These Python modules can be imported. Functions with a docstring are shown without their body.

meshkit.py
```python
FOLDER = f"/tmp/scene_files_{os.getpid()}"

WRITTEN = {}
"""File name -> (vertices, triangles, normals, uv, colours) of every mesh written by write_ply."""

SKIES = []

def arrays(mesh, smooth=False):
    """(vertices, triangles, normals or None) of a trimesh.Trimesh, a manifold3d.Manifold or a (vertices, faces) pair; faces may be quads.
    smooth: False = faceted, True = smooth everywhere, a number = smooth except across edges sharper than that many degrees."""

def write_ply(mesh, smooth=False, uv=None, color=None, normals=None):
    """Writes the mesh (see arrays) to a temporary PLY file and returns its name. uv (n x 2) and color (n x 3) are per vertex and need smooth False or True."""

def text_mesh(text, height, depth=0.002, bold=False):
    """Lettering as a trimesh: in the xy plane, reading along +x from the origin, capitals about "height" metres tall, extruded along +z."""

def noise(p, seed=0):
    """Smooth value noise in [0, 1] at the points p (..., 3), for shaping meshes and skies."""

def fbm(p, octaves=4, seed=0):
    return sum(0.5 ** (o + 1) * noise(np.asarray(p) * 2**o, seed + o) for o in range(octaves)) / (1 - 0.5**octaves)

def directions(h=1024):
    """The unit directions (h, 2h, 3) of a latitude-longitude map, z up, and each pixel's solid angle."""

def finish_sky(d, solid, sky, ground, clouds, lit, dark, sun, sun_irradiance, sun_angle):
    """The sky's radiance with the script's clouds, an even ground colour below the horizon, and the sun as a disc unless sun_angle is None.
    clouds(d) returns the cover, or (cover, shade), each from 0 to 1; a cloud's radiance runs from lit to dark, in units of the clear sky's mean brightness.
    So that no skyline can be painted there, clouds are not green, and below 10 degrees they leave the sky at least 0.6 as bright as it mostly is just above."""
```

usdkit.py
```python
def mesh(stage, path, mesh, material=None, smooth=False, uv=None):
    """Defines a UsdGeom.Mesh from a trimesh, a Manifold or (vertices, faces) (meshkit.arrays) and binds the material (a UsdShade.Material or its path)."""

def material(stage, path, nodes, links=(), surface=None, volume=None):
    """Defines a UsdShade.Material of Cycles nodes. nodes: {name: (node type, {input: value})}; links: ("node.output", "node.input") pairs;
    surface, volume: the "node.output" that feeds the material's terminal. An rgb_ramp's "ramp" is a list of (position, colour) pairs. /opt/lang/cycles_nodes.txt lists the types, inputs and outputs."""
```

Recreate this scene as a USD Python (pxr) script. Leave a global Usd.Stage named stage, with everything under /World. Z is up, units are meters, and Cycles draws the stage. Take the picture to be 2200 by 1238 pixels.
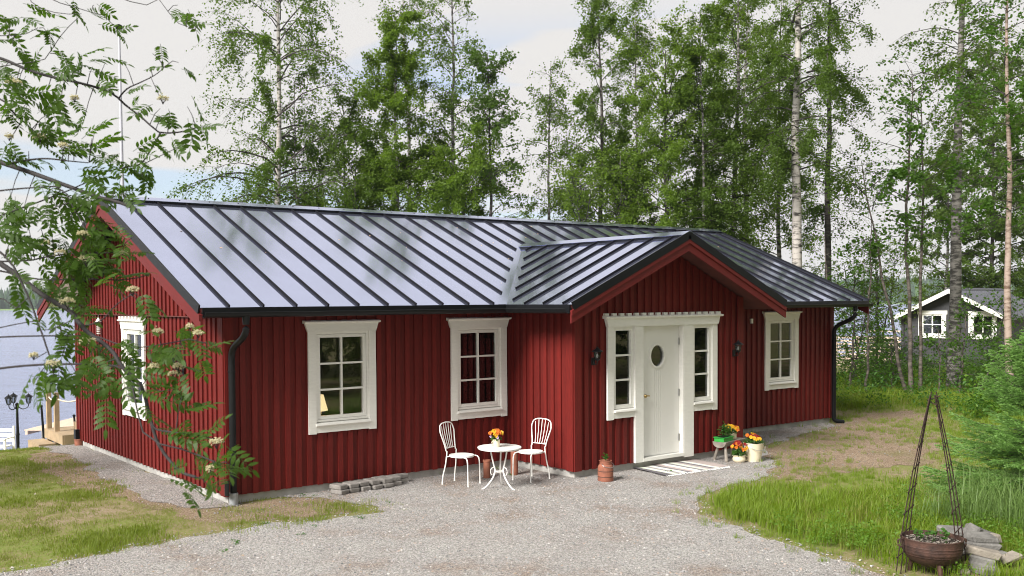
import math, random
import numpy as np
import trimesh
import shapely
from shapely.geometry import Polygon, box as sbox
from pxr import Usd, UsdGeom, UsdLux, UsdShade, Gf, Sdf, Vt
import usdkit, meshkit

stage = Usd.Stage.CreateInMemory()
UsdGeom.SetStageUpAxis(stage, UsdGeom.Tokens.z)
UsdGeom.SetStageMetersPerUnit(stage, 1.0)
UsdGeom.Xform.Define(stage, '/World')
UsdGeom.Scope.Define(stage, '/World/Looks')
rng = np.random.default_rng(11)
random.seed(11)

# ------------------------------------------------------------------ camera, sky, sun, exposure
EXPOSURE = 2.3
SKY_STRENGTH = 0.05
CLOUD = (3.42, 3.34, 3.26)
SUN = 0.4
SKY_AT = (1.2, 0.7, 0.3)
SUN_ANGLE = 25.0
TO_SUN = np.array([-0.78, -0.13, 0.62]); TO_SUN /= np.linalg.norm(TO_SUN)
CAM = np.array([-5.082, -12.102, 2.520])
YAW, PITCH, ROLL = math.radians(-36.563), math.radians(-1.814), math.radians(-0.405)
fwd = np.array([-math.sin(YAW) * math.cos(PITCH), math.cos(YAW) * math.cos(PITCH), math.sin(PITCH)])
rgt = np.array([math.cos(YAW), math.sin(YAW), 0.0]); upv = np.cross(rgt, fwd)
rgt, upv = rgt * math.cos(ROLL) + upv * math.sin(ROLL), -rgt * math.sin(ROLL) + upv * math.cos(ROLL)
cam = UsdGeom.Camera.Define(stage, '/World/camera')
cm = np.eye(4); cm[0, :3], cm[1, :3], cm[2, :3], cm[3, :3] = rgt, upv, -fwd, CAM
cam.AddTransformOp().Set(Gf.Matrix4d(cm.tolist()))
cam.CreateHorizontalApertureAttr(36.0); cam.CreateVerticalApertureAttr(36.0 * 576 / 1024)
cam.CreateFocalLengthAttr(34.797)
cam.CreateHorizontalApertureOffsetAttr(1.583); cam.CreateVerticalApertureOffsetAttr(1.525)
cam.CreateClippingRangeAttr(Gf.Vec2f(0.1, 20000.0))
cam.CreateFStopAttr(5.6); cam.CreateFocusDistanceAttr(14.0)
cam.CreateExposureAttr(EXPOSURE)

sky = UsdLux.DomeLight.Define(stage, '/World/sky')
skymat = usdkit.material(stage, '/World/Looks/sky_look', {
    'sky': ('sky_texture', {'sky_type': 'single_scattering', 'sun_disc': False, 'sun_elevation': math.asin(TO_SUN[2]), 'sun_rotation': math.atan2(TO_SUN[0], TO_SUN[1]), 'aerosol_density': 1.0}),
    'tc': ('texture_coordinate', {}),
    'map': ('mapping', {'mapping_type': 'point', 'scale': (1.3, 1.3, 11.0), 'location': SKY_AT}),
    'n': ('noise_texture', {'scale': 1.5, 'detail': 5.0, 'roughness': 0.5, 'distortion': 0.4}),
    'r': ('rgb_ramp', {'ramp': [(0.0, (0.45, 0.45, 0.45)), (0.36, (0.58, 0.58, 0.58)), (0.46, (1, 1, 1)), (1.0, (1, 1, 1))]}),
    'st': ('mix_color', {'blend_type': 'multiply', 'fac': 1.0, 'b': (0.50, 0.66, 0.80), 'use_clamp': False}), 'sx': ('separate_xyz', {}), 'mr': ('map_range', {'range_type': 'smoothstep', 'from_min': 0.14, 'from_max': 0.30, 'to_min': 0.0, 'to_max': 1.0}), 'hi': ('math', {'math_type': 'maximum'}),
    'm': ('mix_color', {'blend_type': 'mix', 'b': CLOUD, 'use_clamp': False}),
    'bg': ('background_shader', {'strength': SKY_STRENGTH})},
    [('tc.generated', 'map.vector'), ('map.vector', 'n.vector'), ('n.fac', 'r.fac'), ('tc.generated', 'sx.vector'), ('sx.z', 'mr.value'), ('mr.result', 'hi.value1'), ('r.color', 'hi.value2'), ('hi.value', 'm.fac'), ('sky.color', 'st.a'), ('st.result', 'm.a'), ('m.result', 'bg.color')], surface='bg.background')
UsdShade.MaterialBindingAPI.Apply(sky.GetPrim()).Bind(skymat)
sky.GetPrim().SetCustomDataByKey('kind', 'structure')
sun = UsdLux.DistantLight.Define(stage, '/World/sun')
zx = TO_SUN; xx = np.cross([0, 0, 1.0], zx); xx /= np.linalg.norm(xx); yx = np.cross(zx, xx)
sm = np.eye(4); sm[0, :3], sm[1, :3], sm[2, :3] = xx, yx, zx
sun.AddTransformOp().Set(Gf.Matrix4d(sm.tolist()))
sun.CreateIntensityAttr(SUN); sun.CreateAngleAttr(SUN_ANGLE); sun.CreateNormalizeAttr(True); sun.CreateColorAttr(Gf.Vec3f(1.0, 0.965, 0.91))

# ------------------------------------------------------------------ materials
def look(name, col, rough=0.6, metallic=0.0, var=0.12, scale=6.0, stretch=(1, 1, 1), bump=0.0, bscale=40.0, spec=0.5, col2=None, detail=4.0, coat=0.0, space='geometry.position', vary=0.0):
    c = np.array(col, float)
    lo = c * (1 - var); hi = np.minimum(c * (1 + var), 1) if col2 is None else np.array(col2, float)
    nodes = {'g': ('geometry', {}), 'tc': ('texture_coordinate', {}), 'm': ('mapping', {'mapping_type': 'point', 'scale': stretch}),
             'n': ('noise_texture', {'scale': scale, 'detail': detail, 'roughness': 0.6}),
             'r': ('rgb_ramp', {'ramp': [(0.3, tuple(lo)), (0.7, tuple(hi))]}),
             'p': ('principled_bsdf', {'roughness': rough, 'metallic': metallic, 'specular_ior_level': spec, 'coat_weight': coat})}
    links = [('g.position' if space == 'geometry.position' else 'tc.object', 'm.vector'), ('m.vector', 'n.vector'), ('n.fac', 'r.fac'), ('r.color', 'p.base_color')]
    if bump:
        nodes['bn'] = ('noise_texture', {'scale': bscale, 'detail': 5.0}); nodes['b'] = ('bump', {'strength': bump, 'distance': 0.02})
        links += [('m.vector', 'bn.vector'), ('bn.fac', 'b.height'), ('b.normal', 'p.normal')]
    if vary:
        nodes['oi'] = ('object_info', {}); nodes['mr'] = ('map_range', {'from_min': 0.0, 'from_max': 1.0, 'to_min': 1 - vary, 'to_max': 1 + vary}); nodes['hv'] = ('hsv', {})
        links = [l for l in links if l[1] != 'p.base_color'] + [('oi.random', 'mr.value'), ('mr.result', 'hv.value'), ('r.color', 'hv.color'), ('hv.color', 'p.base_color')]
    return usdkit.material(stage, '/World/Looks/' + name, nodes, links, surface='p.BSDF')

def leaf_look(name, a, b, trans=0.35, rough=0.5):
    return usdkit.material(stage, '/World/Looks/' + name, {
        'g': ('geometry', {}), 'r': ('rgb_ramp', {'ramp': [(0.0, a), (1.0, b)]}),
        'p': ('principled_bsdf', {'roughness': rough, 'specular_ior_level': 0.35}), 'tb': ('hsv', {'value': 1.5, 'saturation': 1.1}), 't': ('translucent_bsdf', {}),
        'x': ('mix_closure', {'fac': trans})},
        [('g.random_per_island', 'r.fac'), ('r.color', 'p.base_color'), ('r.color', 'tb.color'), ('tb.color', 't.color'), ('p.BSDF', 'x.closure1'), ('t.BSDF', 'x.closure2')], surface='x.closure')

M = {}
M['red'] = look('red_paint', (0.124, 0.0080, 0.0056), 0.62, vary=0.13, var=0.2, scale=5, stretch=(14, 14, 1.2), bump=0.22, bscale=9, spec=0.3)
M['red_back'] = look('red_paint_board', (0.104, 0.0068, 0.0048), 0.65, vary=0.13, var=0.2, scale=5, stretch=(14, 14, 1.2), bump=0.2, bscale=9, spec=0.3)
M['red_trim'] = look('red_trim_paint', (0.112, 0.0085, 0.0080), 0.55, var=0.1, scale=4, bump=0.05, spec=0.35)
M['soffit'] = look('soffit_wood', (0.09, 0.022, 0.018), 0.8, var=0.2, scale=4)
M['white'] = look('white_paint', (0.76, 0.75, 0.71), 0.45, var=0.04, scale=3, stretch=(3, 3, 12), bump=0.03, bscale=20)
M['door_white'] = look('white_door_paint', (0.74, 0.73, 0.70), 0.4, var=0.02, scale=2, bump=0.015)
M['enamel_white'] = look('white_enamel_metal', (0.78, 0.77, 0.74), 0.35, var=0.05, scale=25)
M['roof'] = look('roof_sheet', (0.58, 0.625, 0.86), 0.10, metallic=0.95, var=0.05, scale=1.2, bump=0.012, bscale=2.5, spec=0.6)
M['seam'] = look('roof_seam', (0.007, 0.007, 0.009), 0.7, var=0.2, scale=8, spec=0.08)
M['black'] = look('black_metal', (0.007, 0.0075, 0.0085), 0.4, var=0.2, scale=5, spec=0.22)
M['concrete'] = look('concrete', (0.36, 0.35, 0.33), 0.9, var=0.25, scale=4, bump=0.3, bscale=30, detail=8)
M['iron'] = look('rusty_iron', (0.048, 0.022, 0.015), 0.75, var=0.6, scale=12, bump=0.25, bscale=50)
M['rust_dark'] = look('dark_rusty_rod', (0.026, 0.012, 0.009), 0.8, var=0.5, scale=30)
M['paver'] = look('grey_paver', (0.20, 0.185, 0.172), 0.92, var=0.28, scale=14, bump=0.5, bscale=70, detail=8)
M['stone'] = look('grey_stone', (0.155, 0.148, 0.138), 0.9, var=0.35, scale=9, bump=0.6, bscale=40, detail=8)
M['pale_stone'] = look('pale_stone', (0.24, 0.21, 0.175), 0.9, var=0.25, scale=9, bump=0.5, bscale=40)
M['clay'] = look('clay_pipe', (0.24, 0.085, 0.05), 0.75, var=0.25, scale=10)
M['wood'] = look('raw_wood', (0.36, 0.24, 0.13), 0.7, var=0.25, scale=4, stretch=(1, 8, 8), bump=0.1)
M['grey_wood'] = look('weathered_wood', (0.24, 0.21, 0.18), 0.85, var=0.35, scale=8, bump=0.3, bscale=25)
M['cream'] = look('cream_enamel', (0.68, 0.60, 0.44), 0.3, var=0.05, scale=8)
M['green_plastic'] = look('green_plastic', (0.03, 0.34, 0.05), 0.35, var=0.08, scale=8)
M['soil'] = look('dark_soil', (0.045, 0.032, 0.024), 0.95, var=0.5, scale=50, bump=0.8, bscale=120)
M['brass'] = look('brass', (0.55, 0.40, 0.18), 0.3, metallic=1.0, var=0.1)
M['steel'] = look('steel', (0.45, 0.45, 0.45), 0.35, metallic=0.9, var=0.05)
M['grey_plastic'] = look('grey_plastic', (0.25, 0.26, 0.27), 0.5, var=0.08)
M['inner'] = look('inner_wall', (0.42, 0.36, 0.29), 0.8, var=0.05)
M['inner_red'] = look('inner_red_wall', (0.46, 0.06, 0.05), 0.7, var=0.1)
M['inner_floor'] = look('inner_floor', (0.22, 0.13, 0.07), 0.5, var=0.15)
M['cloth'] = look('white_cloth', (0.84, 0.84, 0.84), 0.85, var=0.05)
M['dark_siding'] = look('dark_grey_siding', (0.042, 0.043, 0.047), 0.75, var=0.12, scale=4)
M['dark_roof'] = look('grey_sheet_roof', (0.085, 0.088, 0.105), 0.5, var=0.06, scale=1)
M['grill'] = look('grill_cover', (0.045, 0.05, 0.065), 0.6, var=0.3, scale=3)
M['deck'] = look('deck_wood', (0.34, 0.25, 0.155), 0.7, var=0.2, scale=5, bump=0.1)
M['pale_deck'] = look('pale_deck_wood', (0.55, 0.43, 0.33), 0.75, var=0.15, scale=5)
M['rope'] = look('rope', (0.55, 0.49, 0.40), 0.9, var=0.2, scale=60)
M['pole'] = look('flagpole_paint', (0.42, 0.42, 0.47), 0.4, var=0.04)
M['yellow'] = leaf_look('yellow_petal', (0.62, 0.36, 0.015), (0.72, 0.52, 0.04), 0.2)
M['orange'] = leaf_look('orange_petal', (0.52, 0.14, 0.012), (0.62, 0.27, 0.025), 0.2)
M['red_petal'] = leaf_look('dark_red_petal', (0.22, 0.008, 0.006), (0.45, 0.03, 0.01), 0.2)
M['mauve'] = leaf_look('mauve_petal', (0.45, 0.32, 0.5), (0.6, 0.45, 0.6), 0.2)
M['herb'] = leaf_look('herb_leaf', (0.05, 0.13, 0.018), (0.12, 0.25, 0.04), 0.35)
M['rowan_leaf'] = leaf_look('rowan_leaf', (0.05, 0.1, 0.012), (0.185, 0.25, 0.03), 0.48)
M['rowan_flower'] = leaf_look('rowan_blossom', (0.58, 0.54, 0.36), (0.80, 0.77, 0.60), 0.3)
M['rowan_bark'] = look('rowan_bark', (0.026, 0.022, 0.023), 0.8, var=0.3, scale=30, bump=0.3)
M['birch_leaf'] = leaf_look('birch_leaf', (0.08, 0.135, 0.019), (0.225, 0.285, 0.042), 0.54)
M['birch_leaf_light'] = leaf_look('birch_leaf_light', (0.115, 0.185, 0.023), (0.29, 0.365, 0.054), 0.54)
M['birch_leaf_dark'] = leaf_look('birch_leaf_dark', (0.06, 0.11, 0.017), (0.165, 0.22, 0.034), 0.52)
M['alder_leaf'] = leaf_look('alder_leaf', (0.062, 0.135, 0.014), (0.205, 0.31, 0.038), 0.54)
M['blossom'] = leaf_look('pale_blossom', (0.5, 0.55, 0.3), (0.7, 0.72, 0.5), 0.3)
M['needle'] = leaf_look('spruce_needle', (0.19, 0.33, 0.09), (0.4, 0.55, 0.19), 0.4)
M['needle_dark'] = leaf_look('dark_needle', (0.020, 0.045, 0.016), (0.035, 0.075, 0.024), 0.1)
M['grass'] = leaf_look('grass_blade', (0.15, 0.2, 0.025), (0.36, 0.37, 0.09), 0.42)
M['grass_dry'] = leaf_look('dry_grass_blade', (0.18, 0.2, 0.04), (0.36, 0.33, 0.12), 0.3)
M['meadow'] = leaf_look('meadow_blade', (0.17, 0.25, 0.025), (0.43, 0.47, 0.1), 0.48)
M['reed'] = leaf_look('long_grass_blade', (0.14, 0.22, 0.06), (0.32, 0.4, 0.17), 0.35)
M['shrublet'] = leaf_look('shrublet_leaf', (0.11, 0.21, 0.022), (0.27, 0.37, 0.05), 0.42)

def birch_bark(name, pale, dark, thr=0.56):
    return usdkit.material(stage, '/World/Looks/' + name, {
        'g': ('geometry', {}), 'm': ('mapping', {'mapping_type': 'point', 'scale': (2.2, 2.2, 7.0)}),
        'n': ('noise_texture', {'scale': 1.6, 'detail': 6.0, 'roughness': 0.65}), 'r': ('rgb_ramp', {'ramp': [(0.0, pale), (thr - 0.08, pale), (thr + 0.06, dark), (1.0, dark)]}),
        'b': ('bump', {'strength': 0.35, 'distance': 0.02}), 'p': ('principled_bsdf', {'roughness': 0.8, 'specular_ior_level': 0.25})},
        [('g.position', 'm.vector'), ('m.vector', 'n.vector'), ('n.fac', 'r.fac'), ('n.fac', 'b.height'), ('b.normal', 'p.normal'), ('r.color', 'p.base_color')], surface='p.BSDF')
M['bark_white'] = birch_bark('white_birch_bark', (0.42, 0.39, 0.36), (0.045, 0.040, 0.036), 0.56)
M['bark_grey'] = birch_bark('grey_birch_bark', (0.24, 0.225, 0.21), (0.05, 0.046, 0.042), 0.5)
M['bark_dark'] = birch_bark('dark_bark', (0.085, 0.075, 0.068), (0.03, 0.027, 0.025), 0.5)
M['bark_brown'] = birch_bark('brown_alder_bark', (0.125, 0.105, 0.09), (0.05, 0.042, 0.036), 0.5)
M['bark_pink'] = birch_bark('pinkish_bark', (0.34, 0.265, 0.22), (0.13, 0.085, 0.06), 0.56)

M['pane'] = usdkit.material(stage, '/World/Looks/window_glass', {
    'f': ('fresnel', {'IOR': 1.7}), 't': ('transparent_bsdf', {'color': (0.86, 0.89, 0.87)}), 'g': ('glossy_bsdf', {'color': (1, 1, 1), 'roughness': 0.0}), 'x': ('mix_closure', {})},
    [('f.fac', 'x.fac'), ('t.BSDF', 'x.closure1'), ('g.BSDF', 'x.closure2')], surface='x.closure')
M['lamp_shade'] = usdkit.material(stage, '/World/Looks/lit_lamp_shade', {
    'p': ('principled_bsdf', {'base_color': (0.7, 0.66, 0.55), 'roughness': 0.9, 'emission_color': (1.0, 0.72, 0.38), 'emission_strength': 0.28})}, [], surface='p.BSDF')
M['lantern_glass'] = usdkit.material(stage, '/World/Looks/lantern_glass', {
    'f': ('fresnel', {'IOR': 1.5}), 't': ('transparent_bsdf', {'color': (0.7, 0.73, 0.74)}), 'g': ('glossy_bsdf', {'roughness': 0.08}), 'x': ('mix_closure', {})},
    [('f.fac', 'x.fac'), ('t.BSDF', 'x.closure1'), ('g.BSDF', 'x.closure2')], surface='x.closure')
M['water'] = usdkit.material(stage, '/World/Looks/lake_water', {
    'g': ('geometry', {}), 'm': ('mapping', {'mapping_type': 'point', 'scale': (0.38, 1.0, 1.0)}),
    'n': ('noise_texture', {'scale': 0.22, 'detail': 9.0, 'roughness': 0.74}), 'n2': ('noise_texture', {'scale': 0.06, 'detail': 3.0}),
    'b': ('bump', {'strength': 1.0, 'distance': 1.3}),
    'p': ('principled_bsdf', {'base_color': (0.30, 0.34, 0.52), 'roughness': 0.10, 'ior': 1.33, 'specular_ior_level': 0.7})},
    [('g.position', 'm.vector'), ('m.vector', 'n.vector'), ('m.vector', 'n2.vector'), ('n.fac', 'b.height'), ('b.normal', 'p.normal')], surface='p.BSDF')
M['ground'] = usdkit.material(stage, '/World/Looks/ground_turf', {
    'g': ('geometry', {}), 'n': ('noise_texture', {'scale': 0.55, 'detail': 6.0, 'roughness': 0.65}), 'n2': ('noise_texture', {'scale': 26.0, 'detail': 6.0, 'roughness': 0.7}),
    'mx': ('math', {'math_type': 'multiply_add', 'value2': 0.9, 'value3': -0.20}), 'ad': ('math', {'math_type': 'add'}),
    'r': ('rgb_ramp', {'ramp': [(0.45, (0.085, 0.135, 0.022)), (0.66, (0.155, 0.190, 0.042)), (0.79, (0.21, 0.175, 0.09)), (0.95, (0.29, 0.225, 0.165))]}),
    'b': ('bump', {'strength': 0.7, 'distance': 0.03}), 'p': ('principled_bsdf', {'roughness': 0.95, 'specular_ior_level': 0.15})},
    [('g.position', 'n.vector'), ('g.position', 'n2.vector'), ('n2.fac', 'mx.value1'), ('mx.value', 'ad.value1'), ('n.fac', 'ad.value2'), ('ad.value', 'r.fac'), ('n2.fac', 'b.height'), ('b.normal', 'p.normal'), ('r.color', 'p.base_color')], surface='p.BSDF')
def gravel_look(name, stops, tint):
    return usdkit.material(stage, '/World/Looks/' + name, {
        'g': ('geometry', {}), 'v': ('voronoi_texture', {'scale': 72.0, 'feature': 'f1', 'randomness': 1.0}), 'sep': ('separate_color', {'color_type': 'rgb'}),
        'r': ('rgb_ramp', {'ramp': stops}), 'n': ('noise_texture', {'scale': 0.9, 'detail': 8.0, 'roughness': 0.65}), 'r2': ('rgb_ramp', {'ramp': [(0.34, (1.12, 1.10, 1.06)), (0.52, (1.0, 0.96, 0.92)), (0.66, tint)]}),
        'mu': ('mix_color', {'blend_type': 'multiply', 'fac': 1.0}), 'b': ('bump', {'strength': 0.9, 'distance': 0.02, 'invert': True}), 'p': ('principled_bsdf', {'roughness': 0.92, 'specular_ior_level': 0.2})},
        [('g.position', 'v.vector'), ('v.color', 'sep.color'), ('sep.r', 'r.fac'), ('g.position', 'n.vector'), ('n.fac', 'r2.fac'), ('r.color', 'mu.a'), ('r2.color', 'mu.b'), ('mu.result', 'p.base_color'), ('v.distance', 'b.height'), ('b.normal', 'p.normal')], surface='p.BSDF')
M['gravel'] = gravel_look('gravel', [(0.0, (0.19, 0.187, 0.187)), (0.5, (0.31, 0.303, 0.30)), (1.0, (0.47, 0.46, 0.457))], (0.84, 0.70, 0.60))
M['gravel_grey'] = gravel_look('grey_gravel', [(0.0, (0.13, 0.125, 0.125)), (0.5, (0.27, 0.26, 0.255)), (1.0, (0.45, 0.43, 0.42))], (0.85, 0.75, 0.66))
M['dirt'] = gravel_look('dry_dirt', [(0.0, (0.16, 0.115, 0.08)), (0.5, (0.25, 0.185, 0.13)), (1.0, (0.38, 0.31, 0.24))], (0.75, 0.85, 0.55))
def pebble_look(name, stops):
    return usdkit.material(stage, '/World/Looks/' + name, {'g': ('geometry', {}), 'o': ('object_info', {}), 'r': ('rgb_ramp', {'ramp': stops}), 'p': ('principled_bsdf', {'roughness': 0.9, 'specular_ior_level': 0.2})},
        [('o.random', 'r.fac'), ('r.color', 'p.base_color')], surface='p.BSDF')
M['pebble'] = pebble_look('pebble', [(0.0, (0.15, 0.148, 0.147)), (0.35, (0.27, 0.266, 0.264)), (0.75, (0.38, 0.373, 0.37)), (0.88, (0.36, 0.28, 0.23)), (1.0, (0.56, 0.55, 0.545))])
M['hill'] = look('hill_ground', (0.05, 0.085, 0.03), 0.95, var=0.3, scale=0.02)
M['shore'] = look('reedy_shore', (0.13, 0.21, 0.06), 0.95, var=0.25, scale=0.02)
M['far_tree'] = usdkit.material(stage, '/World/Looks/far_tree', {'o': ('object_info', {}), 'r': ('rgb_ramp', {'ramp': [(0.0, (0.018, 0.042, 0.022)), (0.7, (0.035, 0.075, 0.030)), (1.0, (0.07, 0.13, 0.04))]}), 'p': ('principled_bsdf', {'roughness': 0.9})},
    [('o.random', 'r.fac'), ('r.color', 'p.base_color')], surface='p.BSDF')
M['rug'] = usdkit.material(stage, '/World/Looks/rag_rug_weave', {
    'tc': ('texture_coordinate', {}), 's': ('separate_xyz', {}), 'n': ('noise_texture', {'scale': 60.0, 'detail': 3.0}), 'ad': ('math', {'math_type': 'multiply_add', 'value2': 0.03}),
    'sc': ('math', {'math_type': 'multiply', 'value2': 0.86}), 'a2': ('math', {'math_type': 'add'}),
    'r': ('rgb_ramp', {'interpolate': False, 'ramp': [(0.0, (0.12, 0.11, 0.12)), (0.08, (0.62, 0.66, 0.55)), (0.17, (0.28, 0.26, 0.26)), (0.24, (0.70, 0.70, 0.62)), (0.33, (0.16, 0.15, 0.16)), (0.40, (0.40, 0.33, 0.31)), (0.48, (0.72, 0.72, 0.66)),
        (0.57, (0.20, 0.19, 0.20)), (0.64, (0.60, 0.63, 0.53)), (0.72, (0.36, 0.31, 0.30)), (0.80, (0.15, 0.14, 0.15)), (0.87, (0.66, 0.66, 0.60)), (0.95, (0.38, 0.32, 0.30))]}),
    'p': ('principled_bsdf', {'roughness': 0.95}), 'b': ('bump', {'strength': 0.5, 'distance': 0.01})},
    [('tc.object', 's.vector'), ('tc.object', 'n.vector'), ('n.fac', 'ad.value1'), ('s.x', 'sc.value1'), ('sc.value', 'a2.value1'), ('ad.value', 'a2.value2'), ('a2.value', 'r.fac'), ('r.color', 'p.base_color'), ('n.fac', 'b.height'), ('b.normal', 'p.normal')], surface='p.BSDF')

# ------------------------------------------------------------------ helpers
_used = {}
def numbered(parent, name):
    k = parent + '/' + name; n = _used.get(k, 0); _used[k] = n + 1
    return k if n == 0 else f'{k}_{n:03d}'
def data(p, label=None, cat=None, group=None, kind=None):
    for k, v in (('label', label), ('category', cat), ('group', group), ('kind', kind)):
        if v: p.SetCustomDataByKey(k, v)
    return p
def thing(name, label, cat, loc=(0, 0, 0), rotz=0.0, group=None):
    path = numbered('/World', name)
    x = UsdGeom.Xform.Define(stage, path)
    x.AddTranslateOp().Set(Gf.Vec3d(*map(float, loc))); x.AddRotateZOp().Set(float(math.degrees(rotz)))
    data(x.GetPrim(), label, cat, group)
    return path
def sub(parent, name, label=None):
    path = numbered(parent, name); UsdGeom.Xform.Define(stage, path)
    if label: data(stage.GetPrimAtPath(path), label)
    return path
def put(parent, name, mesh, mat, smooth=False, label=None, kind=None, cat=None, group=None):
    path = numbered(parent, name)
    usdkit.mesh(stage, path, mesh, M[mat], smooth)
    data(stage.GetPrimAtPath(path), label, cat, group, kind)
    return path
def copy_of(src, name, label, loc, rotz=0.0, group=None, scale=None):
    path = numbered('/World', name)
    x = UsdGeom.Xform.Define(stage, path)
    p = x.GetPrim(); p.GetReferences().AddInternalReference(src)
    x.ClearXformOpOrder(); 
    x.GetPrim().CreateAttribute('xformOp:translate', Sdf.ValueTypeNames.Double3).Set(Gf.Vec3d(*map(float, loc)))
    x.GetPrim().CreateAttribute('xformOp:rotateZ', Sdf.ValueTypeNames.Float).Set(float(math.degrees(rotz)))
    order = ['xformOp:translate', 'xformOp:rotateZ']
    if scale is not None:
        x.GetPrim().CreateAttribute('xformOp:scale', Sdf.ValueTypeNames.Float3).Set(Gf.Vec3f(*scale)); order.append('xformOp:scale')
    x.GetXformOpOrderAttr().Set(order)
    p.SetInstanceable(True); data(p, label, None, group)
    return path

def join(parts):
    vs, fs, n = [], [], 0
    for v, f in parts:
        vs.append(np.asarray(v, float)); fs.append(np.asarray(f, int) + n); n += len(vs[-1])
    return np.vstack(vs), np.vstack(fs)
BOXF = np.array([[0,2,1],[0,3,2],[4,5,6],[4,6,7],[0,1,5],[0,5,4],[1,2,6],[1,6,5],[2,3,7],[2,7,6],[3,0,4],[3,4,7]])
def bx(x0, x1, y0, y1, z0, z1):
    v = np.array([[x0,y0,z0],[x1,y0,z0],[x1,y1,z0],[x0,y1,z0],[x0,y0,z1],[x1,y0,z1],[x1,y1,z1],[x0,y1,z1]], float)
    return v, BOXF
def cbox(sx, sy, sz, c=0.01, jit=0.0, seed=0):
    """A box centred at the origin with chamfered edges; jit roughens its corners."""
    r = np.random.default_rng(seed); p = []
    for a in (-1, 1):
        for b in (-1, 1):
            for d in (-1, 1):
                j = r.normal(0, jit, 3) if jit else np.zeros(3)
                for k in range(3):
                    q = np.array([a * sx / 2, b * sy / 2, d * sz / 2]); s = np.array([a, b, d]) * c; s[k] = 0
                    p.append(q - s + j)
    h = trimesh.convex.convex_hull(np.array(p))
    return np.array(h.vertices), np.array(h.faces)
def rotz(v, a):
    c, s = math.cos(a), math.sin(a); v = np.asarray(v, float)
    return np.stack([v[:, 0] * c - v[:, 1] * s, v[:, 0] * s + v[:, 1] * c, v[:, 2]], 1)
def rot(v, ax, a):
    return np.asarray(v) @ trimesh.transformations.rotation_matrix(a, ax)[:3, :3].T
def mv(m, d):
    return np.asarray(m[0], float) + np.asarray(d, float), m[1]
def tube(pts, radii, sides=6, cap=True):
    p = np.asarray(pts, float); n = len(p)
    r = np.broadcast_to(np.asarray(radii, float), (n,))
    t = np.gradient(p, axis=0); t /= np.linalg.norm(t, axis=1, keepdims=True) + 1e-12
    ref = np.array([0, 0, 1.0]) if abs(t[:, 2]).mean() < 0.8 else np.array([1.0, 0, 0])
    a = np.cross(t, ref); a /= np.linalg.norm(a, axis=1, keepdims=True) + 1e-12; b = np.cross(t, a)
    an = np.arange(sides) * 2 * np.pi / sides
    v = (p[:, None] + r[:, None, None] * (np.cos(an)[None, :, None] * a[:, None] + np.sin(an)[None, :, None] * b[:, None])).reshape(-1, 3)
    i, j = np.meshgrid(np.arange(n - 1), np.arange(sides), indexing='ij'); j2 = (j + 1) % sides
    q = np.stack([i * sides + j, i * sides + j2, (i + 1) * sides + j2, (i + 1) * sides + j], -1).reshape(-1, 4)
    f = [q[:, [0, 2, 1]], q[:, [0, 3, 2]]]
    if cap:
        k = np.arange(1, sides - 1); o = (n - 1) * sides
        f += [np.stack([np.zeros_like(k), k, k + 1], 1), np.stack([np.full_like(k, o), o + k + 1, o + k], 1)]
    return v, np.vstack(f)
def smoothline(pts, n):
    p = np.asarray(pts, float); d = np.r_[0, np.cumsum(np.linalg.norm(np.diff(p, axis=0), axis=1))]
    from scipy.interpolate import PchipInterpolator
    return PchipInterpolator(d, p)(np.linspace(0, d[-1], n))
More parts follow.
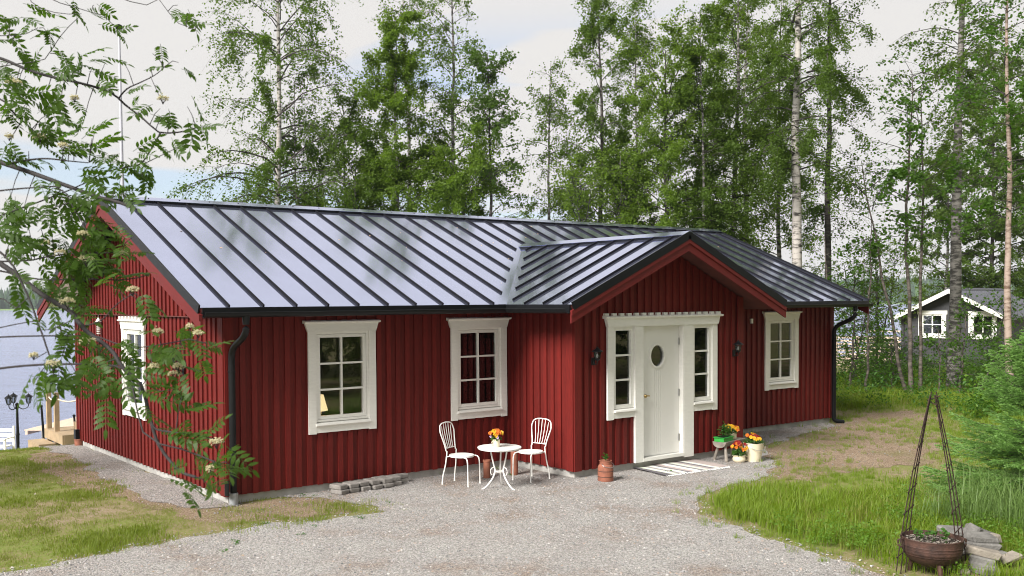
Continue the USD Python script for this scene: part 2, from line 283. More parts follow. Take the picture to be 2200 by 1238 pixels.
def lathe(profile, sides=24):
    """profile: (radius, z) pairs."""
    p = np.asarray(profile, float); n = len(p); an = np.arange(sides) * 2 * np.pi / sides
    v = np.stack([p[:, 0, None] * np.cos(an), p[:, 0, None] * np.sin(an), np.repeat(p[:, 1, None], sides, 1)], -1).reshape(-1, 3)
    i, j = np.meshgrid(np.arange(n - 1), np.arange(sides), indexing='ij'); j2 = (j + 1) % sides
    q = np.stack([i * sides + j, i * sides + j2, (i + 1) * sides + j2, (i + 1) * sides + j], -1).reshape(-1, 4)
    return v, np.vstack([q[:, [0, 1, 2]], q[:, [0, 2, 3]]])
def disc(r, z, sides=24, cx=0, cy=0):
    an = np.arange(sides) * 2 * np.pi / sides
    v = np.vstack([[cx, cy, z], np.stack([cx + r * np.cos(an), cy + r * np.sin(an), np.full(sides, z)], 1)])
    k = np.arange(sides)
    return v, np.stack([np.zeros(sides, int), k + 1, (k + 1) % sides + 1], 1)
def prism(poly, h0, h1, frame):
    """A polygon (u, v) between w = h0 and w = h1 in frame (origin, U, V, W)."""
    out = []
    for g in getattr(poly, 'geoms', [poly]):
        if g.is_empty or g.geom_type != 'Polygon' or g.area < 1e-6: continue
        m = trimesh.creation.extrude_polygon(shapely.geometry.polygon.orient(g), h1 - h0, engine='earcut')
        q = np.array(m.vertices); q[:, 2] += h0
        out.append((frame[0] + q[:, :1] * frame[1] + q[:, 1:2] * frame[2] + q[:, 2:3] * frame[3], np.array(m.faces)))
    return join(out) if out else None
def fbox(frame, u0, u1, v0, v1, w0, w1):
    q, f = bx(u0, u1, v0, v1, w0, w1)
    return frame[0] + q[:, :1] * frame[1] + q[:, 1:2] * frame[2] + q[:, 2:3] * frame[3], f
A = lambda *x: np.array(x, float)
Z = A(0, 0, 1)
# ------------------------------------------------------------------ ground, water, far shore
GZ = -0.11
def smax(d, k=1.2): return np.where(d > 8, d, k * np.log1p(np.exp(np.clip(d / k, -30, 30))) )
def height(x, y):
    x, y = np.asarray(x, float), np.asarray(y, float)
    w = np.clip((x - 12) / 12, 0, 1); w = w * w * (3 - 2 * w)
    k = 0.17 * (1 - w) + 0.03 * w
    h = GZ - k * np.maximum(0, y - 7.0 + 0.3 * np.exp(-np.abs(y - 7.0))) * np.where(y > 6.4, 1, 0) - 0.022 * np.maximum(0, x - 18) - 0.08 * np.maximum(0, y - 26)
    h = h - 0.03 * np.maximum(0, -x - 8)
    return np.maximum(h, -7.0 - 0 * x)
def axis(lo, hi, dlo, dhi, step):
    core = np.arange(dlo, dhi + 1e-6, step); g = 1.16; a = [dhi]; s = step
    while a[-1] < hi: s *= g; a.append(a[-1] + s)
    b = [dlo]; s = step
    while b[-1] > lo: s *= g; b.append(b[-1] - s)
    return np.r_[b[::-1], core[1:-1], a]
gx, gy = axis(-3500, 3500, -12, 34, 0.4), axis(-600, 3500, -14, 28, 0.4)
X, Y = np.meshgrid(gx, gy, indexing='xy'); H = height(X, Y)
flat = (Y < 6.6) & (X < 18) & (X > -8)
H = H + np.where(flat, 0, 0.05 * (meshkit.fbm(np.stack([X * 0.5, Y * 0.5, 0 * X], -1), 3) - 0.5) * (H > -6))
ny, nx = X.shape; i, j = np.meshgrid(np.arange(ny - 1), np.arange(nx - 1), indexing='ij'); a = (i * nx + j).ravel()
gf = np.vstack([np.stack([a, a + 1, a + nx + 1], 1), np.stack([a, a + nx + 1, a + nx], 1)])
put('/World', 'ground', (np.stack([X, Y, H], -1).reshape(-1, 3), gf), 'ground', smooth=True, kind='structure', label='worn lawn, soil and meadow around the red house')
put('/World', 'lake', (A([-5000, 9, -3.2], [6000, 9, -3.2], [6000, 9000, -3.2], [-5000, 9000, -3.2]), np.array([[0, 1, 2], [0, 2, 3]])), 'water', kind='structure', label='blue rippled lake behind the houses')

def ragged(poly, amp=0.09, step=0.14, seed=0):
    ring = Polygon(poly).buffer(0.05).exterior; n = int(ring.length / step)
    p = np.array([ring.interpolate(k / n, normalized=True).coords[0] for k in range(n)])
    q = meshkit.fbm(np.stack([p[:, 0] * 2.3, p[:, 1] * 2.3, np.full(n, seed)], 1), 4) - 0.5
    q2 = meshkit.fbm(np.stack([p[:, 0] * 2.3, p[:, 1] * 2.3, np.full(n, seed + 9.5)], 1), 4) - 0.5
    return Polygon(p + np.stack([q, q2], 1) * amp * 5).buffer(0)
def sheet(name, poly, z, mat, label, kind='structure'):
    out = []
    for g in getattr(poly, 'geoms', [poly]):
        v, f = trimesh.creation.triangulate_polygon(g, engine='earcut')
        out.append((np.c_[v, np.full(len(v), z)], f[:, [0, 1, 2]]))
    v, f = join(out)
    n = np.cross(v[f[:, 1]] - v[f[:, 0]], v[f[:, 2]] - v[f[:, 0]])[:, 2]
    f[n < 0] = f[n < 0][:, ::-1]
    return put('/World', name, (v, f), mat, kind=kind, label=label)
drive_poly = ragged([(-9, -11), (-7, -5.2), (-4.37, -3.39), (-3.07, -1.85), (-2.24, -1.68), (-0.99, -1.5), (-0.15, -1.42), (0.53, -1.72), (1.37, -1.75), (1.43, -1.15), (1.25, -0.45), (0.85, 0.03), (13.3, 0.03), (13.1, -0.34), (10.9, -0.78), (9.3, -1.25), (8.3, -2.3), (7.6, -2.75), (6.87, -3.15), (6.10, -3.13), (5.28, -3.32), (4.51, -3.78), (4.14, -4.43), (3.88, -5.17), (3.76, -5.86), (3.7, -6.55), (3.5, -7.14), (3.9, -8.6), (3.5, -16), (-9, -16)], seed=1)
sheet('gravel_drive', drive_poly, GZ + 0.008, 'gravel', 'pale crushed-stone gravel yard in front of the red house')
strip_poly = ragged([(0.03, 6.9), (0.03, -0.12), (-0.33, 0.0), (-0.62, 0.5), (-0.66, 1.9), (-0.52, 4.31), (-0.52, 6.9)], amp=0.11, seed=4)
dirt_poly = ragged([(-1.0, 6.2), (-0.3, 6.6), (-0.3, -0.1), (0.75, -0.15), (1.2, -0.6), (1.1, -1.35), (0.3, -1.2), (-0.35, -0.9), (-0.95, 0.45), (-1.1, 2.4), (-1.25, 4.0)], amp=0.14, seed=7)
sheet('dirt_strip', dirt_poly, GZ + 0.004, 'dirt', 'brown dry earth strip along the left gable wall')
sheet('gravel_strip', strip_poly, GZ + 0.012, 'gravel_grey', 'grey gravel strip at the foot of the left gable wall')
path_poly = ragged([(8.5, -2.3), (9.4, -1.5), (11.48, -0.85), (13.6, -0.2), (14.86, 0.35), (16.6, 0.1), (16.0, -1.0), (13.6, -1.7), (13.0, -2.6), (11.68, -3.2), (9.66, -3.9), (8.4, -3.6), (7.0, -3.6), (7.3, -2.9)], amp=0.2, seed=12)
sheet('dirt_path', path_poly, GZ + 0.004, 'dirt', 'bare brown earth path at the right end of the red house')

# far shore: a low reedy bank with a wooded hill behind it, across the lake
az = np.radians(np.linspace(-25, 115, 141)); dist = np.array([880, 884, 900, 960, 1080, 1300, 1700, 2600.0])
hz = np.array([-3.6, -2.6, -2.2, -1.0, 4, 10, 14, 4.0]); rise = 0.75 + 0.9 * np.clip((np.degrees(az) - 25) / 40, 0, 1) + 0.25 * np.sin(az * 9) + 0.12 * np.sin(az * 23)
D, AZ = np.meshgrid(dist, az, indexing='xy'); HH = np.where(hz[None] > 0, hz[None] * rise[:, None], hz[None])
hv = np.stack([CAM[0] + D * np.sin(AZ), CAM[1] + D * np.cos(AZ), HH], -1)
def gridf(m, n):
    i, j = np.meshgrid(np.arange(m - 1), np.arange(n - 1), indexing='ij'); a = (i * n + j).ravel()
    return np.vstack([np.stack([a, a + n + 1, a + 1], 1), np.stack([a, a + n, a + n + 1], 1)])
put('/World', 'far_shore', (hv[:, :4].reshape(-1, 3), gridf(len(az), 4)), 'shore', kind='structure', label='light green reedy bank across the lake')
put('/World', 'hills', (hv[:, 3:].reshape(-1, 3), gridf(len(az), 5)), 'hill', kind='structure', label='low wooded hills across the lake')
def scatter(name, protos, where, scales, rots, idx, label, tilt=None):
    """One PointInstancer of alike small pieces nobody could count."""
    path = numbered('/World', name); pi = UsdGeom.PointInstancer.Define(stage, path)
    rel = pi.CreatePrototypesRel()
    for k, (mesh, mat, sm_) in enumerate(protos):
        pp = f'{path}/piece_{k:03d}' if k else f'{path}/piece'
        usdkit.mesh(stage, pp, mesh, M[mat], sm_); rel.AddTarget(pp)
    n = len(where)
    pi.CreatePositionsAttr(Vt.Vec3fArray.FromNumpy(np.asarray(where, np.float32)))
    s = np.asarray(scales, np.float32); s = np.repeat(s[:, None], 3, 1) if s.ndim == 1 else s
    pi.CreateScalesAttr(Vt.Vec3fArray.FromNumpy(s))
    q = np.zeros((n, 4)); q[:, 0] = np.cos(rots / 2); q[:, 3] = np.sin(rots / 2)
    if tilt is not None:
        tx = rng.normal(0, tilt, n); ty = rng.normal(0, tilt, n)
        a, b = np.cos(tx / 2), np.sin(tx / 2); cy_, sy_ = np.cos(ty / 2), np.sin(ty / 2)
        t = np.stack([a * cy_, b * cy_, a * sy_, b * sy_], 1)
        w0, x0, y0, z0 = q.T; w1, x1, y1, z1 = t.T
        q = np.stack([w0*w1-x0*x1-y0*y1-z0*z1, w0*x1+x0*w1+y0*z1-z0*y1, w0*y1-x0*z1+y0*w1+z0*x1, w0*z1+x0*y1-y0*x1+z0*w1], 1)
    pi.CreateOrientationsAttr([Gf.Quath(float(a), float(b), float(c), float(d)) for a, b, c, d in q])
    pi.CreateProtoIndicesAttr(Vt.IntArray.FromNumpy(np.asarray(idx, np.int32)))
    data(pi.GetPrim(), label, None, None, 'stuff')
def conifer(seed, h=14.0):
    r = np.random.default_rng(seed); rings = []
    for k in range(6):
        z = h * (0.08 + 0.92 * k / 6); rad = h * 0.17 * (1 - k / 6.3)
        an = np.arange(7) * 2 * np.pi / 7 + r.uniform(0, 6)
        v = np.vstack([[0, 0, min(h, z + h * 0.30)], np.stack([rad * r.uniform(0.7, 1.2, 7) * np.cos(an), rad * r.uniform(0.7, 1.2, 7) * np.sin(an), np.full(7, z) - r.uniform(0, 0.5, 7)], 1)])
        k2 = np.arange(7); rings.append((v, np.stack([np.zeros(7, int), k2 + 1, (k2 + 1) % 7 + 1], 1)))
    return join(rings)
def roundtree(seed, h=11.0):
    r = np.random.default_rng(seed); m = trimesh.creation.icosphere(2); v = np.array(m.vertices)
    v *= (0.75 + 0.5 * meshkit.noise(v * 2.2 + seed * 3.1))[:, None]; v[:, 2] = v[:, 2] * h * 0.45 + h * 0.5; v[:, :2] *= h * 0.28
    return v, np.array(m.faces)
n = 9000
fa = np.radians(rng.uniform(-5, 80, n)); fd = 900 + 700 * rng.uniform(0, 1, n) ** 2.2
fh = np.array([np.interp(d, dist, hz) for d in fd]); fr = np.interp(fa, az, rise)
fp = np.stack([CAM[0] + fd * np.sin(fa), CAM[1] + fd * np.cos(fa), np.where(fh > 0, fh * fr, fh) - 0.4], 1)
scatter('far_forest', [(conifer(1), 'far_tree', False), (conifer(2), 'far_tree', False), (roundtree(3), 'far_tree', True)], fp, rng.uniform(0.6, 1.25, n), rng.uniform(0, 6.28, n), rng.choice(3, n, p=[0.42, 0.38, 0.2]), 'dark mixed forest covering the far shore')

# ------------------------------------------------------------------ the red house
L, D_, HE, OE, ZR, OG = 13.44, 6.94, 2.447, 0.493, 4.126, 0.518
PX1, PX2, PP, OG2, ZRP = 4.759, 8.595, 1.446, 0.509, 3.506
PM, PHW = (PX1 + PX2) / 2, (PX2 - PX1) / 2 + OE
S1 = (ZR - HE) / (D_ / 2 + OE); S2 = (ZRP - HE) / PHW
house = thing('red_house', 'red board-clad wooden house with dark standing-seam metal roof and gabled porch', 'house')
F_FRONT = (A(0, 0, 0), A(1, 0, 0), Z, A(0, -1, 0))
F_GABLE = (A(0, D_, 0), A(0, -1, 0), Z, A(-1, 0, 0))
F_PORCH = (A(0, -PP, 0), A(1, 0, 0), Z, A(0, -1, 0))
F_PSIDE = (A(PX1, 0, 0), A(0, -1, 0), Z, A(-1, 0, 0))
F_PSIDE2 = (A(PX2, -PP, 0), A(0, 1, 0), Z, A(1, 0, 0))
F_RIGHT = (A(L, 0, 0), A(0, 1, 0), Z, A(1, 0, 0))
F_BACK = (A(L, D_, 0), A(-1, 0, 0), Z, A(0, 1, 0))
TH = 0.16   # thickness of the walls
def wall(name, frame, outline, holes, boards=True, proud=0.0, pitch=0.16, bw=0.075, phase=0.0, core=True, v0=0.0):
    w = sub(house, name)
    solid = Polygon(outline)
    for h in holes: solid = solid.difference(sbox(*h))
    if core:
        usdkit.mesh(stage, w + '/sheathing', prism(solid, -TH, -0.028, frame), M['red_back'])
    u0, _, u1, top = Polygon(outline).bounds
    if not boards: return w
    k = -1
    while phase + k * pitch < u1 + pitch:
        c = phase + k * pitch; k += 1
        b = solid.intersection(sbox(c + 0.003, -5, c + pitch - 0.003, 20))
        for g in getattr(b, 'geoms', [b]):
            m = prism(g, proud - 0.0275, proud - 0.008 + float(rng.uniform(-0.0015, 0.0015)), frame)
            if m: put(w, 'board', m, 'red_back')
        dv = float(rng.uniform(-0.004, 0.004))
        b = solid.intersection(sbox(max(c - bw / 2, u0 + 0.002), -5, c + bw / 2, 20)) if c + bw / 2 > u0 + 0.01 else Polygon()
        for g in getattr(b, 'geoms', [b]):
            m = prism(g, proud - 0.0075, proud + 0.014 + float(rng.uniform(-0.002, 0.002)), frame)
            if m: put(w, 'batten', (m[0] + np.array([0, 0, dv]), m[1]), 'red')
    return w
W_OPEN = (0.10, 0.14, -0.10, -0.02)
def hole(u0, v0, u1, v1): return (u0 + 0.10, v0 + 0.14, u1 - 0.10, v1 - 0.14)
zt = lambda y: HE + S1 * (y + OE) - 0.16      # underside of the roof above the wall
topf = zt(0.0)
wins_front = [(1.18, 0.70, 2.25, 2.245), (3.57, 0.70, 4.64, 2.245), (11.14, 0.70, 12.21, 2.245)]
wall('front_wall', F_FRONT, [(0, 0), (L, 0), (L, topf), (0, topf)], [hole(*w) for w in wins_front] + [(PX1 + 0.05, -1, PX2 - 0.05, 3)], phase=0.08)
JOINT = 2.345
gout = [(0, 0), (D_, 0), (D_, topf), (D_ / 2, zt(D_ / 2)), (0, topf)]
wins_gable = [(D_ - 4.10, 0.70, D_ - 3.00, 2.245)]
low = Polygon(gout).intersection(sbox(-1, 0, 20, JOINT)); high = Polygon(gout).intersection(sbox(-1, JOINT - 0.02, 20, 9))
wall('gable_wall', F_GABLE, list(low.exterior.coords), [hole(*w) for w in wins_gable], phase=0.07)
wall('upper_gable_wall', F_GABLE, list(high.exterior.coords), [], phase=0.07, proud=0.032)
ztp = lambda x: HE + S2 * (PHW - abs(x - PM)) - 0.15
pholes = [(5.51, 0.84, 5.98, 2.09), (6.16, 0.02, 7.08, 2.10), (7.30, 0.84, 7.82, 2.09)]
wall('porch_wall', F_PORCH, [(PX1, 0), (PX2, 0), (PX2, ztp(PX2)), (PM, ztp(PM)), (PX1, ztp(PX1))], pholes, phase=PX1 + 0.08)
wall('porch_side_wall', F_PSIDE, [(0, 0), (PP - 0.03, 0), (PP - 0.03, ztp(PX1)), (0, ztp(PX1))], [], phase=0.02, bw=0.07)
for nm, fr, pts in (('porch_end_wall', F_PSIDE2, [(0.03, 0), (PP, 0), (PP, ztp(PX2)), (0.03, ztp(PX2))]), ('end_wall', F_RIGHT, [(0, 0), (D_, 0), (D_, topf), (D_ / 2, zt(D_ / 2)), (0, topf)]), ('back_wall', F_BACK, [(0, 0), (L, 0), (L, topf), (0, topf)])):
    w = sub(house, nm); usdkit.mesh(stage, w + '/sheathing', prism(Polygon(pts), -TH, 0.0, fr), M['red'])
# corner boards
for fr, u, w_, h in ((F_FRONT, 0.0, 0.11, topf), (F_FRONT, L - 0.11, 0.11, topf), (F_PORCH, PX1, 0.12, ztp(PX1 + .06)), (F_PORCH, PX2 - 0.12, 0.12, ztp(PX2 - .06))):
    put(house, 'corner_board', fbox(fr, u - 0.018, u + w_, -0.004, h, 0.012, 0.034), 'red')
put(house, 'corner_board', fbox(F_GABLE, D_ - 0.12, D_ + 0.011, -0.004, topf - 0.02, 0.012, 0.034), 'red')
put(house, 'corner_board', fbox(F_PSIDE, PP - 0.13, PP + 0.010, -0.004, ztp(PX1) - 0.01, 0.012, 0.034), 'red')
put(house, 'drip_rail', fbox(F_GABLE, 0.02, D_ - 0.12, JOINT - 0.035, JOINT - 0.021, 0.017, 0.05), 'soffit')
# foundation
fp_ = Polygon([(0, 0), (PX1, 0), (PX1, -PP), (PX2, -PP), (PX2, 0), (L, 0), (L, D_), (0, D_)]).buffer(-0.035, join_style=2)
fr0 = (A(0, 0, 0), A(1, 0, 0), A(0, 1, 0), Z)
put(house, 'foundation', prism(fp_, -0.60, -0.002, fr0), 'concrete')
put(house, 'inner_floor', prism(fp_.buffer(-0.16), 0.0, 0.03, fr0), 'inner_floor')
# inside
put(house, 'ceiling', prism(fp_.buffer(-0.2, join_style=2), 2.34, 2.37, fr0), 'inner')
for x0, x1, y0, y1, m in ((0.2, 13.2, 4.2, 4.28, 'inner'), (2.9, 2.98, 0.2, 4.2, 'inner'), (5.05, 5.13, 0.2, 4.2, 'inner_red'), (9.2, 9.28, 0.2, 4.2, 'inner'), (5.13, 9.2, 1.5, 1.58, 'inner_red'), (2.98, 5.05, 2.2, 2.28, 'inner_red'), (9.28, 13.2, 2.8, 2.88, 'inner')):
    put(house, 'inner_wall', bx(x0, x1, y0, y1, 0.031, 2.339), m)

# ---- windows
def window(frame, u0, v0, u1, v1, cols=2, rows=3, teeth=False, name='window'):
    """u0..u1 x v0..v1: the outside of the white casing, its head board included."""
    w = sub(house, name); W = 0.115; f = frame
    hb = v1 - 0.15
    p = lambda nm, m, mat='white', lab=None: put(w, nm, m, mat, label=lab)
    p('casing', fbox(f, u0, u0 + W, v0, hb, 0.008, 0.040)); p('casing', fbox(f, u1 - W, u1, v0, hb, 0.008, 0.040))
    p('apron', fbox(f, u0 + W, u1 - W, v0 + 0.012, v0 + 0.105, 0.008, 0.036))
    p('head_board', prism(Polygon([(u0 - 0.004, hb + 0.001), (u1 + 0.004, hb + 0.001), (u1 + 0.045, v1 - 0.03), (u0 - 0.045, v1 - 0.03)]), 0.008, 0.046, f))
    cap = Polygon([(0.0, v1 - 0.030), (0.060, v1 - 0.030), (0.082, v1 - 0.018), (0.082, v1 - 0.004), (0.0, v1 + 0.012)])
    fc = (f[0] + f[1] * (u0 - 0.065), f[3], f[2], f[1])
    m = prism(cap, 0, u1 - u0 + 0.13, fc); p('head_cap', (m[0], m[1][:, ::-1]))
    sv = v0 + 0.105
    sill = Polygon([(-0.02, sv), (0.062, sv), (0.072, sv + 0.010), (0.066, sv + 0.030), (-0.02, sv + 0.052)])
    fs = (f[0] + f[1] * (u0 + W - 0.008), f[3], f[2], f[1]); m = prism(sill, 0, u1 - u0 - 2 * W + 0.016, fs); p('sill', (m[0], m[1][:, ::-1]))
    a, b, c, d = u0 + W, u1 - W, sv + 0.055, hb
    ring = lambda a, b, c, d, t: sbox(a, c, b, d).difference(sbox(a + t, c + t, b - t, d - t))
    p('frame', prism(ring(a, b, c, d, 0.03), -0.12, 0.018, f))
    p('sash', prism(ring(a + 0.034, b - 0.034, c + 0.034, d - 0.034, 0.045), -0.055, 0.010, f))
    ga, gb, gc, gd = a + 0.079, b - 0.079, c + 0.079, d - 0.079
    mw = 0.026
    for k in range(1, cols):
        x = ga + (gb - ga) * k / cols; p('muntin', fbox(f, x - mw / 2, x + mw / 2, gc, gd, -0.04, 0.004))
    for k in range(1, rows):
        y = gc + (gd - gc) * k / rows; p('muntin', fbox(f, ga, gb, y - mw / 2, y + mw / 2, -0.038, 0.0025))
    for ci in range(cols):
        for ri in range(rows):
            xa, xb = ga + (gb - ga) * ci / cols, ga + (gb - ga) * (ci + 1) / cols; ya, yb = gc + (gd - gc) * ri / rows, gc + (gd - gc) * (ri + 1) / rows
            q, fa_ = fbox(f, xa + 0.004, xb - 0.004, ya + 0.004, yb - 0.004, -0.026, -0.022)
            p('pane', (q, fa_), 'pane')
    if teeth:
        x = u0 - 0.05
        while x < u1 + 0.04:
            p('tooth', fbox(f, x, x + 0.055, v1 + 0.004, v1 + 0.055, 0.017, 0.060)); x += 0.16
    return w
for w_ in wins_front: window(F_FRONT, *w_)
window(F_GABLE, *wins_gable[0], teeth=True)

# ---- the entrance: door with two side lights under one head
e = sub(house, 'entrance'); f = F_PORCH
p = lambda nm, m, mat='white', lab=None: put(e, nm, m, mat, label=lab)
p('casing', fbox(f, 5.41, 5.535, 0.70, 2.10, 0.008, 0.042)); p('casing', fbox(f, 7.80, 7.92, 0.69, 2.10, 0.008, 0.042))
p('door_casing', fbox(f, 5.985, 6.165, 0.0, 2.10, 0.008, 0.052)); p('door_casing', fbox(f, 7.105, 7.325, -0.02, 2.10, 0.008, 0.052))
p('apron', fbox(f, 5.535, 5.985, 0.715, 0.805, 0.008, 0.038)); p('apron', fbox(f, 7.325, 7.80, 0.70, 0.80, 0.008, 0.038))
p('head_board', prism(Polygon([(5.405, 2.101), (7.925, 2.101), (7.965, 2.225), (5.365, 2.225)]), 0.008, 0.062, f))
cap = Polygon([(0.0, 2.226), (0.085, 2.226), (0.105, 2.238), (0.105, 2.256), (0.0, 2.272)])
m = prism(cap, 0, 2.68, (f[0] + f[1] * 5.325, f[3], f[2], f[1])); p('head_cap', (m[0], m[1][:, ::-1]))
x = 5.335
while x < 7.97:
    p('tooth', fbox(f, x, x + 0.085, 2.262, 2.305, 0.017, 0.06)); x += 0.16
p('reveal', fbox(f, 7.075, 7.1045, 0.02, 2.10, -0.11, 0.050)); p('reveal', fbox(f, 6.1655, 6.180, 0.02, 2.10, -0.11, 0.008)); p('reveal', fbox(f, 6.18, 7.075, 2.092, 2.1005, -0.11, 0.045))
p('threshold', fbox(f, 6.166, 7.104, 0.005, 0.055, -0.11, 0.055))
for a, b in ((5.536, 5.984), (7.326, 7.80)):
    sill = Polygon([(-0.02, 0.806), (0.064, 0.806), (0.074, 0.816), (0.068, 0.838), (-0.02, 0.856)])
    m = prism(sill, 0, b - a, (f[0] + f[1] * a, f[3], f[2], f[1])); p('sill', (m[0], m[1][:, ::-1]))
    ring = sbox(a, 0.857, b, 2.10).difference(sbox(a + 0.062, 0.915, b - 0.062, 2.04))
    p('sash', prism(ring, -0.06, 0.016, f))
    for k in range(3):
        y0, y1 = 0.915 + 1.125 * k / 3, 0.915 + 1.125 * (k + 1) / 3
        p('pane', fbox(f, a + 0.06, b - 0.06, y0 + 0.002, y1 - 0.002, -0.026, -0.022), 'pane')
        if k: p('muntin', fbox(f, a + 0.062, b - 0.062, y0 - 0.014, y0 + 0.014, -0.045, 0.006))
door = sub(house, 'door')
th = np.linspace(0, 2 * np.pi, 41)[:-1]
oval = Polygon(np.stack([6.565 + 0.150 * np.cos(th), 1.625 + 0.165 * np.sin(th)], 1))
leaf = sbox(6.186, 0.062, 7.070, 2.088).difference(oval)
for xg in (6.515, 6.555, 6.60, 6.64): leaf = leaf.difference(sbox(xg - 0.0035, 0.09, xg + 0.0035, 1.40))
put(door, 'leaf', prism(leaf, -0.085, -0.04, f), 'door_white')
put(door, 'leaf_core', prism(sbox(6.19, 0.066, 7.066, 2.084).difference(oval), -0.090, -0.046, f), 'door_white')
big = Polygon(np.stack([6.565 + 0.182 * np.cos(th), 1.625 + 0.197 * np.sin(th)], 1))
put(door, 'oval_ring', prism(big.difference(oval.buffer(0.002)), -0.0395, -0.024, f), 'white')
put(door, 'oval_pane', prism(oval.buffer(0.01), -0.070, -0.066, f), 'pane')
q = lathe([(0.0, 0), (0.030, 0.0), (0.030, 0.008), (0.010, 0.012), (0.010, 0.045), (0.026, 0.055), (0.030, 0.07), (0.022, 0.085), (0.0, 0.088)], 16)
put(door, 'handle', (A(6.232, -PP + 0.04, 1.015) + rot(q[0], [1, 0, 0], math.pi / 2), q[1]), 'brass', smooth=40)
put(door, 'lever', tube([(6.232, -PP - 0.025, 1.015), (6.27, -PP - 0.030, 1.017), (6.325, -PP - 0.027, 1.012)], [0.012, 0.011, 0.009], 8), 'brass', smooth=40)
for z in (1.84, 1.02, 0.30):
    put(door, 'hinge', tube([(7.062, -PP + 0.03, z - 0.055), (7.062, -PP + 0.03, z + 0.055)], 0.013, 8), 'steel', smooth=40)

# ---- roof: deck, sheet panels between the standing seams, ridge caps, valley, edge trim
roof = sub(house, 'roof')
gab = Polygon([(-OE, HE - 0.012), (D_ / 2, ZR - 0.012), (D_ + OE, HE - 0.012), (D_ + OE, HE - 0.13), (D_ / 2, ZR - 0.14), (-OE, HE - 0.13)])
m = prism(gab, 0, L + 2 * OG - 0.06, (A(-OG + 0.03, 0, 0), A(0, 1, 0), Z, A(1, 0, 0))); usdkit.mesh(stage, roof + '/roof_deck', m, M['soffit'])
ym = (ZRP - HE) / S1 - OE
yf = -PP - OG2
pg = Polygon([(PM - PHW, HE - 0.012), (PM, ZRP - 0.012), (PM + PHW, HE - 0.012), (PM + PHW, HE - 0.12), (PM, ZRP - 0.13), (PM - PHW, HE - 0.12)])
m = prism(pg, 0, ym - yf - 0.03, (A(0, ym, 0), A(1, 0, 0), Z, A(0, -1, 0))); put(roof, 'roof_deck', m, 'soffit')
cs = 1 / math.sqrt(1 + S1 * S1)
F_MAIN = (A(0, -OE, HE), A(1, 0, 0), A(0, cs, S1 * cs), A(0, -S1 * cs, cs)); RL = (D_ / 2 + OE) / cs
c2 = 1 / math.sqrt(1 + S2 * S2)
F_PL = (A(PM - PHW, 0, HE), A(0, -1, 0), A(c2, 0, S2 * c2), A(-S2 * c2, 0, c2)); RP = PHW / c2
F_PR = (A(PM + PHW, 0, HE), A(0, 1, 0), A(-c2, 0, S2 * c2), A(S2 * c2, 0, c2))
F_REAR = (A(0, D_ + OE, HE), A(-1, 0, 0), A(0, -cs, S1 * cs), A(0, S1 * cs, cs))
vy = (ym + OE) / cs
tri = Polygon([(PM - PHW, -0.5), (PM - PHW, 0), (PM, vy), (PM + PHW, 0), (PM + PHW, -0.5)])
tri_big = Polygon([(PM - PHW - 0.16, -0.5), (PM - PHW - 0.16, 0), (PM, vy + 0.14), (PM + PHW + 0.16, 0), (PM + PHW + 0.16, -0.5)])
seams = np.arange(-0.14 - 0.463, L + OG + 0.4, 0.463)
xs = np.r_[-OG, [s for s in seams if -OG + 0.05 < s < L + OG - 0.05], L + OG]
def seam_mesh(frame, u, v0, v1, h=0.034, t=0.0105):
    return fbox(frame, u - t, u + t, v0, v1, 0.004, h)
for a, b in zip(xs[:-1], xs[1:]):
    g = sbox(a + 0.001, 0.0, b - 0.001, RL - 0.004).difference(tri)
    for gg in getattr(g, 'geoms', [g]):
        m = prism(gg, -0.006, 0.004, F_MAIN)
        if m is None: continue
        # thin sheets oilcan slightly: each panel leans by a hair of its own
        rel = (m[0] - F_MAIN[0]) @ F_MAIN[1]; lean_ = float(rng.normal(0, 0.0035)); sag = float(rng.normal(0, 0.0008))
        m = (m[0] + F_MAIN[3] * ((rel - (a + b) / 2) * lean_ + sag)[:, None], m[1])
        put(roof, 'roof_panel', m, 'roof')
for s in xs[1:-1]:
    ln = shapely.LineString([(s, 0.0), (s, RL - 0.02)]).difference(tri_big)
    for g in getattr(ln, 'geoms', [ln]):
        if g.is_empty or g.length < 0.05: continue
        y0, y1 = sorted([g.coords[0][1], g.coords[-1][1]]); put(roof, 'standing_seam', seam_mesh(F_MAIN, s, y0, y1), 'seam')
# valley sheets
put(roof, 'valley_sheet', prism(Polygon([(PM - PHW - 0.15, 0), (PM - PHW + 0.012, 0), (PM, vy), (PM, vy + 0.13)]), 0.0045, 0.0075, F_MAIN), 'roof')
put(roof, 'valley_sheet', prism(Polygon([(PM + PHW + 0.15, 0), (PM + PHW - 0.012, 0), (PM, vy), (PM, vy + 0.13)]), 0.0045, 0.0075, F_MAIN), 'roof')
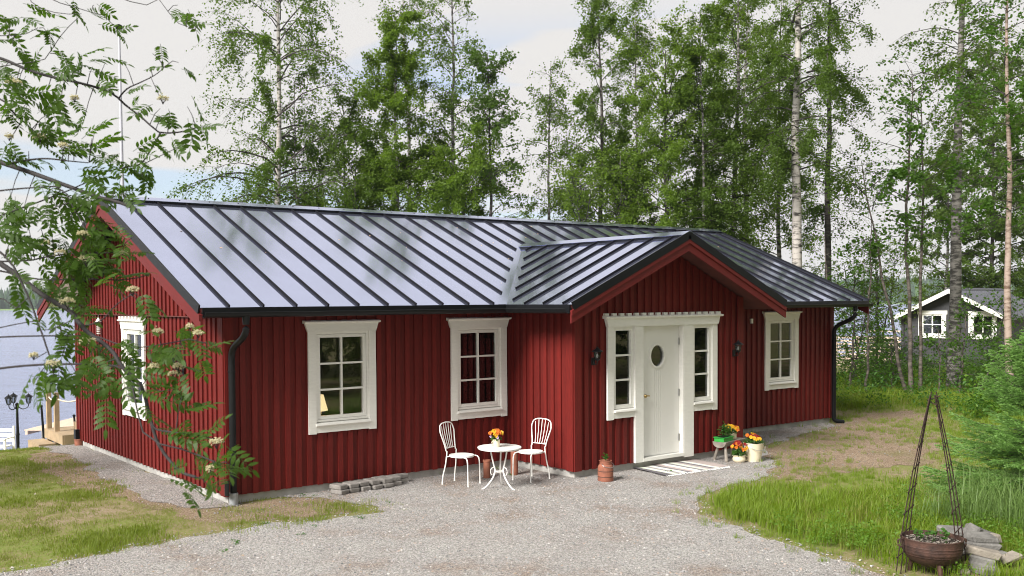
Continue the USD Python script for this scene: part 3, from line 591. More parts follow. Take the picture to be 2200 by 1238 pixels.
# porch slopes: u runs along the eave, from the valley to the front
pu = lambda y: -y
vL = lambda v: OE - 0 * v  # at the eave the slope starts at y = -OE
slopeL = Polygon([(OE, 0), (-yf, 0), (-yf, RP - 0.003), (-ym, RP - 0.003)])
slopeR = Polygon([(-OE, 0), (ym, RP - 0.003), (yf, RP - 0.003), (yf, 0)])
for fr, sl, sg in ((F_PL, slopeL, -1), (F_PR, slopeR, 1)):
    ys = np.arange(-1.343 - 0.42, 2.4, 0.42) * sg; ys = np.sort(ys)
    lo, hi = sl.bounds[0], sl.bounds[2]; us = np.r_[lo, [u for u in ys if lo + 0.03 < u < hi - 0.03], hi]
    inner = sl.buffer(-0.0).intersection(Polygon([(OE + 0.14, 0), (-yf, 0), (-yf, RP), (-ym + 0.14, RP)] if sg < 0 else [(-OE - 0.14, 0), (ym - 0.14, RP), (yf, RP), (yf, 0)]))
    for a, b in zip(us[:-1], us[1:]):
        g = sl.intersection(sbox(a + 0.001, -1, b - 0.001, 9)); m = prism(g, -0.006, 0.004, fr)
        if m: put(roof, 'roof_panel', m, 'roof')
    for s in us[1:-1]:
        ln = shapely.LineString([(s, 0.0), (s, RP - 0.02)]).intersection(inner)
        if ln.is_empty or ln.length < 0.06: continue
        v_ = sorted([ln.coords[0][1], ln.coords[-1][1]]); put(roof, 'standing_seam', seam_mesh(fr, s, v_[0], v_[1]), 'seam')
# the hidden rear slope
put(roof, 'rear_panel', prism(sbox(-L - OG, 0, OG, RL - 0.004), -0.006, 0.004, F_REAR), 'roof')
# ridge caps with screws, dark upstand below
for fr, u0, u1, ln in ((F_MAIN, -OG - 0.01, L + OG + 0.01, RL), (F_REAR, -L - OG - 0.01, OG + 0.01, RL), (F_PL, -ym + 0.05, -yf + 0.02, RP), (F_PR, yf - 0.02, ym - 0.05, RP)):
    put(roof, 'ridge_cap', fbox(fr, u0, u1, ln - 0.15, ln + 0.012, 0.040, 0.046), 'roof')
    put(roof, 'ridge_upstand', fbox(fr, u0 + 0.01, u1 - 0.01, ln - 0.145, ln - 0.11, 0.0045, 0.0395), 'black')
scr = []
for u in np.arange(-0.3, L + 0.4, 0.5): scr.append(fbox(F_MAIN, u, u + 0.016, RL - 0.06, RL - 0.044, 0.0465, 0.053))
put(roof, 'ridge_screws', join(scr), 'black', kind='stuff')
# black rake trim over red barge boards
for fr, u, sgn in ((F_MAIN, -OG, -1), (F_MAIN, L + OG, 1), (F_REAR, OG, 1), (F_REAR, -L - OG, -1)):
    a, b = (u - 0.022, u - 0.001) if sgn < 0 else (u + 0.001, u + 0.022)
    put(roof, 'rake_trim', fbox(fr, a, b, -0.01, RL + 0.003, -0.075, 0.040), 'black')
for fr, u, sgn in ((F_PL, -yf, 1), (F_PR, yf, -1)):
    a, b = (u + 0.001, u + 0.022) if sgn > 0 else (u - 0.022, u - 0.001)
    put(roof, 'rake_trim', fbox(fr, a, b, -0.01, RP + 0.003, -0.075, 0.040), 'black')
for xw, s in ((-OG - 0.001, -1), (L + OG - 0.028, 1)):
    for sd in (0, 1):
        yy = lambda t: (-OE - 0.02 + t * (D_ / 2 + OE + 0.02)) if sd == 0 else (D_ + OE + 0.02 - t * (D_ / 2 + OE + 0.02))
        zz = lambda t: HE - S1 * 0.02 + t * (ZR - HE)
        P_ = Polygon([(yy(0), zz(0) - 0.076), (yy(1), zz(1) - 0.072), (yy(1), zz(1) - 0.27), (yy(0), zz(0) - 0.27)])
        put(house, 'barge_board', prism(P_, 0, 0.029, (A(xw, 0, 0), A(0, 1, 0), Z, A(1, 0, 0))), 'red_trim')
        P_ = Polygon([(yy(0), zz(0) - 0.076), (yy(1), zz(1) - 0.072), (yy(1), zz(1) - 0.15), (yy(0), zz(0) - 0.15)])
        put(house, 'barge_trim', prism(P_, -0.018 if s < 0 else 0.0295, -0.0005 if s < 0 else 0.047, (A(xw, 0, 0), A(0, 1, 0), Z, A(1, 0, 0))), 'red_trim')
for sd in (-1, 1):
    x0, x1 = PM + sd * (PHW + 0.02), PM
    P_ = Polygon([(x0, HE - 0.084), (x1, ZRP - 0.074), (x1, ZRP - 0.26), (x0, HE - 0.26)])
    put(house, 'barge_board', prism(P_, 0, 0.029, (A(0, yf + 0.028, 0), A(1, 0, 0), Z, A(0, -1, 0))), 'red_trim')
    P_ = Polygon([(x0, HE - 0.084), (x1, ZRP - 0.074), (x1, ZRP - 0.14), (x0, HE - 0.15)])
    put(house, 'barge_trim', prism(P_, 0.0295, 0.045, (A(0, yf + 0.028, 0), A(1, 0, 0), Z, A(0, -1, 0))), 'red_trim')
# rafter soffit under the gable overhang and eaves stays the roof deck's own underside
def gutter(frame, u0, u1):
    th_ = np.linspace(math.pi, 2 * math.pi, 13); r = 0.062
    o = np.stack([r * np.cos(th_), r * np.sin(th_)], 1); i_ = np.stack([(r - 0.004) * np.cos(th_[::-1]), (r - 0.004) * np.sin(th_[::-1])], 1)
    ring = Polygon(np.vstack([o, i_])); lip = shapely.Point(-r, 0.0).buffer(0.008, 4).union(shapely.Point(r, 0).buffer(0.006, 4))
    ring = ring.union(lip).buffer(0)
    fr = (frame[0] + frame[1] * u0, frame[3], frame[2], frame[1]); m = prism(ring, 0, u1 - u0, fr)
    return m[0], m[1]
G0 = (A(0, -OE - 0.062, HE - 0.062), A(1, 0, 0), Z, A(0, -1, 0))
put(house, 'gutter', gutter(G0, -OG + 0.02, PM - PHW + 0.07), 'black', smooth=40)
put(house, 'gutter', gutter(G0, PM + PHW - 0.05, L + OG - 0.01), 'black', smooth=40)
G1 = (A(PM - PHW - 0.062, 0, HE - 0.062), A(0, -1, 0), Z, A(-1, 0, 0))
put(house, 'gutter', gutter(G1, OE + 0.13, -yf - 0.02), 'black', smooth=40)
put(house, 'eave_flashing', bx(-OG + 0.03, PM - PHW + 0.01, -OE - 0.03, -OE - 0.002, HE - 0.11, HE - 0.001), 'black')
put(house, 'eave_flashing', bx(PM + PHW - 0.01, L + OG - 0.03, -OE - 0.03, -OE - 0.002, HE - 0.11, HE - 0.001), 'black')
put(house, 'eave_flashing', bx(PM - PHW - 0.03, PM - PHW - 0.002, yf + 0.03, -OE - 0.03, HE - 0.11, HE - 0.001), 'black')
def downpipe(x, sx):
    d = sub(house, 'downpipe')
    y0 = -OE - 0.062
    put(d, 'outlet', lathe([(0.055, 0.05), (0.05, 0.0), (0.040, -0.09)], 14), 'black', smooth=40)
    stage.GetPrimAtPath(d + '/outlet').GetAttribute('points').Set(Vt.Vec3fArray.FromNumpy((np.array(stage.GetPrimAtPath(d + '/outlet').GetAttribute('points').Get()) + A(x + sx, y0, HE - 0.125)).astype(np.float32)))
    pts = smoothline([(x + sx, y0, HE - 0.18), (x + sx, y0, HE - 0.27), (x + sx * .85, y0 + 0.05, HE - 0.34), (x + sx * 0.15, -0.13, HE - 0.55), (x, -0.092, HE - 0.63), (x, -0.09, HE - 0.75)], 22)
    put(d, 'swan_neck', tube(pts, 0.043, 12), 'black', smooth=40)
    put(d, 'pipe', tube([(x, -0.09, HE - 0.74), (x, -0.09, 0.06)], 0.044, 12), 'black', smooth=40)
    for z in (1.62, 0.62):
        put(d, 'bracket', tube([(x, -0.09, z - 0.012), (x, -0.09, z + 0.012)], 0.049, 12), 'black', smooth=40)
    return d
d = downpipe(0.055, -0.0)
put(d, 'ground_socket', mv(lathe([(0.050, -0.13), (0.056, -0.13), (0.056, 0.02), (0.060, 0.022), (0.060, 0.05), (0.045, 0.052)], 16), A(0.055, -0.09, 0.0)), 'grey_plastic', smooth=40)
put(d, 'socket_seal', mv(lathe([(0.057, -0.12), (0.062, -0.118), (0.062, -0.102), (0.057, -0.10)], 16), A(0.055, -0.09, 0.0)), 'clay')
an = np.linspace(-0.2, math.pi * 0.75, 9)
shell = join([(np.vstack([np.stack([0.05 * np.cos(an), 0.05 * np.sin(an), np.full(9, 0.0)], 1), np.stack([0.05 * np.cos(an), 0.05 * np.sin(an), np.full(9, 0.20)], 1)]), np.vstack([[[k, k + 1, k + 10], [k, k + 10, k + 9]] for k in range(8)]))])
put(d, 'leaf_flap', (rotz(shell[0], 2.2) + A(-0.025, -0.12, 0.03), shell[1]), 'black')
d2 = downpipe(L - 0.075, 0.03)
put(d2, 'shoe', tube(smoothline([(L - 0.075, -0.09, 0.08), (L - 0.075, -0.095, -0.02), (L - 0.03, -0.16, -0.065), (L + 0.06, -0.24, -0.08)], 10), 0.044, 12), 'black', smooth=40)
put(house, 'motion_sensor', bx(10.68, 10.73, -0.055, -0.017, 2.03, 2.12), 'enamel_white')
# ------------------------------------------------------------------ lanterns and small things on the walls
put_ = put
def lantern(loc, rz, label):
    def put(t_, n_, m_, mat_, smooth=False): return put_(t_, n_, (np.asarray(m_[0]) * 0.70, m_[1]), mat_, smooth)
    """Wall lantern, local -y points away from the wall."""
    t = thing('wall_lantern', label, 'lantern', loc, rz, 'black wall lanterns on the red house')
    LS = 0.70
    put(t, 'back_plate', bx(-0.045, 0.045, -0.02, 0.0, -0.22, -0.06), 'black')
    put(t, 'arm', tube(smoothline([(0, -0.015, -0.14), (0, -0.06, -0.20), (0, -0.13, -0.19), (0, -0.14, -0.12)], 10), 0.011, 8), 'black', smooth=40)
    put(t, 'cup', mv(lathe([(0.0, -0.13), (0.035, -0.12), (0.062, -0.09), (0.052, -0.085)], 12), A(0, -0.14, 0)), 'black', smooth=40)
    put(t, 'glass', mv(lathe([(0.05, -0.088), (0.078, 0.07)], 6), A(0, -0.14, 0)), 'lantern_glass')
    for k in range(6):
        a = k * math.pi / 3
        put(t, 'rib', tube([(0.052 * math.cos(a), -0.14 + 0.052 * math.sin(a), -0.088), (0.081 * math.cos(a), -0.14 + 0.081 * math.sin(a), 0.07)], 0.005, 5), 'black')
    put(t, 'hood', mv(lathe([(0.125, 0.066), (0.118, 0.082), (0.06, 0.115), (0.035, 0.135), (0.03, 0.15), (0.012, 0.16), (0.014, 0.175), (0.0, 0.185)], 12), A(0, -0.14, 0)), 'black', smooth=40)
    put(t, 'bulb', mv(lathe([(0.0, -0.07), (0.024, -0.05), (0.030, -0.02), (0.018, 0.02), (0.0, 0.03)], 10), A(0, -0.14, 0)), 'enamel_white', smooth=True)
lantern((5.12, -PP - 0.018, 1.70), 0, 'black wall lantern left of the white front door')
lantern((8.36, -PP - 0.018, 1.70), 0, 'black wall lantern right of the white front door')
lantern((-0.018, 1.41, 1.66), -math.pi / 2, 'black wall lantern on the left gable wall behind the rowan twigs')
t = thing('wind_chime', 'small white striped wind chime hanging on the left gable wall', 'wind chime', (-0.06, 5.25, 1.98))
put(t, 'cap', lathe([(0.0, 0.30), (0.03, 0.25), (0.055, 0.21), (0.0, 0.20)], 10), 'enamel_white')
for k in range(6): put(t, 'ring', mv(lathe([(0.028, 0), (0.036, 0.008), (0.028, 0.016)], 10), A(0, 0, k * 0.032)), 'enamel_white')
put(t, 'string', tube([(0, 0, -0.02), (0, 0, 0.36)], 0.003, 5), 'grey_plastic')

# ---- inside the windows
t = thing('table_lamp', 'lit table lamp with cream shade standing inside the first front window', 'lamp', (1.46, 0.24, 0.80))
put(t, 'base', lathe([(0.0, 0.0), (0.055, 0.0), (0.058, 0.03), (0.048, 0.05), (0.058, 0.075), (0.058, 0.10), (0.046, 0.12), (0.058, 0.145), (0.058, 0.17), (0.04, 0.19), (0.02, 0.20), (0.0, 0.20)], 16), 'cream', smooth=40)
put(t, 'shade', lathe([(0.145, 0.19), (0.085, 0.41)], 20), 'lamp_shade', smooth=True)
put(t, 'shade_top', disc(0.084, 0.409, 20), 'lamp_shade')
t = thing('window_table', 'small wooden table under the first front window, inside the house', 'table', (1.7, 0.45, 0.03))
put(t, 'table_top', bx(-0.45, 0.45, -0.27, 0.3, 0.74, 0.77), 'inner_floor')
for a in (-0.41, 0.41):
    for b in (-0.23, 0.26): put(t, 'leg', bx(a - 0.025, a + 0.025, b - 0.025, b + 0.025, 0, 0.739), 'inner_floor')
def drape(w, h, n=26, folds=5, amp=0.025):
    u = np.linspace(0, 1, n); x = (u - 0.5) * w; y = amp * np.sin(u * folds * 2 * np.pi)
    v = np.vstack([np.stack([x, y, np.full(n, h)], 1), np.stack([x * 1.04, y * 1.2, np.full(n, h * 0.5)], 1), np.stack([x * 1.1, y * 1.5, np.zeros(n)], 1)])
    return v, gridf(3, n)
t = thing('lace_curtain', 'white lace curtain behind the left gable window', 'curtain', (0.22, 3.5, 0.80), math.pi / 2)
put(t, 'cloth', mv(drape(0.85, 0.62), A(0, 0, 0)), 'cloth', smooth=True); put(t, 'rod', tube([(-0.5, 0, 0.64), (0.5, 0, 0.64)], 0.008, 8), 'steel')
t = thing('hanging_cloth', 'white cloth hanging inside the left side light of the front door', 'cloth', (5.80, -1.375, 0.72))
put(t, 'cloth', drape(0.22, 0.95, folds=3), 'cloth', smooth=True); put(t, 'hook', tube([(0, 0.0, 0.95), (0, 0.02, 1.03)], 0.006, 6), 'steel')
t = thing('white_jacket', 'white jacket on a hanger seen through the oval door pane', 'jacket', (6.66, -1.27, 0.98))
put(t, 'body', drape(0.42, 0.70, folds=3), 'cloth', smooth=True); put(t, 'hanger', tube([(-0.2, 0, 0.70), (0, 0, 0.78), (0.2, 0, 0.70)], 0.007, 6), 'steel')
t = thing('window_ornament', 'brown lantern ornament standing inside the second front window', 'ornament', (4.24, 0.20, 0.80))
put(t, 'foot', lathe([(0.0, 0), (0.05, 0.0), (0.05, 0.03), (0.015, 0.06), (0.03, 0.10)], 12), 'brass', smooth=40); put(t, 'lantern_body', lathe([(0.05, 0.10), (0.055, 0.20), (0.03, 0.26), (0.008, 0.30)], 8), 'iron')

# ------------------------------------------------------------------ café set
def chair(label, loc, rz):
    """Local +x is the way the sitter faces."""
    t = thing('cafe_chair', label, 'chair', loc, rz, 'white metal cafe chairs by the red wall')
    r = 0.0095; sh = 0.415
    put(t, 'seat', lathe([(0.0, sh - 0.006), (0.175, sh - 0.006), (0.182, sh), (0.178, sh + 0.006), (0.0, sh + 0.004)], 28), 'enamel_white', smooth=40)
    put(t, 'seat_ring', tube([(0.172 * math.cos(a), 0.172 * math.sin(a), sh - 0.014) for a in np.linspace(0, 2 * np.pi, 25)], 0.008, 6, cap=False), 'enamel_white', smooth=True)
    for s in (-1, 1):
        put(t, 'leg', tube(smoothline([(0.10, s * 0.125, sh - 0.012), (0.17, s * 0.155, sh - 0.02), (0.195, s * 0.165, sh - 0.07), (0.20, s * 0.168, 0.20), (0.205, s * 0.17, 0.0)], 14), r, 7), 'enamel_white', smooth=40)
        put(t, 'foot', mv(lathe([(0.0, 0), (0.014, 0), (0.011, 0.014), (0.0, 0.014)], 8), A(0.205, s * 0.17, 0)), 'enamel_white')
        put(t, 'leg', tube(smoothline([(-0.165, s * 0.128, sh + 0.06), (-0.17, s * 0.132, sh - 0.02), (-0.185, s * 0.145, 0.26), (-0.215, s * 0.165, 0.10), (-0.222, s * 0.168, 0.0)], 14), r, 7), 'enamel_white', smooth=40)
        put(t, 'foot', mv(lathe([(0.0, 0), (0.014, 0), (0.011, 0.014), (0.0, 0.014)], 8), A(-0.222, s * 0.168, 0)), 'enamel_white')
    put(t, 'seat_bar', tube([(-0.17, -0.132, sh - 0.02), (-0.13, -0.11, sh - 0.014), (-0.13, 0.11, sh - 0.014), (-0.17, 0.132, sh - 0.02)], 0.008, 6), 'enamel_white')
    lean = lambda z: -0.165 - 0.10 * (z - sh) / 0.44
    hoop = [(-0.128, sh + 0.06), (-0.135, sh + 0.12), (-0.165, sh + 0.24), (-0.185, sh + 0.33), (-0.165, sh + 0.41), (-0.10, sh + 0.445), (0, sh + 0.452)]
    hoop = hoop + [(-y, z) for y, z in hoop[-2::-1]]
    put(t, 'back_hoop', tube(smoothline([(lean(z), y, z) for y, z in hoop], 40), r, 7), 'enamel_white', smooth=40)
    put(t, 'back_rail', tube([(lean(sh + .095) - 0.012 * math.cos(y / 0.131 * 1.5), y, sh + 0.095) for y in np.linspace(-0.131, 0.131, 9)], 0.007, 6), 'enamel_white', smooth=40)
    for k in range(5):
        y0 = (k - 2) * 0.042; y1 = (k - 2) * 0.062; zt_ = sh + 0.452 - 0.04 * (abs(k - 2) / 2) ** 2.2 - 0.004
        put(t, 'back_rod', tube(smoothline([(lean(sh + .095) - 0.010, y0, sh + 0.095), (lean(sh + .27) - 0.012, y0 * 1.3, sh + 0.27), (lean(zt_), y1, zt_)], 8), 0.0055, 6), 'enamel_white', smooth=40)
    return t
chair('white metal hoop-back chair left of the round cafe table', (3.215, -0.765, GZ + 0.008), math.atan2(-0.92, 0.39))
chair('white metal hoop-back chair right of the round cafe table', (4.205, -1.12, GZ + 0.008), math.atan2(-0.16, -0.99))
t = thing('cafe_table', 'round white metal cafe table on three scrolled legs', 'table', (3.44, -1.35, GZ + 0.008), 0.25)
th_ = 0.575
put(t, 'table_top', lathe([(0.0, th_ - 0.012), (0.300, th_ - 0.012), (0.308, th_ - 0.006), (0.304, th_ + 0.004), (0.0, th_ + 0.002)], 40), 'enamel_white', smooth=40)
put(t, 'top_rim', tube([(0.29 * math.cos(a), 0.29 * math.sin(a), th_ - 0.02) for a in np.linspace(0, 2 * np.pi, 33)], 0.008, 6, cap=False), 'enamel_white', smooth=True)
for k in range(3):
    a = k * 2 * np.pi / 3 + 0.5; c, s = math.cos(a), math.sin(a)
    pr = smoothline([(0.135, th_ - 0.015), (0.12, th_ - 0.10), (0.085, 0.33), (0.065, 0.25), (0.085, 0.18), (0.15, 0.085), (0.235, 0.012), (0.265, 0.004)], 22)
    put(t, 'leg', tube([(r_ * c, r_ * s, z) for r_, z in pr], 0.011, 7), 'enamel_white', smooth=40)
    sc = [(0.09 + 0.045 * math.cos(b) * (1 - 0.09 * b), 0.245 + 0.055 * math.sin(b) * (1 - 0.06 * b)) for b in np.linspace(-1.2, 4.8, 18)]
    put(t, 'scroll', tube([(r_ * c, r_ * s, z) for r_, z in sc], 0.006, 6), 'enamel_white', smooth=40)
put(t, 'brace_ring', tube([(0.06 * math.cos(a), 0.06 * math.sin(a), 0.235) for a in np.linspace(0, 2 * np.pi, 17)], 0.007, 6, cap=False), 'enamel_white', smooth=True)

# ---- flowers and pots
def blossom(seed, r=0.024):
    """A pansy: five overlapping rounded petals facing +z."""
    g = np.random.default_rng(seed); out = []
    for k, (a, s) in enumerate(((1.15, 1.0), (1.99, 1.0), (0.1, 0.95), (3.04, 0.95), (-1.57, 1.15))):
        c = A(math.cos(a), math.sin(a), 0) * r * 0.62; an = np.arange(8) * 2 * np.pi / 8; rr = r * 0.62 * s
        ring = np.stack([c[0] + rr * np.cos(an), c[1] + rr * np.sin(an), 0.003 + 0.004 * np.sin(an * 2 + g.uniform(0, 6)) + 0.0015 * k], 1)
        v = np.vstack([[c[0] * 0.6, c[1] * 0.6, 0.0015 * k - 0.002], ring]); kk = np.arange(8)
        out.append((v, np.stack([np.zeros(8, int), kk + 1, (kk + 1) % 8 + 1], 1)))
    return join(out)
def face_dir(m, d, at, spin):
    d = A(*d); d /= np.linalg.norm(d); x = np.cross([0.1, 0.2, 1], d); x /= np.linalg.norm(x); y = np.cross(d, x)
    v = rotz(m[0], spin); return v[:, :1] * x + v[:, 1:2] * y + v[:, 2:3] * d + A(*at), m[1]
def foliage(n, rad, h, size, seed, z0=0.0):
    g = np.random.default_rng(seed); a = g.uniform(0, 6.28, n); rr = rad * np.sqrt(g.uniform(0, 1, n)); z = z0 + h * g.uniform(0.05, 1, n) * (1 - 0.4 * (rr / rad) ** 2)
    c = np.stack([rr * np.cos(a), rr * np.sin(a), z], 1)
    return leaves(c, size, g, up=0.5)
def leaves(c, size, g, up=0.3, aspect=0.55, hang=None):
    """One diamond-shaped leaf of two bent triangles at each point."""
    n = len(c); d = g.normal(0, 1, (n, 3)); d[:, 2] = d[:, 2] * 0.6 - (0.0 if hang is None else hang); d /= np.linalg.norm(d, axis=1, keepdims=True)
    nn = g.normal(0, 1, (n, 3)); nn[:, 2] += up * 3; s = np.cross(d, nn); s /= np.linalg.norm(s, axis=1, keepdims=True) + 1e-9
    nrm = np.cross(s, d); L_ = size * g.uniform(0.7, 1.25, n)[:, None]; w = L_ * aspect * 0.5
    b = c - d * L_ * 0.5; t_ = c + d * L_ * 0.5; l = c - d * L_ * 0.06 + s * w + nrm * L_ * 0.10; r_ = c - d * L_ * 0.06 - s * w + nrm * L_ * 0.10
    v = np.stack([b, l, t_, r_], 1).reshape(-1, 3); o = np.arange(n)[:, None] * 4
    return v, np.vstack([o + A(0, 1, 2).astype(int), o + A(0, 2, 3).astype(int)])
def bloom(t, n, rad, z0, h, mats, seed, r=0.024, lean=(-0.5, -0.8)):
    g = np.random.default_rng(seed)
    for k in range(n):
        a = g.uniform(0, 6.28); rr = rad * math.sqrt(g.uniform(0.02, 1)); x, y = rr * math.cos(a), rr * math.sin(a); z = z0 + h * g.uniform(0.55, 1.0) * (1 - 0.3 * (rr / rad) ** 2)
        d = (x / rad * 0.7 + lean[0] * 0.9 + g.normal(0, 0.25), y / rad * 0.7 + lean[1] * 0.9 + g.normal(0, 0.25), 0.6)
        put(t, 'flower', face_dir(blossom(seed * 50 + k, r * g.uniform(0.85, 1.15)), d, (x, y, z), g.uniform(-0.4, 0.4)), mats[int(g.integers(len(mats)))])
GT = GZ + 0.008
t = thing('flower_mug', 'small cream pot of orange pansies on the white cafe table', 'flower pot', (3.40, -1.33, GT + th_ + 0.004))
put(t, 'pot', lathe([(0.0, 0.0), (0.046, 0.0), (0.049, 0.004), (0.053, 0.10), (0.057, 0.106), (0.052, 0.108), (0.047, 0.095)], 22), 'cream', smooth=40)
put(t, 'soil', disc(0.047, 0.096, 16), 'soil'); put(t, 'foliage', foliage(110, 0.075, 0.09, 0.035, 5, 0.095), 'herb')
put(t, 'handle', tube([(-0.052 - 0.03 * math.sin(b), 0.0, 0.055 + 0.032 * math.cos(b)) for b in np.linspace(0, np.pi, 9)], 0.005, 6), 'cream', smooth=True)
bloom(t, 26, 0.095, 0.11, 0.14, ['orange', 'orange', 'yellow', 'orange'], 31, 0.023); bloom(t, 4, 0.10, 0.10, 0.07, ['mauve'], 32, 0.018)
for nm, loc, h, r, lab in (('clay_pipe', (3.793, -0.60, GT), 0.265, 0.050, 'short brown clay pipe standing under the cafe table by the wall'), ('clay_pipe', (4.27, -0.66, GT), 0.40, 0.055, 'taller brown clay pipe behind the right cafe chair, in the corner')):
    t = thing(nm, lab, 'pipe', loc, 0, 'clay pipe ends standing by the wall')
    put(t, 'barrel', lathe([(r, -0.05), (r, h - 0.03), (r + 0.006, h - 0.028), (r + 0.006, h), (r - 0.008, h), (r - 0.008, 0.02)], 20), 'clay', smooth=40); put(t, 'inner_bottom', disc(r - 0.008, 0.05, 16), 'soil')
    if h > 0.3: put(t, 'lid', lathe([(0.0, h + 0.012), (r + 0.012, h + 0.012), (r + 0.012, h - 0.012)], 20), 'clay', smooth=30)
t = thing('milk_churn', 'rusty brown milk can with a seedling standing left of the door', 'milk can', (4.986, -1.862, GT))
put(t, 'body', lathe([(0.0, 0.0), (0.108, 0.0), (0.112, 0.008), (0.112, 0.20), (0.100, 0.225), (0.085, 0.24), (0.085, 0.285), (0.095, 0.292), (0.088, 0.298), (0.078, 0.27)], 28), 'clay', smooth=40)
put(t, 'soil', disc(0.08, 0.275, 18), 'soil'); put(t, 'foliage', leaves(rng.normal(0, 0.022, (16, 3)) + A(0, 0, 0.35), 0.05, rng, up=1.0, aspect=0.8), 'herb'); put(t, 'stem', tube([(0, 0, 0.27), (0.005, 0, 0.36)], 0.003, 5), 'herb')
put(t, 'handle', tube(smoothline([(-0.095, -0.02, 0.26), (-0.105, -0.055, 0.235), (0, -0.115, 0.20), (0.105, -0.055, 0.235), (0.095, -0.02, 0.26)], 16), 0.0035, 6), 'steel')
for z in (0.06, 0.14): put(t, 'hoop', lathe([(0.112, z), (0.1155, z + 0.005), (0.112, z + 0.010)], 28), 'iron', smooth=True)
# rag rug in front of the door
rug_c = A(6.70, -1.80); ru, rv = A(1.30, -0.12), A(-0.15, -0.88)
t = thing('rag_rug', 'striped rag rug lying on the gravel before the front door', 'rug', (6.03, -1.22, GT + 0.004), math.atan2(-0.06, 1.36))
nu, nv = 44, 24; u_, v_ = np.meshgrid(np.linspace(0, 1.38, nu), np.linspace(0, -0.98, nv), indexing='xy')
zz_ = 0.010 + 0.012 * meshkit.fbm(np.stack([u_ * 5, v_ * 5, 0 * u_], -1), 3)
rv_ = np.stack([u_ + 0.09 * v_ + 0.012 * (meshkit.noise(np.stack([u_ * 0, v_ * 9, u_ * 0], -1)) - 0.5), v_ + 0.02 * np.sin(u_ * 6), zz_], -1).reshape(-1, 3)
put(t, 'weave', (rv_, gridf(nv, nu)[:, ::-1]), 'rug', smooth=True)
fr_ = []
for x in np.arange(0.01, 1.37, 0.028):
    for y0, s in ((-0.98, -1),): fr_.append(tube([(x + 0.09 * y0, y0, 0.014), (x + 0.09 * y0 + rng.normal(0, 0.012), y0 + s * 0.04, 0.006)], 0.004, 4))
put(t, 'fringe', join(fr_), 'cloth', kind='stuff')
# rustic stool with trays and pots
t = thing('rustic_stool', 'rough half-log stool with splayed legs against the porch wall', 'stool', (7.93, -1.72, GT), 0.18)
an = np.linspace(np.pi, 2 * np.pi, 11); pr = Polygon(np.vstack([np.stack([0.115 * np.cos(an), 0.30 + 0.085 * np.sin(an)], 1), [[0.115, 0.312], [-0.115, 0.312]]]))
m = prism(pr, -0.33, 0.36, (A(0, 0, 0), A(0, 1, 0), Z, A(1, 0, 0))); put(t, 'seat', m, 'grey_wood')
for a, b in ((-0.24, -0.06), (-0.20, 0.07), (0.26, -0.06), (0.27, 0.07)):
    put(t, 'leg', tube([(a, b, 0.27), (a * 1.25, b * 1.9, 0.0)], [0.022, 0.026], 8), 'grey_wood', smooth=40)
st = GT + 0.313
t = thing('seed_tray', 'green plastic tray of seedlings on the left end of the stool', 'tray', (7.76, -1.75, st), 0.18)
o = Polygon([(-0.16, -0.085), (0.16, -0.085), (0.16, 0.085), (-0.16, 0.085)]).buffer(0.02)
put(t, 'tray', join([prism(o.buffer(-0.028), 0.0, 0.004, (A(0, 0, 0), A(1, 0, 0), A(0, 1, 0), Z)), prism(o.buffer(-0.02).difference(o.buffer(-0.026)), 0.0, 0.065, (A(0, 0, 0), A(1, 0, 0), A(0, 1, 0), Z)), prism(o.difference(o.buffer(-0.026)), 0.0655, 0.072, (A(0, 0, 0), A(1, 0, 0), A(0, 1, 0), Z))]), 'green_plastic')
put(t, 'soil', prism(o.buffer(-0.03), 0.045, 0.058, (A(0, 0, 0), A(1, 0, 0), A(0, 1, 0), Z)), 'soil')
put(t, 'black_cell', bx(-0.15, 0.03, -0.075, 0.04, 0.059, 0.085), 'black')
for k in range(12):
    x, y = rng.uniform(-0.04, 0.16), rng.uniform(-0.07, 0.08); h = rng.uniform(0.09, 0.20)
    put(t, 'seedling', join([tube([(x, y, 0.055), (x + 0.01, y, 0.06 + h)], 0.0025, 4), leaves(A(x, y, 0.06 + h * 0.7) + rng.normal(0, 0.032, (18, 3)), 0.050, rng, up=0.8)]), 'herb')
bx_ = (8.06, -1.66, st)
t = thing('sauce_pan', 'cream enamel saucepan of yellow pansies on the right end of the stool', 'saucepan', bx_)
put(t, 'pan', lathe([(0.0, 0.0), (0.078, 0.0), (0.084, 0.008), (0.086, 0.10), (0.090, 0.104), (0.084, 0.106), (0.080, 0.09)], 24), 'cream', smooth=40); put(t, 'soil', disc(0.08, 0.09, 18), 'soil')
put(t, 'handle', tube([(0.07, 0.03, 0.09), (0.20, 0.085, 0.135)], [0.010, 0.008], 8), 'enamel_white', smooth=40); put(t, 'foliage', foliage(150, 0.10, 0.09, 0.04, 8, 0.09), 'herb')
bloom(t, 24, 0.115, 0.10, 0.125, ['yellow'], 41, 0.023); bloom(t, 5, 0.13, 0.10, 0.11, ['red_petal', 'orange'], 42, 0.025, lean=(-0.9, -0.5))
t = thing('enamel_bucket', 'cream enamel bucket of red and yellow pansies on the ground', 'bucket', (8.06, -2.10, GT))
put(t, 'bucket', lathe([(0.0, 0.0), (0.118, 0.0), (0.122, 0.006), (0.118, 0.015), (0.155, 0.285), (0.163, 0.290), (0.160, 0.297), (0.150, 0.29), (0.147, 0.26)], 32), 'cream', smooth=40)
put(t, 'soil', disc(0.149, 0.265, 22), 'soil')
put(t, 'handle', tube(smoothline([(-0.158, -0.03, 0.26), (-0.12, -0.125, 0.205), (0.0, -0.17, 0.185), (0.11, -0.14, 0.20), (0.158, -0.05, 0.255)], 18), 0.004, 6), 'steel')
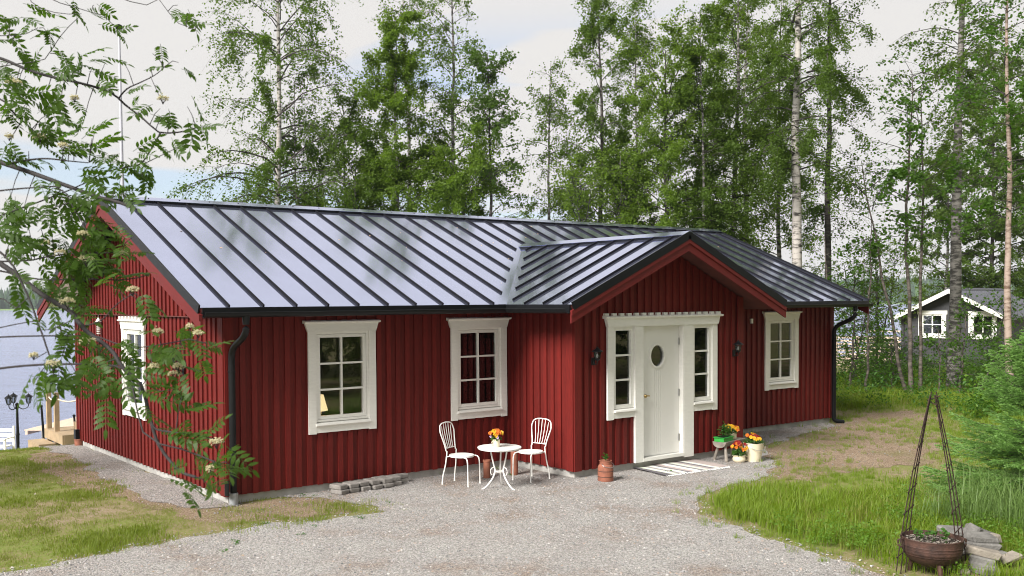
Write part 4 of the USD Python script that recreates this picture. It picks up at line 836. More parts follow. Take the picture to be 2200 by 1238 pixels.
put(t, 'grip', tube([(0.13, -0.12, 0.205), (0.168, -0.04, 0.25)], 0.014, 8), 'cream', smooth=40); put(t, 'foliage', foliage(260, 0.16, 0.12, 0.045, 9, 0.265), 'herb')
bloom(t, 11, 0.15, 0.28, 0.17, ['red_petal', 'red_petal', 'orange'], 51, 0.025, lean=(-0.7, -0.6)); bloom(t, 9, 0.15, 0.28, 0.16, ['yellow', 'yellow', 'red_petal'], 52, 0.025)
t = thing('chamber_pot', 'squat cream enamel pot of orange pansies in front of the stool', 'flower pot', (7.80, -2.02, GT))
put(t, 'pot', lathe([(0.0, 0.0), (0.075, 0.0), (0.098, 0.022), (0.104, 0.05), (0.094, 0.085), (0.092, 0.095), (0.108, 0.108), (0.104, 0.113), (0.088, 0.10)], 28), 'cream', smooth=40)
put(t, 'soil', disc(0.09, 0.10, 18), 'soil'); put(t, 'handle', tube([(0.095 + 0.045 * math.sin(b), -0.06, 0.055 + 0.036 * math.cos(b)) for b in np.linspace(-0.2, np.pi + 0.2, 11)], 0.009, 7), 'cream', smooth=True)
put(t, 'foliage', foliage(220, 0.115, 0.12, 0.045, 10, 0.10), 'herb')
bloom(t, 16, 0.12, 0.13, 0.18, ['orange', 'yellow', 'orange'], 61, 0.025); bloom(t, 5, 0.10, 0.22, 0.13, ['red_petal'], 62, 0.027, lean=(-0.8, -0.4))

# ---- paving bricks stacked along the wall
ords = ['leftmost', 'second', 'third', 'fourth', 'fifth', 'sixth']
gb = 'grey paving bricks stacked along the red wall'
def brick(name, label, size, loc, rz, seed, mat='paver', group=None, cat='brick', c=0.010, jit=0.0022, tilt=None):
    v, f_ = cbox(*size, c=c, jit=jit, seed=seed)
    if tilt: v = rot(v, tilt[0], tilt[1])
    path = numbered('/World', name); usdkit.mesh(stage, path, (rotz(v, rz) + A(*loc), f_), M[mat], smooth=25)
    data(stage.GetPrimAtPath(path), label, cat, group)
for k, (x, y, rz) in enumerate(((1.50, -0.30, 0.25), (1.69, -0.27, 0.10), (1.87, -0.26, 0.16), (2.05, -0.26, 0.13), (2.24, -0.27, 0.02), (2.42, -0.22, 0.0))):
    for lv in (0, 1):
        brick('paving_brick', f'{"upper" if lv else "lower"} grey paving brick of the {ords[k]} stack along the wall', (0.155, 0.215, 0.062), (x + rng.normal(0, 0.006) - 0.012 * lv, y + rng.normal(0, 0.008) + 0.02 * lv, GT + 0.030 + 0.064 * lv), rz + rng.normal(0, 0.04), 100 + k * 2 + lv, group=gb)
for lv in (0, 1): brick('paving_brick', f'{"upper" if lv else "lower"} grey paving brick of the rightmost stack, close to the wall', (0.215, 0.105, 0.062), (2.60, -0.12, GT + 0.030 + 0.064 * lv), 0.03, 120 + lv, group=gb)
for lv in (0, 1): brick('paving_brick', f'{"upper" if lv else "lower"} grey paving brick lying behind the fourth stack at the wall foot', (0.215, 0.105, 0.062), (2.24, -0.10, GT + 0.030 + 0.064 * lv), -0.05 + 0.1 * lv, 124 + lv, group=gb)

# ------------------------------------------------------------------ iron pot, trellis, stone pile
PC = A(4.03, -7.22, GZ)
t = thing('iron_cauldron', 'rusty cast-iron cauldron planted with seedlings at the gravel edge', 'cauldron', PC)
UsdGeom.Xformable(stage.GetPrimAtPath(t)).AddScaleOp().Set(Gf.Vec3f(0.92, 0.92, 0.92))
put(t, 'bowl', lathe([(0.0, 0.075), (0.10, 0.082), (0.18, 0.115), (0.245, 0.165), (0.278, 0.225), (0.284, 0.232), (0.288, 0.24), (0.292, 0.30), (0.298, 0.303), (0.293, 0.312), (0.296, 0.36), (0.302, 0.372), (0.298, 0.38), (0.287, 0.378), (0.282, 0.33)], 44), 'iron', smooth=35)
put(t, 'rib', lathe([(0.2905, 0.268), (0.295, 0.272), (0.2915, 0.277)], 44), 'iron', smooth=True); put(t, 'rib', lathe([(0.268, 0.207), (0.276, 0.209), (0.275, 0.216)], 44), 'iron', smooth=True)
sv = disc(0.283, 0.335, 30); put(t, 'soil', sv, 'soil')
for a in (-2.25, -0.1, 1.95): put(t, 'leg', tube([(0.19 * math.cos(a), 0.19 * math.sin(a), 0.13), (0.215 * math.cos(a), 0.215 * math.sin(a), 0.0)], [0.030, 0.020], 8), 'iron', smooth=40)
for sgn in (-1, 1):
    e_ = rgt * sgn; e_ = A(e_[0], e_[1], 0); e_ /= np.linalg.norm(e_)
    put(t, 'ear', tube(smoothline([e_ * 0.292 + A(0, 0, 0.355), e_ * 0.35 + A(0, 0, 0.35), e_ * 0.352 + A(0, 0, 0.30), e_ * 0.292 + A(0, 0, 0.275)], 9), 0.010, 6), 'iron', smooth=40)
g_ = np.random.default_rng(77)
for k in range(9):
    a = g_.uniform(0, 6.28); rr = g_.uniform(0.02, 0.22); x, y = rr * math.cos(a), rr * math.sin(a); h = g_.uniform(0.04, 0.12)
    put(t, 'seedling', join([tube([(x, y, 0.333), (x + 0.01, y - 0.005, 0.335 + h)], 0.0025, 4), leaves(A(x, y, 0.335 + h) + g_.normal(0, 0.025, (9, 3)) * A(1, 1, 0.4), 0.045, g_, up=1.2, aspect=0.8)]), 'herb')
nb = 260; an = g_.uniform(0, 6.28, nb); rr = 0.27 * np.sqrt(g_.uniform(0, 1, nb)); bark = []
for k in range(nb):
    c = A(rr[k] * math.cos(an[k]), rr[k] * math.sin(an[k]), 0.340); d = g_.normal(0, 1, 3) * A(1, 1, 0.2); d = d / np.linalg.norm(d) * g_.uniform(0.008, 0.026); s = np.cross(d, [0, 0, 1]) * 0.35
    bark.append((np.array([c - d - s, c + d - s, c + d + s, c - d + s + A(0, 0, 0.006)]), np.array([[0, 1, 2], [0, 2, 3]])))
put(t, 'mulch', join(bark), 'grey_wood', kind='stuff')
t = thing('trellis', 'tall rusty rod obelisk trellis standing over the iron cauldron', 'trellis', PC)
apex = 1.70
lad = []
for sgn in (-1, 1):
    e_ = A(rgt[0], rgt[1], 0) / np.linalg.norm(rgt[:2]) * sgn; n_ = A(-e_[1], e_[0], 0)
    rods = []
    for k in (-1, 0, 1):
        b0 = e_ * (0.305 + 0.066 * k) + n_ * (0.045 * k + 0.02); tp = e_ * (0.022 + 0.016 * k) + n_ * (0.02 * k) + A(0, 0, apex + 0.03 * (k == sgn))
        rods.append(smoothline([b0, b0 * 0.75 + tp * 0.25 + e_ * 0.020, b0 * 0.45 + tp * 0.55 + e_ * 0.026, b0 * 0.2 + tp * 0.8 + e_ * 0.014, tp], 24))
        put(t, 'rod', tube(rods[-1], 0.0060, 6), 'rust_dark', smooth=40)
    for q_ in np.linspace(0.12, 0.96, 8):
        p_ = [A(*[np.interp(q_ * apex + dz_, r_[:, 2], r_[:, c_]) for c_ in range(3)]) for r_, dz_ in ((rods[0], -0.025 * sgn), (rods[2], 0.025 * sgn))]
        ex_ = (p_[1] - p_[0]) * 0.22; put(t, 'rung', tube([p_[0] - ex_, p_[1] + ex_], 0.0052, 5), 'rust_dark')
put(t, 'tie', tube([A(-0.05, 0.03, apex - 0.05), A(0.05, -0.04, apex - 0.01)], 0.0055, 5), 'rust_dark'); put(t, 'tie', tube([A(-0.03, -0.05, apex - 0.09), A(0.03, 0.05, apex - 0.07)], 0.0055, 5), 'rust_dark')

P0 = A(4.46, -7.56, GZ); R2 = A(rgt[0], rgt[1], 0) / np.linalg.norm(rgt[:2]); F2 = A(fwd[0], fwd[1], 0) / np.linalg.norm(fwd[:2])
ya = math.atan2(R2[1], R2[0])
gs = 'broken paving stones heaped at the lower right corner'
for k, (dx, dz, df, sx, sy, sz, rz, tl, mat, lab) in enumerate((
    (-14, 4, 0.00, 0.20, 0.22, 0.07, 0.25, (0, 1, 0, 0.08), 'stone', 'lowest grey paving stone at the front of the heap'),
    (-8, 17, 0.06, 0.24, 0.22, 0.07, -0.45, (0, 1, 0, 0.12), 'stone', 'grey paving stone second from the bottom of the front stack'),
    (-8, 29, 0.10, 0.22, 0.20, 0.07, -0.40, (0, 1, 0, 0.14), 'stone', 'grey paving stone under the pale-topped slab in the front stack'),
    (-2, 45, 0.13, 0.31, 0.20, 0.07, -0.35, (0, 1, 0, 0.16), 'pale_stone', 'long pale-topped paving slab crowning the front stack'),
    (-46, 38, 0.28, 0.09, 0.20, 0.10, -0.35, (1, 0, 0, 0.35), 'pale_stone', 'small pale block leaning at the left of the heap'),
    (33, 40, 0.34, 0.28, 0.24, 0.08, 0.10, (0, 1, 0, 0.10), 'stone', 'broad grey slab lying under the two stacked blocks'),
    (30, 60, 0.40, 0.27, 0.20, 0.065, -0.10, (0, 1, 0, 0.10), 'stone', 'lower block of the two stacked in the middle of the heap'),
    (32, 75, 0.44, 0.27, 0.20, 0.07, 0.05, (0, 1, 0, 0.05), 'stone', 'topmost chamfered grey block of the stone heap'),
    (-20, 64, 0.52, 0.26, 0.30, 0.06, 0.5, (1, 0, 0, 0.55), 'stone', 'large flat grey slab tilted against the heap'),
    (6, 92, 0.78, 0.26, 0.20, 0.07, 0.0, (0, 1, 0, 0.05), 'stone', 'grey slab at the back of the heap'),
    (44, 92, 0.70, 0.12, 0.14, 0.11, 0.6, (1, 1, 0, 0.5), 'stone', 'pointed broken stone at the back right of the heap'),
    (66, 88, 0.80, 0.26, 0.2, 0.07, -0.5, (0, 1, 0, 0.3), 'stone', 'grey slab sloping down at the far right of the heap'),
    (64, 74, 0.52, 0.14, 0.12, 0.09, 0.3, (0, 1, 0, 0.1), 'pale_stone', 'pinkish rounded stone at the right of the heap'),
    (60, 32, 0.18, 0.24, 0.14, 0.05, 0.2, (0, 1, 0, -0.2), 'pale_stone', 'thin pale slab at the lower right of the heap'),
    (-40, 78, 0.60, 0.16, 0.16, 0.06, 0.4, (0, 1, 0, 0.2), 'stone', 'small grey slab half hidden at the left back of the heap'))):
    z = max(0.03, (dz - df * 55) / 223.0)
    loc = P0 + R2 * dx / 223.0 + F2 * df + A(0, 0, z)
    brick('paving_stone', lab, (sx, sy, sz), loc, ya + rz, 200 + k, mat, gs, 'stone', c=0.014, jit=0.006, tilt=(tl[:3], tl[3]))
for k, (dx, df, r_) in enumerate(((-58, -0.03, 0.05), (10, -0.05, 0.055))):
    m_ = trimesh.creation.icosphere(2); v = np.array(m_.vertices) * (0.85 + 0.3 * meshkit.noise(np.array(m_.vertices) * 1.7 + k))[:, None] * r_ * A(1.2, 1, 0.75)
    path = numbered('/World', 'cobble'); usdkit.mesh(stage, path, (v + P0 + R2 * dx / 223 + F2 * df + A(0, 0, 0.02), np.array(m_.faces)), M['pale_stone'], smooth=True)
    data(stage.GetPrimAtPath(path), ('round pale cobble at the foot of the cauldron', 'round pale cobble in front of the stone heap')[k], 'stone')

# ------------------------------------------------------------------ behind the left gable: deck, steps, jetty, lamp post, garden chair
t = thing('timber_deck', 'new timber deck with rope rail and steps at the back corner of the red house', 'deck', (0, 0, 0))
dz = -0.06
for k in range(11): put(t, 'plank', bx(0.05, 2.4, 8.05 + k * 0.124, 8.05 + k * 0.124 + 0.118, dz - 0.032, dz), 'deck')
put(t, 'edge_board', bx(0.02, 0.048, 8.03, 9.42, dz - 0.19, dz - 0.002), 'deck'); put(t, 'edge_board', bx(0.05, 2.4, 8.02, 8.048, dz - 0.19, dz - 0.002), 'deck')
put(t, 'bench_step', bx(0.45, 1.3, 8.5, 8.85, dz + 0.001, dz + 0.16), 'deck')
for x, y in ((0.10, 8.75), (0.42, 8.30), (0.10, 9.36)): put(t, 'post', bx(x - 0.045, x + 0.045, y - 0.045, y + 0.045, -0.9, 0.72), 'deck')
for k in range(3): put(t, 'step', bx(-0.32 - 0.28 * k, -0.01 - 0.28 * k, 8.45, 9.35, dz - 0.24 - 0.19 * k, dz - 0.20 - 0.19 * k), 'deck'); put(t, 'riser', bx(-0.315 - 0.28 * k, -0.285 - 0.28 * k, 8.45, 9.35, dz - 0.43 - 0.19 * k, dz - 0.241 - 0.19 * k), 'deck')
for a, b in (((0.10, 8.75), (0.42, 8.30)), ((0.10, 8.75), (0.10, 9.36)), ((0.42, 8.30), (0.9, 7.6))):
    put(t, 'rope', tube([(a[0] + (b[0] - a[0]) * q, a[1] + (b[1] - a[1]) * q, 0.60 - 0.22 * q * (1 - q)) for q in np.linspace(0, 1, 9)], 0.016, 6), 'rope', smooth=True)
t = thing('drain_cap', 'red-brown clay drain collar at the far gable corner', 'drain', (-0.02, 6.75, GZ))
put(t, 'collar', lathe([(0.075, -0.05), (0.075, 0.10), (0.082, 0.102), (0.082, 0.13), (0.06, 0.13)], 16), 'clay', smooth=40); put(t, 'flap', bx(-0.07, 0.06, -0.06, 0.06, 0.131, 0.30), 'black')
t = thing('jetty', 'pale plank jetty reaching out into the lake', 'jetty', (5.6, 30.9, -2.62), math.atan2(0.75, 0.66))
for k in range(26): put(t, 'plank', bx(-1.2 + k * 0.30, -1.2 + k * 0.30 + 0.285, -0.75, 0.75, 0.0, 0.04), 'pale_deck')
for s in (-1, 1): put(t, 'stringer', bx(-1.2, 6.6, s * 0.66 - 0.05, s * 0.66 + 0.05, -0.16, -0.001), 'pale_deck')
for x in (0.2, 3.0, 6.0):
    for s in (-1, 1): put(t, 'pile', tube([(x, s * 0.70, -2.5), (x, s * 0.70, -0.001)], 0.07, 8), 'grey_wood')
for k, (x, y, z0, ln, lab) in enumerate(((3.95, 25.9, -3.3, 2.1, 'dark slanting mooring pole nearest the shore'), (4.9, 25.2, -3.3, 1.75, 'shorter dark mooring pole beside the jetty'))):
    t = thing('mooring_pole', lab, 'pole', (x, y, z0)); put(t, 'shaft', tube([(0, 0, 0), (-0.10, 0.05, ln)], [0.05, 0.04], 8), 'black'); put(t, 'cap', mv(lathe([(0.055, ln - 0.05), (0.055, ln), (0, ln + 0.02)], 8), A(-0.10, 0.05, 0)), 'black')
lx, ly = 1.34, 18.02; lz = float(height(lx, ly))
t = thing('lamp_post', 'black garden lamp post with three lanterns on the lawn by the lake', 'lamp post', (lx, ly, lz))
put(t, 'post', lathe([(0.0, 0), (0.10, 0.0), (0.095, 0.05), (0.055, 0.12), (0.045, 0.30), (0.048, 0.75), (0.062, 0.78), (0.04, 0.82), (0.032, 1.5), (0.045, 1.53), (0.05, 1.60), (0.06, 1.64), (0.02, 1.68)], 14), 'black', smooth=40)
for k in range(3):
    a = math.atan2(R2[1], R2[0]) + k * 2 * np.pi / 3 + 0.2; c, s = math.cos(a), math.sin(a)
    put(t, 'arm', tube(smoothline([(0.03 * c, 0.03 * s, 1.58), (0.16 * c, 0.16 * s, 1.50), (0.29 * c, 0.29 * s, 1.56), (0.31 * c, 0.31 * s, 1.64)], 9), 0.013, 6), 'black', smooth=40)
    put(t, 'lantern', mv(lathe([(0.0, 1.64), (0.045, 1.65), (0.052, 1.66)], 6), A(0.31 * c, 0.31 * s, 0)), 'black')
    put(t, 'lantern_glass', mv(lathe([(0.05, 1.66), (0.088, 1.84)], 6), A(0.31 * c, 0.31 * s, 0)), 'lantern_glass')
    for q in range(6):
        b = q * math.pi / 3; put(t, 'rib', tube([(0.31 * c + 0.052 * math.cos(b), 0.31 * s + 0.052 * math.sin(b), 1.66), (0.31 * c + 0.09 * math.cos(b), 0.31 * s + 0.09 * math.sin(b), 1.84)], 0.006, 4), 'black')
    put(t, 'hood', mv(lathe([(0.125, 1.835), (0.115, 1.855), (0.04, 1.91), (0.015, 1.93), (0.0, 1.97)], 6), A(0.31 * c, 0.31 * s, 0)), 'black')
cp = CAM + fwd * 26.0 + rgt * (26.0 * (-8 - 1003) / 2126.4); cz = float(height(cp[0], cp[1]))
t = thing('garden_chair', 'white wooden garden chair at the left edge, beyond the lawn', 'chair', (cp[0], cp[1], cz), math.atan2(R2[1], R2[0]))
for k in range(3): put(t, 'back_slat', bx(-0.30, 0.24, 0.25, 0.275, 0.50 + 0.13 * k, 0.60 + 0.13 * k), 'enamel_white')
for k in range(4): put(t, 'seat_slat', bx(-0.30, 0.24, -0.25 + 0.12 * k, -0.14 + 0.12 * k, 0.40, 0.425), 'enamel_white')
for x in (-0.33, 0.245):
    put(t, 'rear_leg', bx(x, x + 0.055, 0.24, 0.295, 0, 0.92), 'enamel_white'); put(t, 'front_leg', bx(x, x + 0.055, -0.28, -0.225, 0, 0.62), 'enamel_white'); put(t, 'arm', bx(x, x + 0.06, -0.30, 0.239, 0.621, 0.65), 'enamel_white')
fx, fy = 2.88, 13.14; fz = float(height(fx, fy))
t = thing('flagpole', 'tall white flagpole with dark knob rising behind the left end of the roof', 'flagpole', (fx, fy, fz))
put(t, 'pole', tube([(0, 0, 0), (0, 0, 5), (-0.02, 0, 9.36 - fz)], [0.062, 0.052, 0.03], 12), 'pole', smooth=40); put(t, 'knob', mv(lathe([(0.0, -0.02), (0.07, 0.0), (0.10, 0.06), (0.07, 0.10), (0.0, 0.13)], 12), A(-0.02, 0, 9.36 - fz)), 'black', smooth=True)

# ------------------------------------------------------------------ the dark grey cabin on the right
HA = A(39.46, 10.93); er = A(0.21, -0.978); er /= np.linalg.norm(er)     # along the gable, to the right
hz0 = float(height(HA[0], HA[1])) - 0.35
cab = thing('grey_cabin', 'dark grey boarded cabin with white trim and grey sheet roof among the trees', 'cabin', (HA[0], HA[1], 0), math.atan2(er[1], er[0]))
# local: x along the gable, y away from the camera; z is height
HW, EV, AP, CD = 2.18, 1.92, 2.87, 8.5
FG = (A(0, 0, 0), A(1, 0, 0), Z, A(0, -1, 0))
sl = (AP - 1.56) / 2.52
gz = lambda x: AP - sl * abs(x) - 0.14
wl = sub(cab, 'front_wall')
cw = [(-1.42, 0.62, -0.22, 1.86), (0.72, 0.60, 1.88, 1.84)]
solid = Polygon([(-HW, hz0), (HW, hz0), (HW, gz(HW)), (0, gz(0)), (-HW, gz(HW))])
for w_ in cw: solid = solid.difference(sbox(w_[0] + 0.1, w_[1] + 0.1, w_[2] - 0.1, w_[3] - 0.1))
usdkit.mesh(stage, wl + '/sheathing', prism(solid, -0.16, -0.03, FG), M['dark_siding'])
z = hz0
while z < gz(0):
    b = solid.intersection(sbox(-9, z, 9, z + 0.138))
    for g in getattr(b, 'geoms', [b]):
        m = prism(g, -0.029, 0.0, FG)
        if m: put(wl, 'board', m, 'dark_siding')
    z += 0.145
for nm, fr_, ln in (('side_wall', (A(HW, 0, 0), A(0, 1, 0), Z, A(1, 0, 0)), CD), ('side_wall', (A(-HW, CD, 0), A(0, -1, 0), Z, A(-1, 0, 0)), CD)):
    put(cab, nm, prism(sbox(0.005, hz0, ln, gz(HW)), -0.16, 0.0, fr_), 'dark_siding')
put(cab, 'rear_wall', prism(Polygon([(-HW, hz0), (HW, hz0), (HW, gz(HW)), (0, gz(0)), (-HW, gz(HW))]), -CD, -CD + 0.15, FG), 'dark_siding')
put(cab, 'inner_wall', bx(-HW + 0.2, HW - 0.2, 2.5, 2.6, hz0 + 0.1, 1.9), 'inner'); put(cab, 'inner_floor', bx(-HW + 0.17, HW - 0.17, 0.17, CD - 0.2, hz0 + 0.3, hz0 + 0.4), 'inner_floor')
for s in (-1, 1):
    P_ = Polygon([(0, AP), (s * 2.52, 1.56), (s * 2.52, 1.47), (0, AP - 0.10)])
    put(cab, 'roof_slope', prism(P_, -CD - 0.4, 0.50, FG), 'dark_roof')
    P_ = Polygon([(0, AP - 0.02), (s * 2.53, 1.54), (s * 2.53, 1.36), (0, AP - 0.20)]); put(cab, 'barge_board', prism(P_, 0.501, 0.53, FG), 'white')
    P_ = Polygon([(0, AP + 0.005), (s * 2.53, 1.565), (s * 2.53, 1.46), (0, AP - 0.10)]); put(cab, 'barge_trim', prism(P_, 0.531, 0.55, FG), 'white')
    dir_ = A(s * 2.52, 1.56 - AP); ll = np.linalg.norm(dir_); dir_ /= ll
    nrm_ = A(-dir_[1], dir_[0]) * (1 if s < 0 else 1)
    if nrm_[1] < 0: nrm_ = -nrm_
    for k in range(0):
        pass
    ribs = []
    for y in np.arange(-0.45, CD + 0.3, 0.19):
        p0, p1 = A(0, AP) + dir_ * 0.05, A(0, AP) + dir_ * (ll - 0.02)
        q = [A(p0[0], y, p0[1] + 0.002), A(p1[0], y, p1[1] + 0.002), A(p1[0], y + 0.05, p1[1] + 0.002), A(p0[0], y + 0.05, p0[1] + 0.002)]
        up_ = A(nrm_[0], 0, nrm_[1]) * 0.022; q2 = [v + up_ for v in q]
        ribs.append((np.array(q + q2), BOXF))
    put(cab, 'roof_rib', join(ribs), 'dark_roof', kind='stuff')
put(cab, 'ridge_cap', prism(Polygon([(-0.16, AP - 0.05), (0, AP + 0.035), (0.16, AP - 0.05), (0.16, AP - 0.02), (0, AP + 0.06), (-0.16, AP - 0.02)]), -CD - 0.4, 0.50, FG), 'dark_roof')
put(cab, 'corner_board', bx(-HW - 0.012, -HW + 0.10, -0.03, -0.001, hz0, gz(HW) - 0.01), 'dark_siding'); put(cab, 'corner_board', bx(HW - 0.10, HW + 0.012, -0.03, -0.001, hz0, gz(HW) - 0.01), 'dark_siding')
for (a, b, c, d_) in cw:
    w = sub(cab, 'window'); W = 0.15
    put(w, 'casing', fbox(FG, a, a + W, b, d_ - W, 0.004, 0.05), 'white'); put(w, 'casing', fbox(FG, c - W, c, b, d_ - W, 0.004, 0.05), 'white')
    put(w, 'head_board', fbox(FG, a - 0.05, c + 0.05, d_ - W + 0.001, d_ + 0.02, 0.004, 0.06), 'white'); put(w, 'sill', fbox(FG, a + W, c - W, b, b + W, 0.004, 0.06), 'white')
    put(w, 'sash', prism(sbox(a + W, b + W, c - W, d_ - W).difference(sbox(a + W + 0.06, b + W + 0.06, c - W - 0.06, d_ - W - 0.06)), -0.08, 0.02, FG), 'white')
    xm, zm = (a + c) / 2, (b + d_) / 2
    put(w, 'muntin', fbox(FG, xm - 0.025, xm + 0.025, b + W + 0.06, d_ - W - 0.06, -0.06, 0.005), 'white'); put(w, 'muntin', fbox(FG, a + W + 0.06, c - W - 0.06, zm - 0.02, zm + 0.02, -0.058, 0.003), 'white')
    for x0, x1 in ((a + W + 0.061, xm - 0.026), (xm + 0.026, c - W - 0.061)):
        for z0, z1 in ((b + W + 0.061, zm - 0.021), (zm + 0.021, d_ - W - 0.061)): put(w, 'pane', fbox(FG, x0, x1, z0, z1, -0.04, -0.036), 'pane')
dk = thing('grey_cabin_deck', 'raised wooden terrace with slatted railing left of the grey cabin', 'terrace', (HA[0], HA[1], 0), math.atan2(er[1], er[0]))
put(dk, 'floor', bx(-5.4, -HW - 0.02, 0.2, 5.0, -0.55, -0.42), 'pale_deck')
for k in range(6): put(dk, 'rail', bx(-5.4, -HW - 0.02, 0.15, 0.19, -0.28 + 0.16 * k, -0.28 + 0.16 * k + (0.075 if k < 5 else 0.11)), 'pale_deck')
put(dk, 'hand_rail', bx(-5.4, -HW - 0.02, 4.9, 4.98, 0.70, 0.78), 'pale_deck'); put(dk, 'skirt', bx(-5.4, -HW - 0.4, 0.10, 0.149, -0.80, -0.45), 'pale_deck')
for x in (-5.35, -4.3, -3.3, -2.42): put(dk, 'post', bx(x - 0.05, x + 0.05, 0.191, 0.28, -1.5, 0.62), 'enamel_white' if x > -3 else 'pale_deck')
g0 = thing('covered_grill', 'grill under a dark cover on the terrace of the grey cabin', 'grill', (HA[0] + er[0] * -3.5 - er[1] * 1.4, HA[1] + er[1] * -3.5 + er[0] * 1.4, -0.42), math.atan2(er[1], er[0]))
m_ = trimesh.creation.icosphere(3); v = np.array(m_.vertices); v[:, 2] = np.where(v[:, 2] < 0, np.maximum(v[:, 2] * 4, -1), v[:, 2]); rr = 1 + 0.06 * np.sin(np.arctan2(v[:, 1], v[:, 0]) * 9) * (v[:, 2] < 0.6)
v = v * np.stack([rr, rr, np.ones_like(rr)], 1) * A(0.75, 0.4, 0.46) + A(0, 0, 0.62); v[:, 2] = np.where(v[:, 2] < 0.17, 0.0, v[:, 2])
put(g0, 'cover', (v, np.array(m_.faces)), 'grill', smooth=40); put(g0, 'tie_cord', tube([(0.76 * math.cos(a), 0.41 * math.sin(a), 0.22) for a in np.linspace(0, 6.28, 24)], 0.012, 5, cap=False), 'rope')
# ------------------------------------------------------------------ trees
def tubes(P, Rr, sides):
    """Many polylines at once: P (n, k, 3), Rr (n, k)."""
    n, k, _ = P.shape; t = np.gradient(P, axis=1); t /= np.linalg.norm(t, axis=2, keepdims=True) + 1e-9
    ref = np.where(np.abs(t[..., 2:3]) < 0.9, A(0, 0, 1), A(1, 0, 0)); a = np.cross(t, ref); a /= np.linalg.norm(a, axis=2, keepdims=True) + 1e-9; b = np.cross(t, a)
    an = np.arange(sides) * 2 * np.pi / sides
    v = P[:, :, None] + Rr[:, :, None, None] * (np.cos(an)[None, None, :, None] * a[:, :, None] + np.sin(an)[None, None, :, None] * b[:, :, None])
    i, j = np.meshgrid(np.arange(k - 1), np.arange(sides), indexing='ij'); j2 = (j + 1) % sides
    q = np.stack([i * sides + j, i * sides + j2, (i + 1) * sides + j2, (i + 1) * sides + j], -1).reshape(-1, 4)
    f = np.vstack([q[:, [0, 2, 1]], q[:, [0, 3, 2]]]); f = (f[None] + (np.arange(n) * k * sides)[:, None, None]).reshape(-1, 3)
    return v.reshape(-1, 3), f
def prof(s, kind):
    if kind == 'birch': return np.minimum(1, 0.5 + 1.6 * s) * (1 - s) ** 0.62 + 0.10
    if kind == 'cone': return (1 - s) ** 0.85 + 0.08
    if kind == 'round': return np.sqrt(np.clip(1 - (2 * s - 1) ** 2, 0, 1)) * 0.92 + 0.08
    return np.minimum(1, 0.6 + 0.8 * s) * (1 - s) ** 0.45 + 0.12
def broadleaf(g, stems, crown0, hw, n_leaf, kind='birch', droop=0.6, lsize=0.07, limb_step=0.12, twig_len=0.65, gap=0.0):
    """Limbs, twigs and leaves along the given stems (arrays of points from the base up)."""
    LP, LR, TP, TR = [], [], [], []
    for st in stems:
        z0, z1 = st[0, 2] + crown0, st[-1, 2]
        nl = max(8, int((z1 - z0) / limb_step)); s = np.sort(g.uniform(0, 1, nl)); zz = z0 + (z1 - z0) * s
        if gap: keep = meshkit.noise(np.stack([zz * 1.1, zz * 0 + g.uniform(0, 50), zz * 0], 1)) > gap; s, zz = s[keep], zz[keep]; nl = len(s)
        bx_, by_ = np.interp(zz, st[:, 2], st[:, 0]), np.interp(zz, st[:, 2], st[:, 1])
        az_ = np.arange(nl) * 2.399 + g.uniform(0, 6) + g.normal(0, 0.5, nl); ln = hw * prof(s, kind) * g.uniform(0.55, 1.15, nl)
        el = g.uniform(0.45, 0.95, nl) * (0.6 + 0.7 * s); t = np.linspace(0, 1, 6)
        hor = ln[:, None] * t * (1 - 0.10 * t); ver = ln[:, None] * (np.tan(np.clip(el, 0, 1.1))[:, None] * t * 0.75 - droop * (0.75 - 0.35 * s)[:, None] * t ** 2)
        wob = np.cumsum(g.normal(0, 0.05, (nl, 6)), 1) * ln[:, None]
        P = np.stack([bx_[:, None] + np.cos(az_)[:, None] * hor - np.sin(az_)[:, None] * wob, by_[:, None] + np.sin(az_)[:, None] * hor + np.cos(az_)[:, None] * wob, zz[:, None] + ver], -1)
        LP.append(P); LR.append((0.006 + 0.009 * ln)[:, None] * (1 - 0.85 * t)[None])
    P, Rr = np.vstack(LP), np.vstack(LR)
    ln = np.linalg.norm(P[:, -1] - P[:, 0], axis=1); nt = np.maximum(2, (ln * 6.5).astype(int) + 2)
    idx = np.repeat(np.arange(len(P)), nt); tt = np.clip(g.beta(1.6, 1.0, len(idx)), 0.12, 1); k = np.minimum((tt * 5).astype(int), 4); fr = tt * 5 - k
    b = P[idx, k] * (1 - fr)[:, None] + P[idx, k + 1] * fr[:, None]; d = P[idx, k + 1] - P[idx, k]; d /= np.linalg.norm(d, axis=1, keepdims=True) + 1e-9
    d = d + g.normal(0, 0.75, d.shape); d[:, 2] -= 0.15; d /= np.linalg.norm(d, axis=1, keepdims=True)
    tl = twig_len * g.uniform(0.4, 1.2, len(idx)); q = np.linspace(0, 1, 4)
    T = b[:, None] + d[:, None] * (tl[:, None] * q)[..., None]; T[..., 2] -= droop * 0.55 * tl[:, None] * q ** 2
    TRr = (0.005 * (1 - 0.75 * q))[None] * np.ones((len(idx), 1))
    wl = g.lognormal(0, 0.55, len(P)); wt = tl * wl[idx] * g.lognormal(0, 0.75, len(idx)); wt /= wt.sum(); wi = g.choice(len(idx), n_leaf, p=wt); u = g.uniform(0.15, 1.05, n_leaf) * 3; k = np.minimum(u.astype(int), 2); fr = u - k
    c = T[wi, k] * (1 - fr)[:, None] + T[wi, k + 1] * fr[:, None] + g.normal(0, 0.062, (n_leaf, 3))
    c[:, 2] -= lsize * 0.4
    lv = leaves(c, lsize, g, up=0.25, aspect=0.72, hang=0.35)
    return join([tubes(P, Rr, 5), tubes(T, TRr, 3)]), lv
